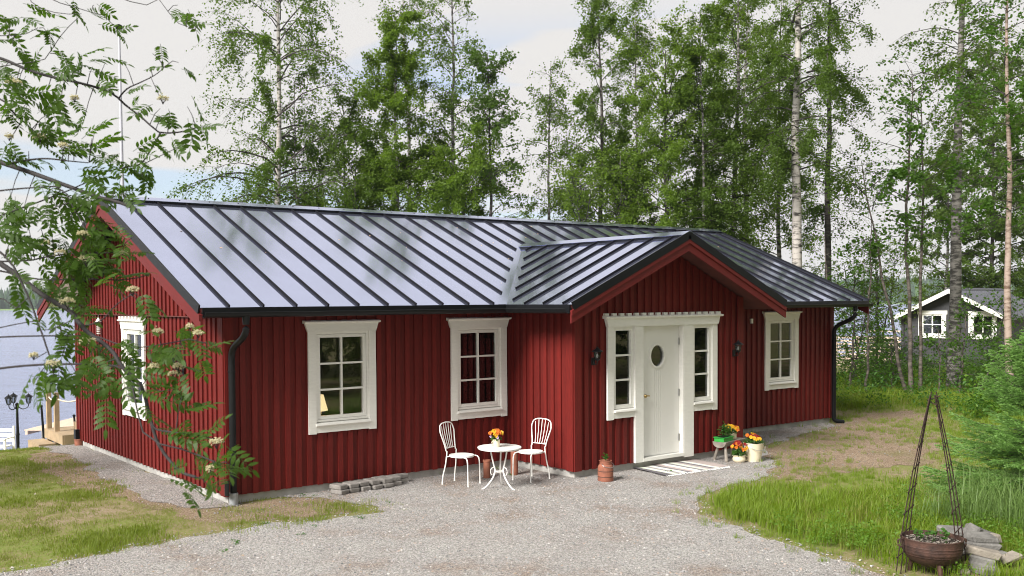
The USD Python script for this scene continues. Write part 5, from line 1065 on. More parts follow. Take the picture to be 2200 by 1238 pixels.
def stem(x, y, z0, z1, lean, g, n=16, wob=0.05):
    t = np.linspace(0, 1, n); w = np.cumsum(g.normal(0, wob, (n, 2)), 0); w -= w[0]
    return np.stack([x + lean[0] * t + w[:, 0] * 0.5, y + lean[1] * t + w[:, 1] * 0.5, z0 + (z1 - z0) * t], 1)
def tree(name, label, x, y, ztop, r0, crown, hw, n_leaf, leaf='birch_leaf', bark='bark_white', lean=(0, 0), seed=0, kind='birch', droop=0.6, lsize=0.070, stems=None, group='birches and alders behind the house', cat='tree', limb='bark_dark', wob=0.05, full=3.0, wide=1.26, **kw):
    """crown: height above the ground where the foliage starts."""
    n_leaf = int(n_leaf * full); hw = hw * wide; g = np.random.default_rng(1000 + seed); z0 = float(height(x, y)); t = thing(name, label, cat, (x, y, z0), 0, group)
    H_ = ztop - z0
    ss = [stem(0, 0, -0.3, H_, lean, g, wob=wob)] if stems is None else [stem(a, b, -0.3, H_ * hf, l_, g, wob=wob) for a, b, hf, l_ in stems]
    for k, s in enumerate(ss):
        q = np.linspace(0, 1, len(s)); rr = r0 * (1 if k == 0 else 0.8) * (1 - q) ** 0.85 + 0.008; rr[0] *= 1.35; rr[1] *= 1.08
        put(t, 'trunk', tube(s, rr, 12), bark, smooth=True)
    lim, lv = broadleaf(g, ss, crown, hw, n_leaf, kind, droop, lsize, **kw)
    put(t, 'branchwork', lim, limb, kind='stuff'); put(t, 'crown', lv, leaf)
    return t
LB, DB, AL = 'birch_leaf_light', 'birch_leaf_dark', 'alder_leaf'
tree('birch_tree', 'tall sparse white-barked birch standing apart on the left, behind the roof ridge', 6.73, 12.15, 13.4, 0.115, 1.4, 2.3, 13500, lean=(0.05, 0), seed=1, leaf='birch_leaf', lsize=0.070, gap=0.08, droop=0.85, twig_len=0.9)
tree('birch_tree', 'thin dark-stemmed birch just right of the lone white-barked birch', 7.54, 12.79, 8.6, 0.05, 3.2, 1.0, 3200, bark='bark_grey', seed=2, leaf=DB)
tree('birch_tree', 'low dark bushy birch filling the gap left of the dense cone-shaped tree', 9.24, 12.78, 8.0, 0.07, 1.2, 1.25, 9000, bark='bark_grey', full=3, seed=3, leaf='birch_leaf', kind='round')
tree('birch_tree', 'short leafy birch left of the cone-shaped tree, top at mid height', 8.6, 11.6, 6.9, 0.06, 1.0, 1.2, 7000, bark='bark_grey', full=3, seed=31, leaf='birch_leaf', kind='round')
tree('birch_tree', 'dense bright green cone-shaped birch behind the middle of the roof', 9.45, 10.75, 10.1, 0.09, 1.2, 1.75, 22000, full=3.2, seed=4, leaf=LB, kind='cone', droop=0.5, bark='bark_grey')
tree('birch_tree', 'slender birch with a thin open top rising behind the cone-shaped birch', 11.0, 12.1, 12.6, 0.085, 4.0, 1.15, 6000, seed=5, lean=(-0.1, 0.2), gap=0.15)
tree('birch_tree', 'slim upright birch with a straight stem right of the cone-shaped birch', 11.45, 10.52, 12.4, 0.085, 1.8, 1.35, 9500, full=2.6, seed=6, bark='bark_grey', lean=(-0.15, 0.1))
tree('birch_tree', 'dark thin-crowned birch left of the gap in the tree line', 11.59, 9.16, 9.2, 0.065, 1.0, 0.95, 4200, seed=7, leaf=DB, bark='bark_dark', lsize=0.08)
tree('birch_tree', 'low leafy birch between the slim birch and the gap, just above the ridge', 10.9, 9.6, 6.0, 0.05, 0.8, 1.35, 8000, full=3, seed=32, leaf=LB, kind='round', bark='bark_grey')
tree('birch_tree', 'airy drooping birch right of the gap in the tree line', 14.81, 10.52, 9.6, 0.07, 1.0, 1.1, 5200, seed=8, leaf='birch_leaf', droop=0.95, bark='bark_grey')
tree('birch_tree', 'tall dark-stemmed birch, first full tree right of the gap', 15.36, 8.86, 11.6, 0.095, 1.5, 1.5, 13000, seed=9, leaf='birch_leaf', bark='bark_dark')
tree('birch_tree', 'slender drooping birch with hanging top between two denser trees', 17.6, 9.69, 11.8, 0.07, 3.0, 0.95, 5000, seed=10, leaf='birch_leaf', droop=1.1)
tree('alder_tree', 'round green alder behind the right part of the ridge', 15.9, 6.6, 9.4, 0.09, 1.2, 1.45, 14500, seed=11, leaf=LB, kind='round', bark='bark_dark', droop=0.4)
tree('alder_tree', 'low bright alder thicket right above the ridge before the taller trees', 14.7, 7.9, 6.6, 0.06, 0.4, 1.3, 11000, seed=12, leaf=LB, kind='round', bark='bark_grey', droop=0.4, stems=[(0, 0, 1, (0.2, 0.1)), (0.2, 0.1, 0.85, (0.6, -0.3)), (-0.2, 0, 0.9, (-0.6, 0.3))])
tree('birch_tree', 'straight birch with bare lower stem near the right end of the ridge', 16.24, 5.71, 10.2, 0.055, 3.6, 0.95, 5200, seed=13, leaf='birch_leaf', bark='bark_grey')
tree('birch_tree', 'thin leaning dark birch beside the straight bare-stemmed birch', 17.24, 6.22, 9.6, 0.04, 3.2, 0.75, 3200, seed=14, leaf=DB, bark='bark_dark', lean=(-0.5, 0.4))
tree('birch_tree', 'tall leafy birch with grey stem behind the right end of the ridge', 18.45, 6.57, 12.6, 0.10, 3.4, 1.55, 14000, full=2.1, wide=1.15, seed=15, leaf=LB, bark='bark_grey')
tree('birch_tree', 'pale-stemmed birch standing back between the two big right-hand birches and the ridge', 20.43, 7.59, 13.6, 0.09, 3.6, 1.3, 9000, full=2, wide=1.15, seed=16, leaf='birch_leaf')
tree('birch_tree', 'big white-barked birch with heavy crown rising behind the porch roof', 17.89, 3.87, 15.5, 0.155, 6.2, 2.35, 21000, full=2.5, wide=1.15, seed=17, leaf='birch_leaf', lsize=0.066, droop=0.9, lean=(0.1, 0.1))
tree('birch_tree', 'dark-stemmed birch just right of the big white-barked birch', 20.66, 4.93, 13.8, 0.11, 3.8, 1.5, 9000, full=0.95, wide=0.95, seed=18, leaf=DB, bark='bark_dark', gap=0.2)
tree('birch_tree', 'leafy birch filling the background behind the big white-barked birch', 23.03, 8.16, 12.6, 0.09, 2.0, 1.5, 10000, full=2.1, wide=1.15, seed=19, leaf=LB, bark='bark_grey')
tree('alder_tree', 'open crooked alder with three slim stems left of the grey cabin', 20.37, 2.15, 8.6, 0.055, 4.0, 1.35, 4300, full=0.95, wide=0.95, seed=20, leaf=AL, bark='bark_brown', lsize=0.10, stems=[(0, 0, 1, (0.25, 0.1)), (0.02, 0.05, 0.72, (-1.3, 0.5)), (0.25, -0.15, 0.95, (-0.05, 0.0))], kind='round', droop=0.4, limb_step=0.22, gap=0.25)
tree('birch_tree', 'big rough-barked birch in front of the grey cabin gable', 23.69, 2.68, 15.5, 0.18, 6.6, 2.0, 13500, full=0.95, wide=0.95, seed=21, leaf='birch_leaf', bark='bark_grey', lean=(0.25, 0.0), droop=0.8, lsize=0.085, gap=0.15)
tree('birch_tree', 'slim pinkish-barked birch right of the grey cabin, behind the young spruce', 19.82, -0.68, 11.5, 0.085, 4.6, 1.5, 8500, full=0.95, wide=0.95, seed=22, leaf=AL, bark='bark_pink', lean=(0.1, 0.35), droop=0.5, lsize=0.085)
tree('birch_tree', 'dense dark tree in the background above the grey cabin roof', 54.2, 16.2, 16.0, 0.14, 1.2, 3.6, 17000, seed=23, leaf='birch_leaf', bark='bark_dark', lsize=0.13)
tree('birch_tree', 'dense tree at the right edge behind the pinkish birch', 54.9, 13.2, 17.0, 0.14, 1.0, 3.8, 17000, seed=24, leaf='birch_leaf', bark='bark_dark', lsize=0.13)
tree('birch_tree', 'far green tree showing above the ridge of the grey cabin', 52.5, 18.0, 10.5, 0.12, 0.8, 2.6, 11000, seed=25, leaf='birch_leaf', bark='bark_grey', lsize=0.13, kind='round')
tree('alder_tree', 'leafy alder overhanging the grey cabin roof at the right edge', 24.6, -1.2, 8.6, 0.07, 4.9, 1.7, 9500, full=0.95, wide=0.95, seed=26, leaf=AL, bark='bark_dark', kind='round', lsize=0.09)
gsap = 'saplings and bushes between the two houses'
tree('sapling', 'leafy bush just right of the downpipe corner of the red house', 20.6, 4.2, 3.4, 0.03, 0.5, 0.75, 4200, full=0.8, wide=0.9, seed=40, leaf=AL, bark='bark_brown', kind='round', group=gsap, stems=[(0, 0, 1, (0.2, 0)), (0.3, 0.2, 0.8, (0.4, -0.2))], limb_step=0.10)
tree('sapling', 'pale-blossomed bush in the gap before the lake between the houses', 26.45, 6.86, 4.3, 0.04, 0.4, 1.3, 8000, full=0.42, wide=0.8, seed=41, leaf=LB, bark='bark_brown', kind='round', group=gsap, stems=[(0, 0, 1, (0.2, 0)), (0.4, 0.2, 0.9, (0.5, -0.3)), (-0.4, 0.2, 0.85, (-0.5, 0.3))], limb_step=0.10, lsize=0.09)
tree('sapling', 'leafy sapling covering the wall between the two cabin windows', 21.89, 1.52, 2.25, 0.025, 0.35, 0.85, 3300, full=0.42, wide=0.8, seed=42, leaf=AL, bark='bark_brown', kind='round', group=gsap, limb_step=0.08, stems=[(0, 0, 1, (0.05, 0)), (0.3, -0.2, 0.85, (0.3, -0.2))], lsize=0.085)
tree('sapling', 'slim sapling with pale stem left of the cabin window bush', 21.4, 2.0, 1.7, 0.020, 0.6, 0.5, 1200, full=0.42, wide=0.8, seed=43, leaf=AL, bark='bark_brown', kind='round', group=gsap, limb_step=0.08, lsize=0.085)
tree('sapling', 'leafy sapling before the right-hand cabin window', 23.0, 0.85, 2.4, 0.025, 0.35, 0.75, 2600, full=0.26, wide=0.8, seed=44, leaf=AL, bark='bark_pink', kind='round', group=gsap, limb_step=0.08, lsize=0.085)
tree('sapling', 'thin grey stem with few leaves nearest the downpipe corner', 17.6, 3.0, 4.2, 0.030, 1.6, 0.55, 1100, full=0.42, wide=0.8, seed=45, leaf=AL, bark='bark_brown', kind='birch', group=gsap, limb_step=0.14, lsize=0.085)
tree('sapling', 'slender straight sapling before the terrace railing', 19.3, 2.85, 4.6, 0.030, 1.8, 0.6, 1300, full=0.42, wide=0.8, seed=46, leaf=AL, bark='bark_brown', kind='birch', group=gsap, limb_step=0.14, lsize=0.085)
tree('sapling', 'low bush at the feet of the crooked alder', 21.6, 3.4, 1.25, 0.02, 0.1, 0.8, 2600, full=0.42, wide=0.8, seed=47, leaf=AL, bark='bark_brown', kind='round', group=gsap, limb_step=0.05, lsize=0.085)
tree('sapling', 'low leafy bush under the terrace of the grey cabin', 25.5, 5.4, 1.0, 0.02, 0.1, 0.95, 2600, full=0.42, wide=0.8, seed=48, leaf='herb', bark='bark_brown', kind='round', group=gsap, limb_step=0.05, lsize=0.085)
tree('sapling', 'bush before the foot of the grey cabin wall', 25.4, 2.1, 0.9, 0.02, 0.1, 1.1, 3600, full=0.26, wide=0.8, seed=49, leaf=AL, bark='bark_brown', kind='round', group=gsap, limb_step=0.05, lsize=0.085)
tree('sapling', 'dark bush under the pinkish birch behind the young spruce', 21.5, -0.6, 1.4, 0.02, 0.1, 1.2, 4200, full=0.26, wide=0.8, seed=50, leaf=AL, bark='bark_brown', kind='round', group=gsap, limb_step=0.06, lsize=0.085)
tree('lilac_bush', 'small-leaved bush reaching in at the left edge above the garden lamp', -4.55, 3.6, 4.4, 0.05, 0.9, 1.35, 7000, full=0.8, wide=0.9, seed=51, leaf=DB, bark='bark_dark', kind='round', group='bushes at the left edge', cat='bush', limb_step=0.10, lsize=0.055, stems=[(0, 0, 1, (0.3, 0.1)), (0.3, 0.2, 0.85, (0.5, 0.3)), (-0.3, -0.1, 0.9, (-0.6, -0.2))])

# trees across the yard, behind the camera: the windows and the roof mirror them
src = [p.GetPath() for p in stage.GetPrimAtPath('/World').GetChildren() if p.GetName().startswith(('birch_tree', 'alder_tree'))]
yard = [('birch_tree_003', (-14, -20), 1.2), ('birch_tree_016', (-6, -25), 0.9), ('birch_tree_004', (0, -23), 1.1), ('alder_tree', (5, -20), 1.3), ('birch_tree_002', (8.5, -15), 1.25), ('birch_tree_003', (11, -18), 1.1), ('alder_tree_001', (12.5, -14.5), 1.3),
        ('birch_tree_002', (15.5, -17), 1.5), ('alder_tree', (16.5, -12.5), 1.0), ('birch_tree_003', (19, -15.5), 1.1), ('birch_tree_002', (20.5, -11.5), 1.4), ('birch_tree_004', (14, -22), 1.2), ('alder_tree_001', (9, -21), 1.7), ('birch_tree_002', (-20, -14), 1.5), ('alder_tree_001', (6.2, -12.8), 1.0), ('alder_tree_001', (10, -12.2), 1.15), ('birch_tree_002', (13.5, -10.5), 1.0), ('alder_tree_001', (17.5, -9.0), 1.1)]
for k, (nm, (x, y), s) in enumerate(yard):
    copy_of(f'/World/{nm}', 'yard_tree', 'leafy tree across the gravel yard, mirrored in the window panes', (x, y, GZ), k * 1.3, 'trees across the yard', (s, s, s))
    stage.GetPrimAtPath(f'/World/yard_tree' + (f'_{k:03d}' if k else '')).SetCustomDataByKey('category', 'tree')

# young spruce at the right edge
def spruce(label, x, y, h, rad, seed):
    g = np.random.default_rng(seed); t = thing('young_spruce', label, 'spruce', (x, y, GZ))
    put(t, 'trunk', tube([(0, 0, -0.1), (0.02, 0, h * 0.5), (0, 0.01, h)], [0.045, 0.028, 0.006], 8), 'bark_dark', smooth=True)
    BP, SP, SL = [], [], []
    for z in np.arange(0.08, h - 0.05, 0.068):
        s = z / h; nb = 8
        for k in range(nb):
            a = g.uniform(0, 6.28); ln = rad * (1 - s) ** 0.8 * g.uniform(0.65, 1.1) + 0.08; q = np.linspace(0, 1, 6)
            el = 0.05 + 0.5 * s + g.normal(0, 0.08)
            p = np.stack([np.cos(a) * ln * q, np.sin(a) * ln * q, z + ln * (el * q - 0.28 * q ** 2 * (1 - s) + 0.16 * q ** 4)], 1)
            BP.append(p); d = np.array([np.cos(a), np.sin(a), 0]); side = np.array([-np.sin(a), np.cos(a), 0])
            m = int(ln * 20) + 2
            for j in range(m):
                u = 0.22 + 0.78 * (j + 0.5) / m; kk = min(int(u * 5), 4); c = p[kk] * (1 - (u * 5 - kk)) + p[kk + 1] * (u * 5 - kk)
                for sd in (-1, 1):
                    l2 = min(0.34, (0.06 + 0.36 * ln * (1.06 - u))) * g.uniform(0.7, 1.15)
                    dd = d * g.uniform(0.65, 0.95) + side * sd * g.uniform(0.5, 0.9) + A(0, 0, g.normal(-0.02, 0.14)); dd /= np.linalg.norm(dd)
                    SP.append((c, dd, l2))
            SP.append((p[-2], (p[-1] - p[-2]) / np.linalg.norm(p[-1] - p[-2]), 0.12))
    BP = np.array(BP); put(t, 'branchwork', tubes(BP, np.tile(0.006 * np.linspace(1, 0.35, 6), (len(BP), 1)), 4), 'bark_dark', kind='stuff')
    c = np.array([s[0] for s in SP]); d = np.array([s[1] for s in SP]); l = np.array([s[2] for s in SP])
    nper = 24; n = len(c); u = g.uniform(0.05, 1.0, (n, nper)); base = c[:, None] + d[:, None] * (l[:, None] * u)[..., None]
    base[..., 2] -= 0.12 * l[:, None] * u ** 2
    rnd = g.normal(0, 1, (n, nper, 3)); rnd -= (rnd * d[:, None]).sum(-1, keepdims=True) * d[:, None]; rnd /= np.linalg.norm(rnd, axis=-1, keepdims=True)
    rnd[..., 2] = np.abs(rnd[..., 2]) * 0.6 + 0.1
    nd = rnd * 0.7 + d[:, None] * 0.75; nd /= np.linalg.norm(nd, axis=-1, keepdims=True); tip = base + nd * g.uniform(0.018, 0.030, (n, nper, 1))
    w = np.cross(nd, g.normal(0, 1, (n, nper, 3))); w /= np.linalg.norm(w, axis=-1, keepdims=True); w *= 0.0045
    v = np.stack([base - w, base + w, tip + w * 0.5, tip - w * 0.5], 2).reshape(-1, 3); o = (np.arange(n * nper) * 4)[:, None]; 
    f_ = np.vstack([o + np.array([0, 1, 2]), o + np.array([0, 2, 3])])
    put(t, 'crown', (v, f_), 'needle', kind='stuff')
spruce('young light green spruce at the right edge behind the stone heap', 8.0, -6.5, 2.2, 1.3, 5)

# ------------------------------------------------------------------ grass, herbs and pebbles
def tuft(seed, n, h, spread, w=0.004, bend=0.5):
    g = np.random.default_rng(seed); a = g.uniform(0, 6.28, n); r_ = spread * np.sqrt(g.uniform(0, 1, n)); b = np.stack([r_ * np.cos(a), r_ * np.sin(a), np.zeros(n)], 1)
    az_ = g.uniform(0, 6.28, n); hh = h * g.uniform(0.45, 1.15, n); o = np.stack([np.cos(az_), np.sin(az_), 0 * az_], 1); s = np.stack([-np.sin(az_), np.cos(az_), 0 * az_], 1) * w
    ln = bend * hh * g.uniform(0.2, 1.2, n)
    m1 = b + o * (ln * 0.3)[:, None] + A(0, 0, 1) * (hh * 0.55)[:, None]; tp = b + o * ln[:, None] + A(0, 0, 1) * (hh * (1 - 0.25 * ln / hh))[:, None]
    v = np.stack([b - s, b + s, m1 - s * 0.8, m1 + s * 0.8, tp], 1).reshape(-1, 3); k = (np.arange(n) * 5)[:, None]
    return v, np.vstack([k + np.array([0, 1, 3]), k + np.array([0, 3, 2]), k + np.array([2, 3, 4])])
house_poly = Polygon([(-0.1, 0.1), (PX1 - .1, 0.1), (PX1 - .1, -PP - .1), (PX2 + .1, -PP - .1), (PX2 + .1, 0), (L + .1, 0), (L + .1, D_ + .1), (-0.1, D_ + .1)])
def field(x0, x1, y0, y1, dens, keep):
    n = int((x1 - x0) * (y1 - y0) * dens); x, y = rng.uniform(x0, x1, n), rng.uniform(y0, y1, n)
    ok = ~shapely.contains_xy(house_poly, x, y); x, y = x[ok], y[ok]
    p = keep(x, y); ok = rng.uniform(0, 1, len(x)) < p; return x[ok], y[ok]
def fb(x, y, s, seed=0, o=3): return meshkit.fbm(np.stack([x * s, y * s, 0 * x + seed], -1), o)
def visible(x, y, pad=0.06):
    d = np.stack([x, y], 1) - CAM[:2]; a = d @ fwd[:2] / np.linalg.norm(fwd[:2]); b = d @ R2[:2]; q = b / np.maximum(a, 0.1)
    return (a > 1) & (q > -0.475 - pad) & (q < 0.565 + pad)
def lawn_p(x, y):
    p = np.clip((fb(x, y, 1.1, 3, 4) - 0.34) * 2.6, 0.42, 1)
    p = np.where(shapely.contains_xy(drive_poly, x, y) | shapely.contains_xy(strip_poly, x, y), p * 0.15, p); p = np.where(shapely.contains_xy(drive_poly.buffer(-0.3), x, y) | shapely.contains_xy(strip_poly.buffer(-0.15), x, y), 0, p)
    p = np.where(shapely.contains_xy(drive_poly.buffer(0.25), x, y), p * 0.7, p)
    p = np.where(shapely.contains_xy(dirt_poly, x, y), p * 0.3, p)
    return p * visible(x, y)
x, y = field(-9, 2.2, -4.2, 9.5, 230, lawn_p); z = height(x, y); lush = np.clip((fb(x, y, 1.1, 3, 4) - 0.36) * 3.2, 0, 1)
n = len(x); scatter('lawn_grass', [(tuft(k, 22, 0.062, 0.14, 0.0035), m, False) for k, m in enumerate(('grass', 'grass', 'grass', 'grass_dry'))], np.stack([x, y, z], 1), rng.uniform(0.6, 1.2, n) * (0.50 + 0.55 * lush), rng.uniform(0, 6.28, n), np.where(rng.uniform(0, 1, n) < 0.5 - 0.4 * lush, 3, rng.integers(0, 3, n)), 'patchy short lawn grass left of the gravel yard')
def meadow_p(x, y):
    d = np.hypot(x - CAM[0], y - CAM[1])
    p = np.clip((fb(x, y, 0.55, 8) - 0.2) * 3.2, 0.15, 1) * np.clip(13.5 / d, 0.25, 1) ** 1.3
    p = np.where(shapely.contains_xy(drive_poly.buffer(0.3), x, y), p * 0.6, p); p = np.where(shapely.contains_xy(drive_poly, x, y), p * 0.22, p); p = np.where(shapely.contains_xy(drive_poly.buffer(-0.28), x, y), 0, p)
    p = np.where(shapely.contains_xy(path_poly, x, y), p * np.clip((fb(x, y, 0.9, 61) - 0.33) * 4, 0.15, 1), p)
    pc_ = P0 + R2 * 0.06 + F2 * 0.35; p = np.where((x - pc_[0]) ** 2 + (y - pc_[1]) ** 2 < 0.5 ** 2, p * 0.1, p)
    return p * visible(x, y)
x, y = field(3.4, 34, -10.5, 9, 130, meadow_p); z = height(x, y); d = np.hypot(x - CAM[0], y - CAM[1])
n = len(x); bare_ = shapely.contains_xy(path_poly, x, y); low_ = shapely.contains_xy(path_poly.buffer(0.9), x, y) | shapely.contains_xy(drive_poly.buffer(0.3), x, y)
sc = rng.uniform(0.6, 1.2, n) * np.where(bare_, 0.36, np.where(low_, 0.45, 1.0)) * np.where(d > 17, 1.15, 1.0)
scatter('meadow_grass', [(tuft(20 + k, 20, 0.20, 0.13, 0.0042, 0.6), m, False) for k, m in enumerate(('meadow', 'meadow', 'meadow', 'grass_dry'))], np.stack([x, y, z], 1), sc, rng.uniform(0, 6.28, n), rng.choice(4, n, p=[0.32, 0.3, 0.24, 0.14]), 'lush meadow grass right of the gravel yard')
# long arching grass at the foot of the spruce
x, y = rng.uniform(5.9, 7.6, 150), rng.uniform(-7.4, -6.0, 150); n = len(x)
scatter('long_grass', [(tuft(40 + k, 16, 0.62, 0.08, 0.0045, 1.1), 'reed', False) for k in range(3)], np.stack([x, y, np.full(n, GZ)], 1), rng.uniform(0.6, 1.15, n), rng.uniform(0, 6.28, n), rng.integers(0, 3, n), 'long arching grass at the foot of the young spruce')
def shrublet(seed):
    g = np.random.default_rng(seed); n = 70; c = g.normal(0, 1, (n, 3)) * A(0.075, 0.075, 0.05) + A(0, 0, 0.12); c[:, 2] = np.abs(c[:, 2])
    return leaves(c, 0.032, g, up=0.7, aspect=0.6)
def shrub_p(x, y):
    p = np.clip((fb(x, y, 1.4, 15) - 0.30) * 4, 0, 1); p = np.where(shapely.contains_xy(drive_poly, x, y), 0, p)
    pc_ = P0 + R2 * 0.06 + F2 * 0.35; p = np.where((x - PC[0]) ** 2 + (y - PC[1]) ** 2 < 0.2 ** 2, 0, p); p = np.where((x - pc_[0]) ** 2 + (y - pc_[1]) ** 2 < 0.42 ** 2, p * 0.12, p); return p * visible(x, y)
x, y = field(4.0, 8.2, -9.3, -5.2, 26, shrub_p); n = len(x)
scatter('bilberry_shrublets', [(shrublet(60 + k), 'shrublet', False) for k in range(3)], np.stack([x, y, np.full(n, GZ)], 1), rng.uniform(0.55, 1.25, n), rng.uniform(0, 6.28, n), rng.integers(0, 3, n), 'low bright green shrublets around the iron cauldron and the stone heap')
def herb_p(x, y):
    d = np.hypot(x - CAM[0], y - CAM[1]); p = np.clip((fb(x, y, 0.6, 25) - 0.36) * 3, 0, 1); p = np.where(shapely.contains_xy(path_poly.buffer(0.3), x, y) | shapely.contains_xy(drive_poly.buffer(0.4), x, y), 0, p)
    return p * visible(x, y) * np.clip((x - 15) / 3, 0, 1)
x, y = field(14.5, 36, -6, 10, 2.2, herb_p); n = len(x)
def herbclump(seed):
    g = np.random.default_rng(seed); n = 130; c = g.normal(0, 1, (n, 3)) * A(0.22, 0.22, 0.16) + A(0, 0, 0.28); c[:, 2] = np.abs(c[:, 2]); return leaves(c, 0.075, g, up=0.7, aspect=0.6)
scatter('undergrowth', [(herbclump(70), 'herb', False), (herbclump(71), 'alder_leaf', False), (herbclump(72), 'shrublet', False)], np.stack([x, y, height(x, y)], 1), rng.uniform(0.6, 1.5, n), rng.uniform(0, 6.28, n), rng.integers(0, 3, n), 'leafy undergrowth between the houses')
# weeds in the gravel and along the walls
x, y = field(-2.5, 9, -4, -0.1, 5, lambda x, y: np.clip((fb(x, y, 1.5, 44) - 0.5) * 4, 0, 1) * shapely.contains_xy(drive_poly, x, y) * np.clip((y + 3.2) / 3, 0.05, 1)); n = len(x)
scatter('gravel_weeds', [(leaves(np.random.default_rng(80 + k).normal(0, 0.03, (14, 3)) * A(1, 1, 0.25) + A(0, 0, 0.015), 0.028, np.random.default_rng(90 + k), up=1), 'herb', False) for k in range(2)], np.stack([x, y, np.full(n, GT)], 1), rng.uniform(0.5, 1.3, n), rng.uniform(0, 6.28, n), rng.integers(0, 2, n), 'small weeds sprouting in the gravel by the wall')
def pebble(seed):
    m = trimesh.creation.icosahedron(); g = np.random.default_rng(seed); v = np.array(m.vertices) * g.uniform(0.72, 1.15, (12, 1)) * A(1.15, 0.9, 0.62); return v, np.array(m.faces)
def peb_p(x, y):
    d = np.hypot(x - CAM[0], y - CAM[1]); return (shapely.contains_xy(drive_poly.buffer(0.16), x, y) | (shapely.contains_xy(strip_poly.buffer(0.05), x, y)) | (shapely.contains_xy(dirt_poly, x, y) & (rng.uniform(0, 1, len(x)) < 0.12)) | (shapely.contains_xy(path_poly, x, y) & (rng.uniform(0, 1, len(x)) < 0.10))) * visible(x, y) * np.clip(12.5 / d, 0, 1) ** 2
x, y = field(-4.5, 14, -9.2, 7, 420, peb_p); n = len(x)
sz = 0.005 + 0.011 * rng.uniform(0, 1, n) ** 3
scatter('gravel_stones', [(pebble(k), 'pebble', False) for k in range(4)], np.stack([x, y, GZ + 0.008 + sz * 0.25], 1), sz, rng.uniform(0, 6.28, n), rng.integers(0, 4, n), 'loose crushed stones of the gravel yard', tilt=0.35)
x, y = field(-4.5, 14, -9, 7, 12, lambda x, y: (shapely.contains_xy(drive_poly, x, y) * 0.25 + (shapely.contains_xy(dirt_poly.buffer(0.8), x, y) | shapely.contains_xy(path_poly.buffer(0.4), x, y)) * 0.7) * visible(x, y)); n = len(x)
scatter('dry_leaves', [(leaves(np.zeros((1, 3)) + A(0, 0, 0.012), 0.06, np.random.default_rng(5), up=2), 'wood', False), (leaves(np.zeros((1, 3)) + A(0, 0, 0.012), 0.05, np.random.default_rng(6), up=2), 'grey_wood', False)], np.stack([x, y, np.full(n, GZ + 0.008)], 1), rng.uniform(0.25, 0.9, n), rng.uniform(0, 6.28, n), rng.integers(0, 2, n), 'fallen dry leaves and chips on the ground')

lit = []
for k in range(90):
    u = rng.normal(7.2, 1.9) if k < 70 else rng.uniform(0, 13); v_ = min(RL - 0.25, abs(rng.normal(2.6, 0.7)))
    c = F_MAIN[0] + F_MAIN[1] * u + F_MAIN[2] * v_ + F_MAIN[3] * 0.008; a = rng.uniform(0, 3.14); d_ = (F_MAIN[1] * math.cos(a) + F_MAIN[2] * math.sin(a)) * rng.uniform(0.008, 0.03); e_ = np.cross(F_MAIN[3], d_) * 0.45
    lit.append((np.array([c - d_, c + e_, c + d_, c - e_ + F_MAIN[3] * 0.006]), np.array([[0, 1, 2], [0, 2, 3]])))
put('/World', 'roof_litter', join(lit), 'wood', kind='stuff', label='fallen catkins and leaf bits lying on the metal roof')

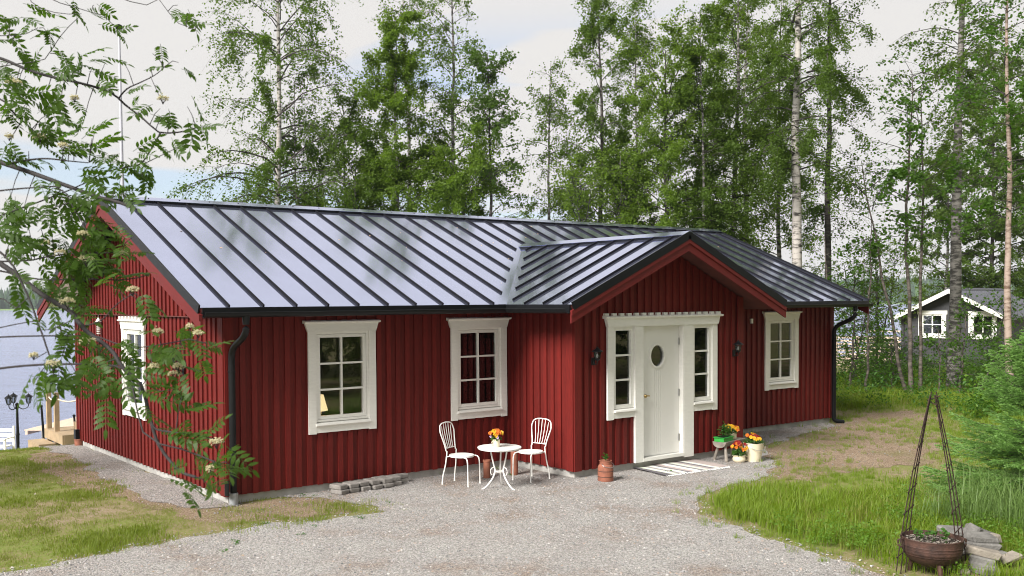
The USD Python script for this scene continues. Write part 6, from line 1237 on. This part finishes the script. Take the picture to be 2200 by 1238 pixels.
# ------------------------------------------------------------------ the rowan reaching in from the left, near the camera
ROWAN_BRANCHES=[
(0.011,0.003,[(-4.638,-6.782,3.650),(-4.335,-7.036,3.704),(-4.089,-7.253,3.622),(-3.995,-7.355,3.563),(-3.919,-7.444,3.525),(-3.827,-7.545,3.492),(-3.720,-7.657,3.440),(-3.681,-7.720,3.382),(-3.625,-7.795,3.314),(-3.579,-7.863,3.252),(-3.551,-7.916,3.246),(-3.508,-7.978,3.249),(-3.474,-8.034,3.264)]),
(0.004,0.0015,[(-4.037,-7.354,3.584),(-3.947,-7.421,3.598),(-3.920,-7.440,3.635),(-3.892,-7.458,3.688),(-3.847,-7.489,3.752),(-3.816,-7.510,3.787)]),
(0.004,0.0015,[(-3.712,-7.727,3.405),(-3.679,-7.750,3.450),(-3.638,-7.780,3.473),(-3.580,-7.821,3.509),(-3.543,-7.847,3.549)]),
(0.004,0.0025,[(-3.605,-7.938,3.239),(-3.661,-7.982,3.160),(-3.712,-8.030,3.099),(-3.762,-8.077,3.069)]),
(0.018,0.006,[(-4.676,-7.144,3.219),(-4.397,-7.398,3.230),(-4.172,-7.616,3.109),(-4.104,-7.715,3.070),(-4.037,-7.812,3.030),(-3.957,-7.920,2.983),(-3.886,-8.022,2.941),(-3.860,-8.088,2.927),(-3.806,-8.176,2.892)]),
(0.005,0.002,[(-4.147,-7.666,3.098),(-4.092,-7.706,3.111),(-4.030,-7.752,3.118),(-3.945,-7.815,3.107),(-3.883,-7.862,3.099)]),
(0.006,0.0015,[(-3.937,-7.950,2.995),(-3.877,-7.968,3.042),(-3.795,-8.003,3.067),(-3.719,-8.034,3.086),(-3.650,-8.059,3.123),(-3.564,-8.095,3.173)]),
(0.006,0.002,[(-4.022,-7.950,2.986),(-4.004,-7.977,2.957),(-3.989,-8.003,2.900),(-3.971,-8.030,2.868),(-3.953,-8.058,2.806),(-3.942,-8.080,2.768)]),
(0.008,0.003,[(-4.612,-7.057,3.478),(-4.291,-7.317,3.451),(-4.118,-7.468,3.390),(-4.106,-7.499,3.358),(-4.072,-7.548,3.305),(-4.037,-7.596,3.260),(-4.013,-7.636,3.209)]),
(0.016,0.005,[(-4.691,-7.266,3.010),(-4.423,-7.526,2.850),(-4.207,-7.747,2.682),(-4.150,-7.846,2.622),(-4.110,-7.932,2.568),(-4.078,-8.012,2.531),(-4.025,-8.108,2.482),(-4.011,-8.175,2.432),(-3.988,-8.248,2.394),(-3.942,-8.339,2.336),(-3.931,-8.403,2.284),(-3.888,-8.492,2.213),(-3.881,-8.556,2.106),(-3.880,-8.614,2.033),(-3.851,-8.693,1.952),(-3.845,-8.753,1.931),(-3.819,-8.828,1.919)]),
(0.005,0.002,[(-4.002,-8.299,2.396),(-3.951,-8.356,2.373),(-3.925,-8.393,2.361),(-3.878,-8.447,2.348),(-3.827,-8.502,2.365),(-3.773,-8.559,2.374),(-3.734,-8.605,2.386),(-3.699,-8.650,2.369)]),
(0.006,0.0025,[(-3.951,-8.466,2.288),(-3.940,-8.529,2.244),(-3.936,-8.591,2.128),(-3.941,-8.642,2.076),(-3.911,-8.720,2.032),(-3.859,-8.812,2.017),(-3.831,-8.887,2.003),(-3.793,-8.969,1.981)]),
(0.004,0.002,[(-3.906,-8.631,2.115),(-3.899,-8.669,2.075),(-3.849,-8.737,2.065),(-3.787,-8.815,2.054),(-3.752,-8.872,2.046)]),
(0.003,0.0015,[(-4.001,-8.174,2.432),(-3.960,-8.245,2.450),(-3.919,-8.315,2.511),(-3.887,-8.379,2.546)]),
(0.007,0.002,[(-4.685,-7.152,2.864),(-4.407,-7.398,2.741),(-4.178,-7.605,2.695),(-4.091,-7.705,2.697),(-4.020,-7.793,2.714),(-3.943,-7.885,2.722),(-3.875,-7.971,2.721),(-3.819,-8.049,2.725)]),
(0.007,0.002,[(-4.678,-7.035,2.791),(-4.391,-7.279,2.687),(-4.155,-7.484,2.660),(-4.096,-7.556,2.639),(-4.038,-7.627,2.622),(-3.980,-7.698,2.618),(-3.860,-7.815,2.619),(-3.788,-7.896,2.614),(-3.733,-7.964,2.620),(-3.693,-8.021,2.635)]),
(0.009,0.003,[(-4.720,-7.621,2.938),(-4.468,-7.843,2.845),(-4.235,-8.053,2.682),(-4.201,-8.113,2.584),(-4.181,-8.162,2.505),(-4.175,-8.200,2.453),(-4.166,-8.240,2.402),(-4.152,-8.285,2.317),(-4.152,-8.316,2.305)]),
(0.003,0.0015,[(-4.163,-8.178,2.453),(-4.171,-8.173,2.427),(-4.167,-8.177,2.400),(-4.142,-8.195,2.411),(-4.102,-8.224,2.435),(-4.071,-8.246,2.452)]),
(0.004,0.002,[(-4.057,-8.007,2.476),(-4.055,-8.052,2.422),(-4.054,-8.096,2.359),(-4.070,-8.128,2.316)]),
(0.005,0.0015,[(-4.623,-6.659,3.891),(-4.308,-6.903,4.057),(-3.982,-7.163,4.070),(-3.951,-7.209,3.937),(-3.942,-7.235,3.894),(-3.895,-7.289,3.859),(-3.831,-7.355,3.837),(-3.775,-7.415,3.833)]),
(0.005,0.0015,[(-4.612,-6.540,3.965),(-4.291,-6.790,4.112),(-3.941,-7.068,4.082),(-3.842,-7.165,3.945),(-3.777,-7.232,3.914),(-3.711,-7.300,3.881),(-3.664,-7.354,3.861),(-3.626,-7.402,3.807)]),
(0.006,0.0015,[(-4.601,-6.420,4.041),(-4.176,-6.723,4.353),(-3.725,-7.061,4.259),(-3.523,-7.222,3.986),(-3.460,-7.269,3.970),(-3.415,-7.303,3.958),(-3.387,-7.322,3.990),(-3.361,-7.343,3.951),(-3.335,-7.365,3.899),(-3.296,-7.395,3.860),(-3.255,-7.426,3.844)]),
(0.005,0.0015,[(-4.635,-6.779,3.777),(-4.329,-7.006,3.774),(-4.075,-7.196,3.736),(-4.007,-7.246,3.737),(-3.964,-7.278,3.750),(-3.935,-7.299,3.771)]),
(0.006,0.002,[(-4.721,-7.622,2.903),(-4.473,-7.861,2.755),(-4.330,-8.026,2.541),(-4.282,-8.111,2.540),(-4.244,-8.191,2.502),(-4.218,-8.258,2.539)]),
]
# leaf spots: x, y, z, how many, and the twig point they hang from
ROWAN_LEAVES=[
(-4.04,-7.22,3.79,3,-4.04,-7.22,3.74),(-3.94,-7.24,3.87,3,-3.93,-7.24,3.89),(-3.92,-7.31,3.78,4,-3.93,-7.30,3.77),(-3.80,-7.21,3.93,3,-3.80,-7.21,3.93),(-3.69,-7.32,3.91,5,-3.70,-7.31,3.88),(-3.67,-7.36,3.83,6,-3.65,-7.37,3.85),
(-3.62,-7.41,3.81,2,-3.63,-7.40,3.81),(-3.90,-7.32,3.75,3,-3.93,-7.30,3.77),(-3.97,-7.27,3.77,2,-3.97,-7.27,3.75),(-4.06,-7.21,3.74,3,-4.06,-7.21,3.74),(-4.03,-7.23,3.69,4,-4.02,-7.23,3.74),(-4.02,-7.36,3.62,3,-4.02,-7.37,3.59),
(-3.95,-7.42,3.63,2,-3.94,-7.43,3.61),(-3.88,-7.47,3.60,5,-3.92,-7.44,3.63),(-3.84,-7.52,3.56,3,-3.85,-7.52,3.50),(-3.86,-7.51,3.53,3,-3.86,-7.51,3.50),(-3.78,-7.59,3.56,4,-3.80,-7.57,3.48),(-3.74,-7.63,3.57,4,-3.77,-7.61,3.46),
(-3.80,-7.58,3.49,4,-3.80,-7.58,3.48),(-3.72,-7.66,3.47,4,-3.73,-7.65,3.44),(-3.69,-7.74,3.56,2,-3.66,-7.77,3.46),(-4.08,-7.28,3.55,8,-4.06,-7.29,3.60),(-4.03,-7.33,3.50,10,-4.01,-7.34,3.57),(-4.03,-7.57,3.39,10,-4.08,-7.53,3.32),
(-3.94,-7.43,3.42,8,-3.92,-7.45,3.52),(-4.10,-7.49,3.37,8,-4.11,-7.49,3.37),(-4.05,-7.57,3.32,8,-4.06,-7.56,3.30),(-3.97,-7.64,3.33,5,-4.04,-7.60,3.26),(-3.89,-7.48,3.42,3,-3.87,-7.49,3.51),(-4.10,-7.53,3.29,3,-4.08,-7.54,3.31),
(-4.01,-7.61,3.28,5,-4.03,-7.60,3.26),(-3.98,-7.66,3.23,8,-4.01,-7.64,3.21),(-4.01,-7.64,3.20,8,-4.01,-7.64,3.21),(-3.95,-7.69,3.21,6,-4.01,-7.64,3.21),(-3.94,-7.81,3.18,6,-3.95,-7.81,3.11),(-4.13,-7.68,3.16,6,-4.12,-7.68,3.10),
(-4.08,-7.71,3.15,4,-4.08,-7.71,3.11),(-4.15,-7.67,3.11,4,-4.14,-7.67,3.10),(-3.82,-7.57,3.31,3,-3.78,-7.60,3.47),(-3.86,-7.87,3.22,4,-3.88,-7.86,3.10),(-3.87,-7.87,3.20,2,-3.88,-7.86,3.10),(-3.93,-7.83,3.14,6,-3.93,-7.82,3.11),
(-3.84,-7.89,3.13,6,-3.88,-7.86,3.10),(-3.83,-7.98,3.10,5,-3.83,-7.99,3.06),(-3.93,-7.95,3.03,5,-3.92,-7.96,3.01),(-3.89,-7.96,3.04,4,-3.89,-7.96,3.03),(-3.97,-7.90,3.01,3,-3.97,-7.90,2.99),(-3.80,-8.00,3.08,4,-3.80,-8.00,3.07),
(-3.75,-8.02,3.09,4,-3.75,-8.02,3.08),(-3.73,-8.03,3.06,3,-3.73,-8.03,3.08),(-3.72,-8.04,3.04,2,-3.73,-8.03,3.08),(-3.68,-8.05,3.10,1,-3.68,-8.05,3.10),(-3.65,-8.06,3.15,3,-3.64,-8.06,3.13),(-3.71,-7.98,3.16,3,-3.68,-8.00,3.13),
(-3.57,-7.84,3.36,4,-3.61,-7.82,3.29),(-3.55,-7.90,3.34,3,-3.56,-7.90,3.25),(-3.62,-7.79,3.36,3,-3.64,-7.78,3.33),(-3.57,-7.86,3.31,4,-3.59,-7.84,3.27),(-3.51,-8.00,3.35,2,-3.48,-8.02,3.26),(-3.48,-8.02,3.26,3,-3.48,-8.02,3.26),
(-3.45,-8.05,3.25,3,-3.47,-8.03,3.26),(-3.51,-7.97,3.26,2,-3.51,-7.97,3.25),(-3.50,-7.88,3.56,2,-3.54,-7.85,3.55),(-3.59,-7.81,3.60,2,-3.55,-7.84,3.54),(-3.60,-7.80,3.54,2,-3.59,-7.81,3.50),(-3.29,-7.40,3.87,2,-3.29,-7.40,3.86),
(-3.27,-7.41,3.91,2,-3.28,-7.40,3.86),(-3.22,-7.45,3.86,2,-3.25,-7.43,3.84),(-3.31,-7.38,3.96,3,-3.35,-7.35,3.93),(-3.84,-8.10,2.98,3,-3.86,-8.09,2.93),(-3.81,-8.14,2.97,2,-3.83,-8.13,2.91),(-3.87,-8.05,2.98,3,-3.87,-8.05,2.94),
(-3.83,-8.12,2.95,2,-3.84,-8.11,2.92),(-4.04,-7.94,2.96,4,-4.02,-7.96,2.98),(-3.96,-7.92,2.97,4,-3.95,-7.92,2.98),(-4.05,-7.94,2.93,5,-4.01,-7.96,2.97),(-4.01,-7.98,2.91,4,-3.99,-7.99,2.92),(-3.95,-8.04,2.91,3,-3.98,-8.02,2.88),
(-4.00,-8.01,2.85,4,-3.98,-8.02,2.88),(-3.98,-8.03,2.83,4,-3.96,-8.04,2.84),(-3.95,-8.04,2.89,3,-3.97,-8.03,2.87),(-3.92,-7.98,2.93,3,-3.91,-7.98,2.96),(-4.15,-7.68,2.95,5,-4.11,-7.70,3.08),(-4.11,-7.74,2.91,6,-4.07,-7.77,3.05),
(-4.23,-8.04,2.82,8,-4.28,-8.01,2.71),(-4.09,-7.71,2.85,6,-4.07,-7.73,2.70),(-4.09,-7.92,2.86,4,-3.99,-8.00,2.92),(-4.05,-7.76,2.83,4,-4.03,-7.78,2.71),(-4.02,-7.79,2.83,2,-4.01,-7.80,2.71),(-4.22,-8.06,2.77,8,-4.25,-8.04,2.69),
(-4.09,-7.71,2.78,8,-4.08,-7.72,2.70),(-4.23,-8.05,2.72,6,-4.25,-8.04,2.69),(-4.08,-7.73,2.75,5,-4.07,-7.73,2.70),(-4.03,-7.78,2.75,5,-4.03,-7.78,2.71),(-4.10,-7.70,2.71,3,-4.10,-7.70,2.70),(-3.98,-7.84,2.77,2,-3.97,-7.85,2.72),
(-3.96,-7.86,2.73,4,-3.96,-7.86,2.72),(-3.93,-8.07,2.85,4,-3.96,-8.05,2.83),(-3.91,-8.09,2.81,4,-3.95,-8.07,2.79),(-3.95,-8.07,2.80,6,-3.95,-8.06,2.79),(-3.92,-8.10,2.76,5,-3.94,-8.08,2.77),(-3.93,-7.90,2.75,6,-3.93,-7.90,2.72),
(-3.85,-8.00,2.76,2,-3.85,-8.00,2.72),(-3.91,-7.93,2.69,8,-3.91,-7.93,2.72),(-3.96,-7.86,2.67,6,-3.97,-7.86,2.72),(-4.01,-7.81,2.68,5,-4.01,-7.81,2.72),(-3.96,-7.71,2.64,6,-3.96,-7.71,2.62),(-3.90,-7.77,2.65,8,-3.90,-7.77,2.62),
(-3.86,-7.81,2.66,6,-3.86,-7.81,2.62),(-3.82,-7.85,2.67,4,-3.83,-7.85,2.62),(-3.91,-7.76,2.60,6,-3.91,-7.76,2.62),(-3.98,-7.70,2.60,3,-3.98,-7.70,2.62),(-4.02,-7.64,2.62,3,-4.02,-7.64,2.62),(-4.12,-7.91,2.58,3,-4.12,-7.91,2.58),
(-4.11,-7.96,2.53,3,-4.10,-7.97,2.55),(-4.04,-8.06,2.54,5,-4.05,-8.05,2.51),(-3.90,-7.78,2.57,6,-3.90,-7.78,2.62),(-3.86,-7.82,2.60,5,-3.86,-7.82,2.62),(-3.99,-8.13,2.51,6,-4.03,-8.11,2.48),(-4.03,-8.09,2.50,4,-4.04,-8.09,2.49),
(-4.06,-8.01,2.47,3,-4.06,-8.01,2.47),(-4.02,-8.14,2.45,4,-4.02,-8.14,2.46),(-3.83,-8.03,2.74,3,-3.83,-8.04,2.72),(-3.82,-8.04,2.69,3,-3.82,-8.04,2.72),(-3.80,-7.88,2.60,1,-3.80,-7.88,2.61),(-3.78,-8.08,2.78,2,-3.82,-8.05,2.72),
(-3.80,-7.89,2.60,3,-3.80,-7.89,2.61),(-3.73,-7.96,2.62,1,-3.73,-7.96,2.62),(-3.92,-8.34,2.56,2,-3.90,-8.35,2.53),(-3.85,-8.41,2.53,1,-3.89,-8.38,2.55),(-3.86,-8.40,2.51,2,-3.89,-8.38,2.55),(-4.02,-8.19,2.38,5,-4.00,-8.21,2.41),
(-4.05,-8.11,2.35,2,-4.06,-8.10,2.35),(-4.03,-8.17,2.40,4,-4.01,-8.19,2.43),(-3.95,-8.31,2.36,1,-3.96,-8.31,2.36),(-3.94,-8.36,2.39,1,-3.95,-8.36,2.37),(-3.98,-8.29,2.32,3,-3.96,-8.31,2.36),(-4.00,-8.17,2.32,2,-4.07,-8.12,2.33),
(-3.91,-8.40,2.31,1,-3.93,-8.38,2.30),(-3.94,-8.40,2.28,1,-3.93,-8.40,2.28),(-3.90,-8.43,2.36,1,-3.90,-8.43,2.35),(-4.16,-8.31,2.28,5,-4.15,-8.32,2.31),(-4.13,-8.33,2.28,4,-4.15,-8.32,2.31),(-4.18,-8.29,2.23,4,-4.15,-8.32,2.31),
(-4.21,-8.28,2.23,3,-4.15,-8.32,2.31),(-4.15,-8.32,2.24,4,-4.15,-8.32,2.31),(-4.05,-8.15,2.29,4,-4.07,-8.13,2.32),(-4.01,-8.17,2.27,3,-4.07,-8.13,2.32),(-4.02,-8.17,2.23,3,-4.07,-8.13,2.32),(-4.01,-8.32,2.26,5,-3.94,-8.37,2.31),
(-4.01,-8.26,2.31,2,-3.97,-8.28,2.37),(-3.97,-8.37,2.26,2,-3.93,-8.40,2.29),(-4.11,-8.35,2.23,2,-4.15,-8.32,2.31),(-3.98,-8.52,2.20,2,-3.94,-8.55,2.21),(-3.88,-8.46,2.28,1,-3.91,-8.45,2.25),(-3.85,-8.47,2.31,3,-3.86,-8.47,2.35),
(-3.85,-8.52,2.25,4,-3.89,-8.49,2.21),(-3.82,-8.52,2.30,3,-3.82,-8.51,2.37),(-3.80,-8.53,2.36,4,-3.80,-8.53,2.37),(-3.77,-8.56,2.39,3,-3.77,-8.57,2.38),(-3.74,-8.60,2.37,3,-3.74,-8.60,2.38),(-3.72,-8.63,2.37,3,-3.72,-8.63,2.38),
(-3.69,-8.66,2.36,2,-3.70,-8.65,2.37),(-3.82,-8.51,2.38,2,-3.82,-8.51,2.37),(-3.75,-8.58,2.28,3,-3.77,-8.57,2.38),(-3.84,-8.55,2.20,5,-3.89,-8.51,2.18),(-3.80,-8.58,2.20,4,-3.89,-8.52,2.17),(-3.83,-8.74,2.19,3,-3.85,-8.73,2.07),
(-3.76,-8.57,2.25,2,-3.77,-8.56,2.37),(-3.98,-8.53,2.17,2,-3.94,-8.56,2.18),(-3.88,-8.53,2.15,2,-3.88,-8.53,2.15),(-3.88,-8.69,2.09,3,-3.88,-8.69,2.07),(-3.85,-8.74,2.09,2,-3.85,-8.73,2.07),(-3.80,-8.80,2.09,3,-3.80,-8.80,2.06),
(-3.83,-8.77,2.04,4,-3.82,-8.77,2.06),(-3.79,-8.81,2.05,2,-3.79,-8.81,2.06),(-3.77,-8.85,2.06,2,-3.77,-8.85,2.05),(-3.73,-8.89,2.05,2,-3.75,-8.87,2.05),(-3.83,-8.90,1.99,4,-3.82,-8.90,2.00),(-3.78,-8.98,1.98,5,-3.79,-8.97,1.98),
(-3.76,-9.00,1.97,3,-3.79,-8.97,1.98),(-3.82,-8.80,1.94,4,-3.83,-8.80,1.92),(-3.85,-8.74,1.93,2,-3.85,-8.74,1.93),(-3.81,-8.84,1.91,3,-3.82,-8.83,1.92),(-3.78,-8.86,1.88,3,-3.82,-8.83,1.92),
]
ROWAN_FLOWERS=[(-4.060,-7.378,3.489,0.034,-4.02,-7.33,3.58),(-4.032,-7.693,3.210,0.024,-4.02,-7.63,3.22),(-4.128,-7.588,3.219,0.017,-4.07,-7.56,3.30),(-3.579,-7.901,3.388,0.023,-3.60,-7.81,3.50),(-3.983,-7.860,3.158,0.022,-3.97,-7.80,3.11),(-4.056,-7.832,2.759,0.024,-4.03,-7.78,2.71),(-4.008,-7.890,2.720,0.022,-3.99,-7.83,2.72),(-3.979,-8.118,2.783,0.024,-3.95,-8.06,2.79),(-3.934,-7.982,2.690,0.029,-3.92,-7.92,2.72),(-3.899,-8.444,2.562,0.021,-3.89,-8.38,2.55),(-4.050,-8.141,2.521,0.026,-4.04,-8.07,2.50),(-4.020,-8.300,2.373,0.028,-3.99,-8.25,2.39),(-4.165,-8.382,2.297,0.026,-4.15,-8.32,2.31),(-4.214,-8.304,2.329,0.015,-4.16,-8.27,2.34),(-3.847,-8.561,2.410,0.018,-3.82,-8.51,2.37),(-3.794,-8.620,2.284,0.021,-3.78,-8.55,2.37),(-3.764,-8.655,2.430,0.013,-3.74,-8.60,2.39),(-3.742,-8.677,2.405,0.018,-3.73,-8.62,2.38),(-3.861,-8.545,2.283,0.018,-3.85,-8.47,2.36),(-3.806,-8.607,2.258,0.021,-3.79,-8.54,2.37),(-3.781,-8.923,2.043,0.023,-3.76,-8.87,2.05),(-3.835,-9.000,1.971,0.012,-3.80,-8.95,1.99),(-3.827,-8.117,2.714,0.016,-3.82,-8.05,2.72),(-3.862,-7.596,3.410,0.018,-3.83,-7.54,3.49)]
t = thing('rowan_tree', 'flowering rowan reaching in from the left with feathery leaves and cream blossom', 'tree', (0, 0, 0))
g = np.random.default_rng(4)
base = CAM + fwd * 4.3 - rgt * 2.75; bx0, by0 = float(base[0]), float(base[1])
put(t, 'trunk', tube([(bx0, by0, GZ - 0.2), (bx0 + 0.05, by0 - 0.04, 1.0), (bx0, by0 + 0.05, 2.2), (bx0 + 0.08, by0, 3.4), (bx0 + 0.02, by0 + 0.1, 5.2)], [0.10, 0.08, 0.065, 0.05, 0.02], 12), 'rowan_bark', smooth=True)
for r0, r1, pts in ROWAN_BRANCHES:
    p = np.array(pts)
    if len(p) > 5 and np.linalg.norm(p[0, :2] - A(bx0, by0)) < 2.2: p = np.vstack([[bx0, by0, p[0, 2] - 0.25], p])
    n = max(8, len(p) * 3); put(t, 'branch', tube(smoothline(p, n), np.linspace(r0, r1, n), 7), 'rowan_bark', smooth=True)
def compound(at, d, up, ln, pairs, g):
    """A feathered leaf: a thin stalk with paired toothed leaflets and one at the tip."""
    d = d / np.linalg.norm(d); s = np.cross(d, up); s /= np.linalg.norm(s); n_ = np.cross(s, d)
    q = np.linspace(0, 1, 5); cur = g.uniform(0.05, 0.28); axis_ = at + d * (ln * q)[:, None] - n_ * (cur * ln * q ** 2)[:, None]
    out = [tube(axis_, 0.0011, 3, cap=False)]
    V, F_ = [], []; k0 = 0
    for j in range(pairs + 1):
        u = 0.20 + 0.78 * j / pairs; c = at + d * ln * u - n_ * cur * ln * u ** 2; tang = d - n_ * 2 * cur * u; tang /= np.linalg.norm(tang)
        for sd in ((-1, 1) if j < pairs else (0,)):
            dirn = tang * (0.45 if sd else 1.0) + s * sd * 0.9 - n_ * g.uniform(-0.02, 0.30); dirn /= np.linalg.norm(dirn)
            ll = ln * g.uniform(0.33, 0.40) * (0.72 + 0.55 * u * (1.45 - u)); wv = np.cross(dirn, n_ + g.normal(0, 0.15, 3)); wv /= np.linalg.norm(wv); wd = ll * g.uniform(0.165, 0.20)
            nn = np.cross(wv, dirn)
            V += [c, c + dirn * ll * 0.30 + wv * wd + nn * wd * .25, c + dirn * ll * 0.30 - wv * wd + nn * wd * .25, c + dirn * ll * 0.68 + wv * wd * 0.82 + nn * wd * .15, c + dirn * ll * 0.68 - wv * wd * 0.82 + nn * wd * .15, c + dirn * ll - nn * wd * .3]
            F_ += [[k0, k0 + 2, k0 + 1], [k0 + 1, k0 + 2, k0 + 4], [k0 + 1, k0 + 4, k0 + 3], [k0 + 3, k0 + 4, k0 + 5]]; k0 += 6
    out.append((np.array(V), np.array(F_))); return join(out)
made = []
for x, y, z, n, qx, qy, qz in ROWAN_LEAVES:
    c, q_ = A(x, y, z), A(qx, qy, qz)
    for k in range(max(1, int(round(n * (0.5 if x + y < -12 else 0.5))))):
        at = c + g.normal(0, 0.022, 3) + fwd * g.normal(0, 0.10); out = (at - q_) * 0.6 + R2 * 0.05 + g.normal(0, 0.045, 3); out[2] -= 0.030
        up_ = A(0, 0, 1) + g.normal(0, 0.55, 3) - fwd * g.uniform(0.0, 0.6)
        dd = out / np.linalg.norm(out); ln = g.uniform(0.085, 0.14)
        made.append((np.dot(at - CAM, fwd), compound(at - dd * ln * 0.45, dd, up_, ln, int(g.integers(5, 7)), g)))
    if np.linalg.norm(c - q_) > 0.03: made.append((99, tube([q_, (c + q_) / 2 + A(0, 0, 0.012), c], [0.0022, 0.0017, 0.0012], 4)))
made.sort(key=lambda m: m[0])
for k, (dist_, m) in enumerate(made[:290]): put(t, 'leaf', m, 'rowan_leaf')
put(t, 'further_leaves', join([m for d_, m in made[290:] if d_ < 50]), 'rowan_leaf', kind='stuff')
put(t, 'twigwork', join([m for d_, m in made if d_ > 50]), 'rowan_bark', kind='stuff')
ico = trimesh.creation.icosphere(0)
for x, y, z, r_, qx, qy, qz in ROWAN_FLOWERS:
    c = A(x, y, z); parts = []
    for k in range(120):
        a = g.uniform(0, 6.28); rr = r_ * math.sqrt(g.uniform(0, 1)) * 1.1; p_ = c + A(rr * math.cos(a), rr * math.sin(a), 0.5 * r_ * math.sqrt(max(0, 1 - (rr / r_ / 1.12) ** 2)) + g.normal(0, 0.004))
        parts.append((np.array(ico.vertices) * A(1, 1, 0.7) * g.uniform(0.0018, 0.0036) + p_, np.array(ico.faces)))
    put(t, 'flower_cluster', join(parts), 'rowan_flower')
    st_ = [tube([c - A(0, 0, r_ * 0.9), c + A(r_ * 0.6 * math.cos(b), r_ * 0.6 * math.sin(b), 0.2 * r_)], 0.0012, 3) for b in np.arange(5) * 1.256]
    st_.append(tube([A(qx, qy, qz), c - A(0, 0, r_ * 0.9)], 0.0018, 4)); put(t, 'flower_stalk', join(st_), 'rowan_bark')

# a little summer haze in the air over the lake
HAZE = 0.00018
if HAZE:
    hm = usdkit.material(stage, '/World/Looks/haze_air', {'v': ('principled_volume', {'color': (0.86, 0.92, 1.0), 'density': HAZE, 'anisotropy': 0.2})}, volume='v.volume')
    hb_ = bx(-3600, 3600, -1500, 3600, -8.5, 60.0); path = numbered('/World', 'haze'); usdkit.mesh(stage, path, hb_, hm); data(stage.GetPrimAtPath(path), 'faint summer haze in the air', None, None, 'stuff')
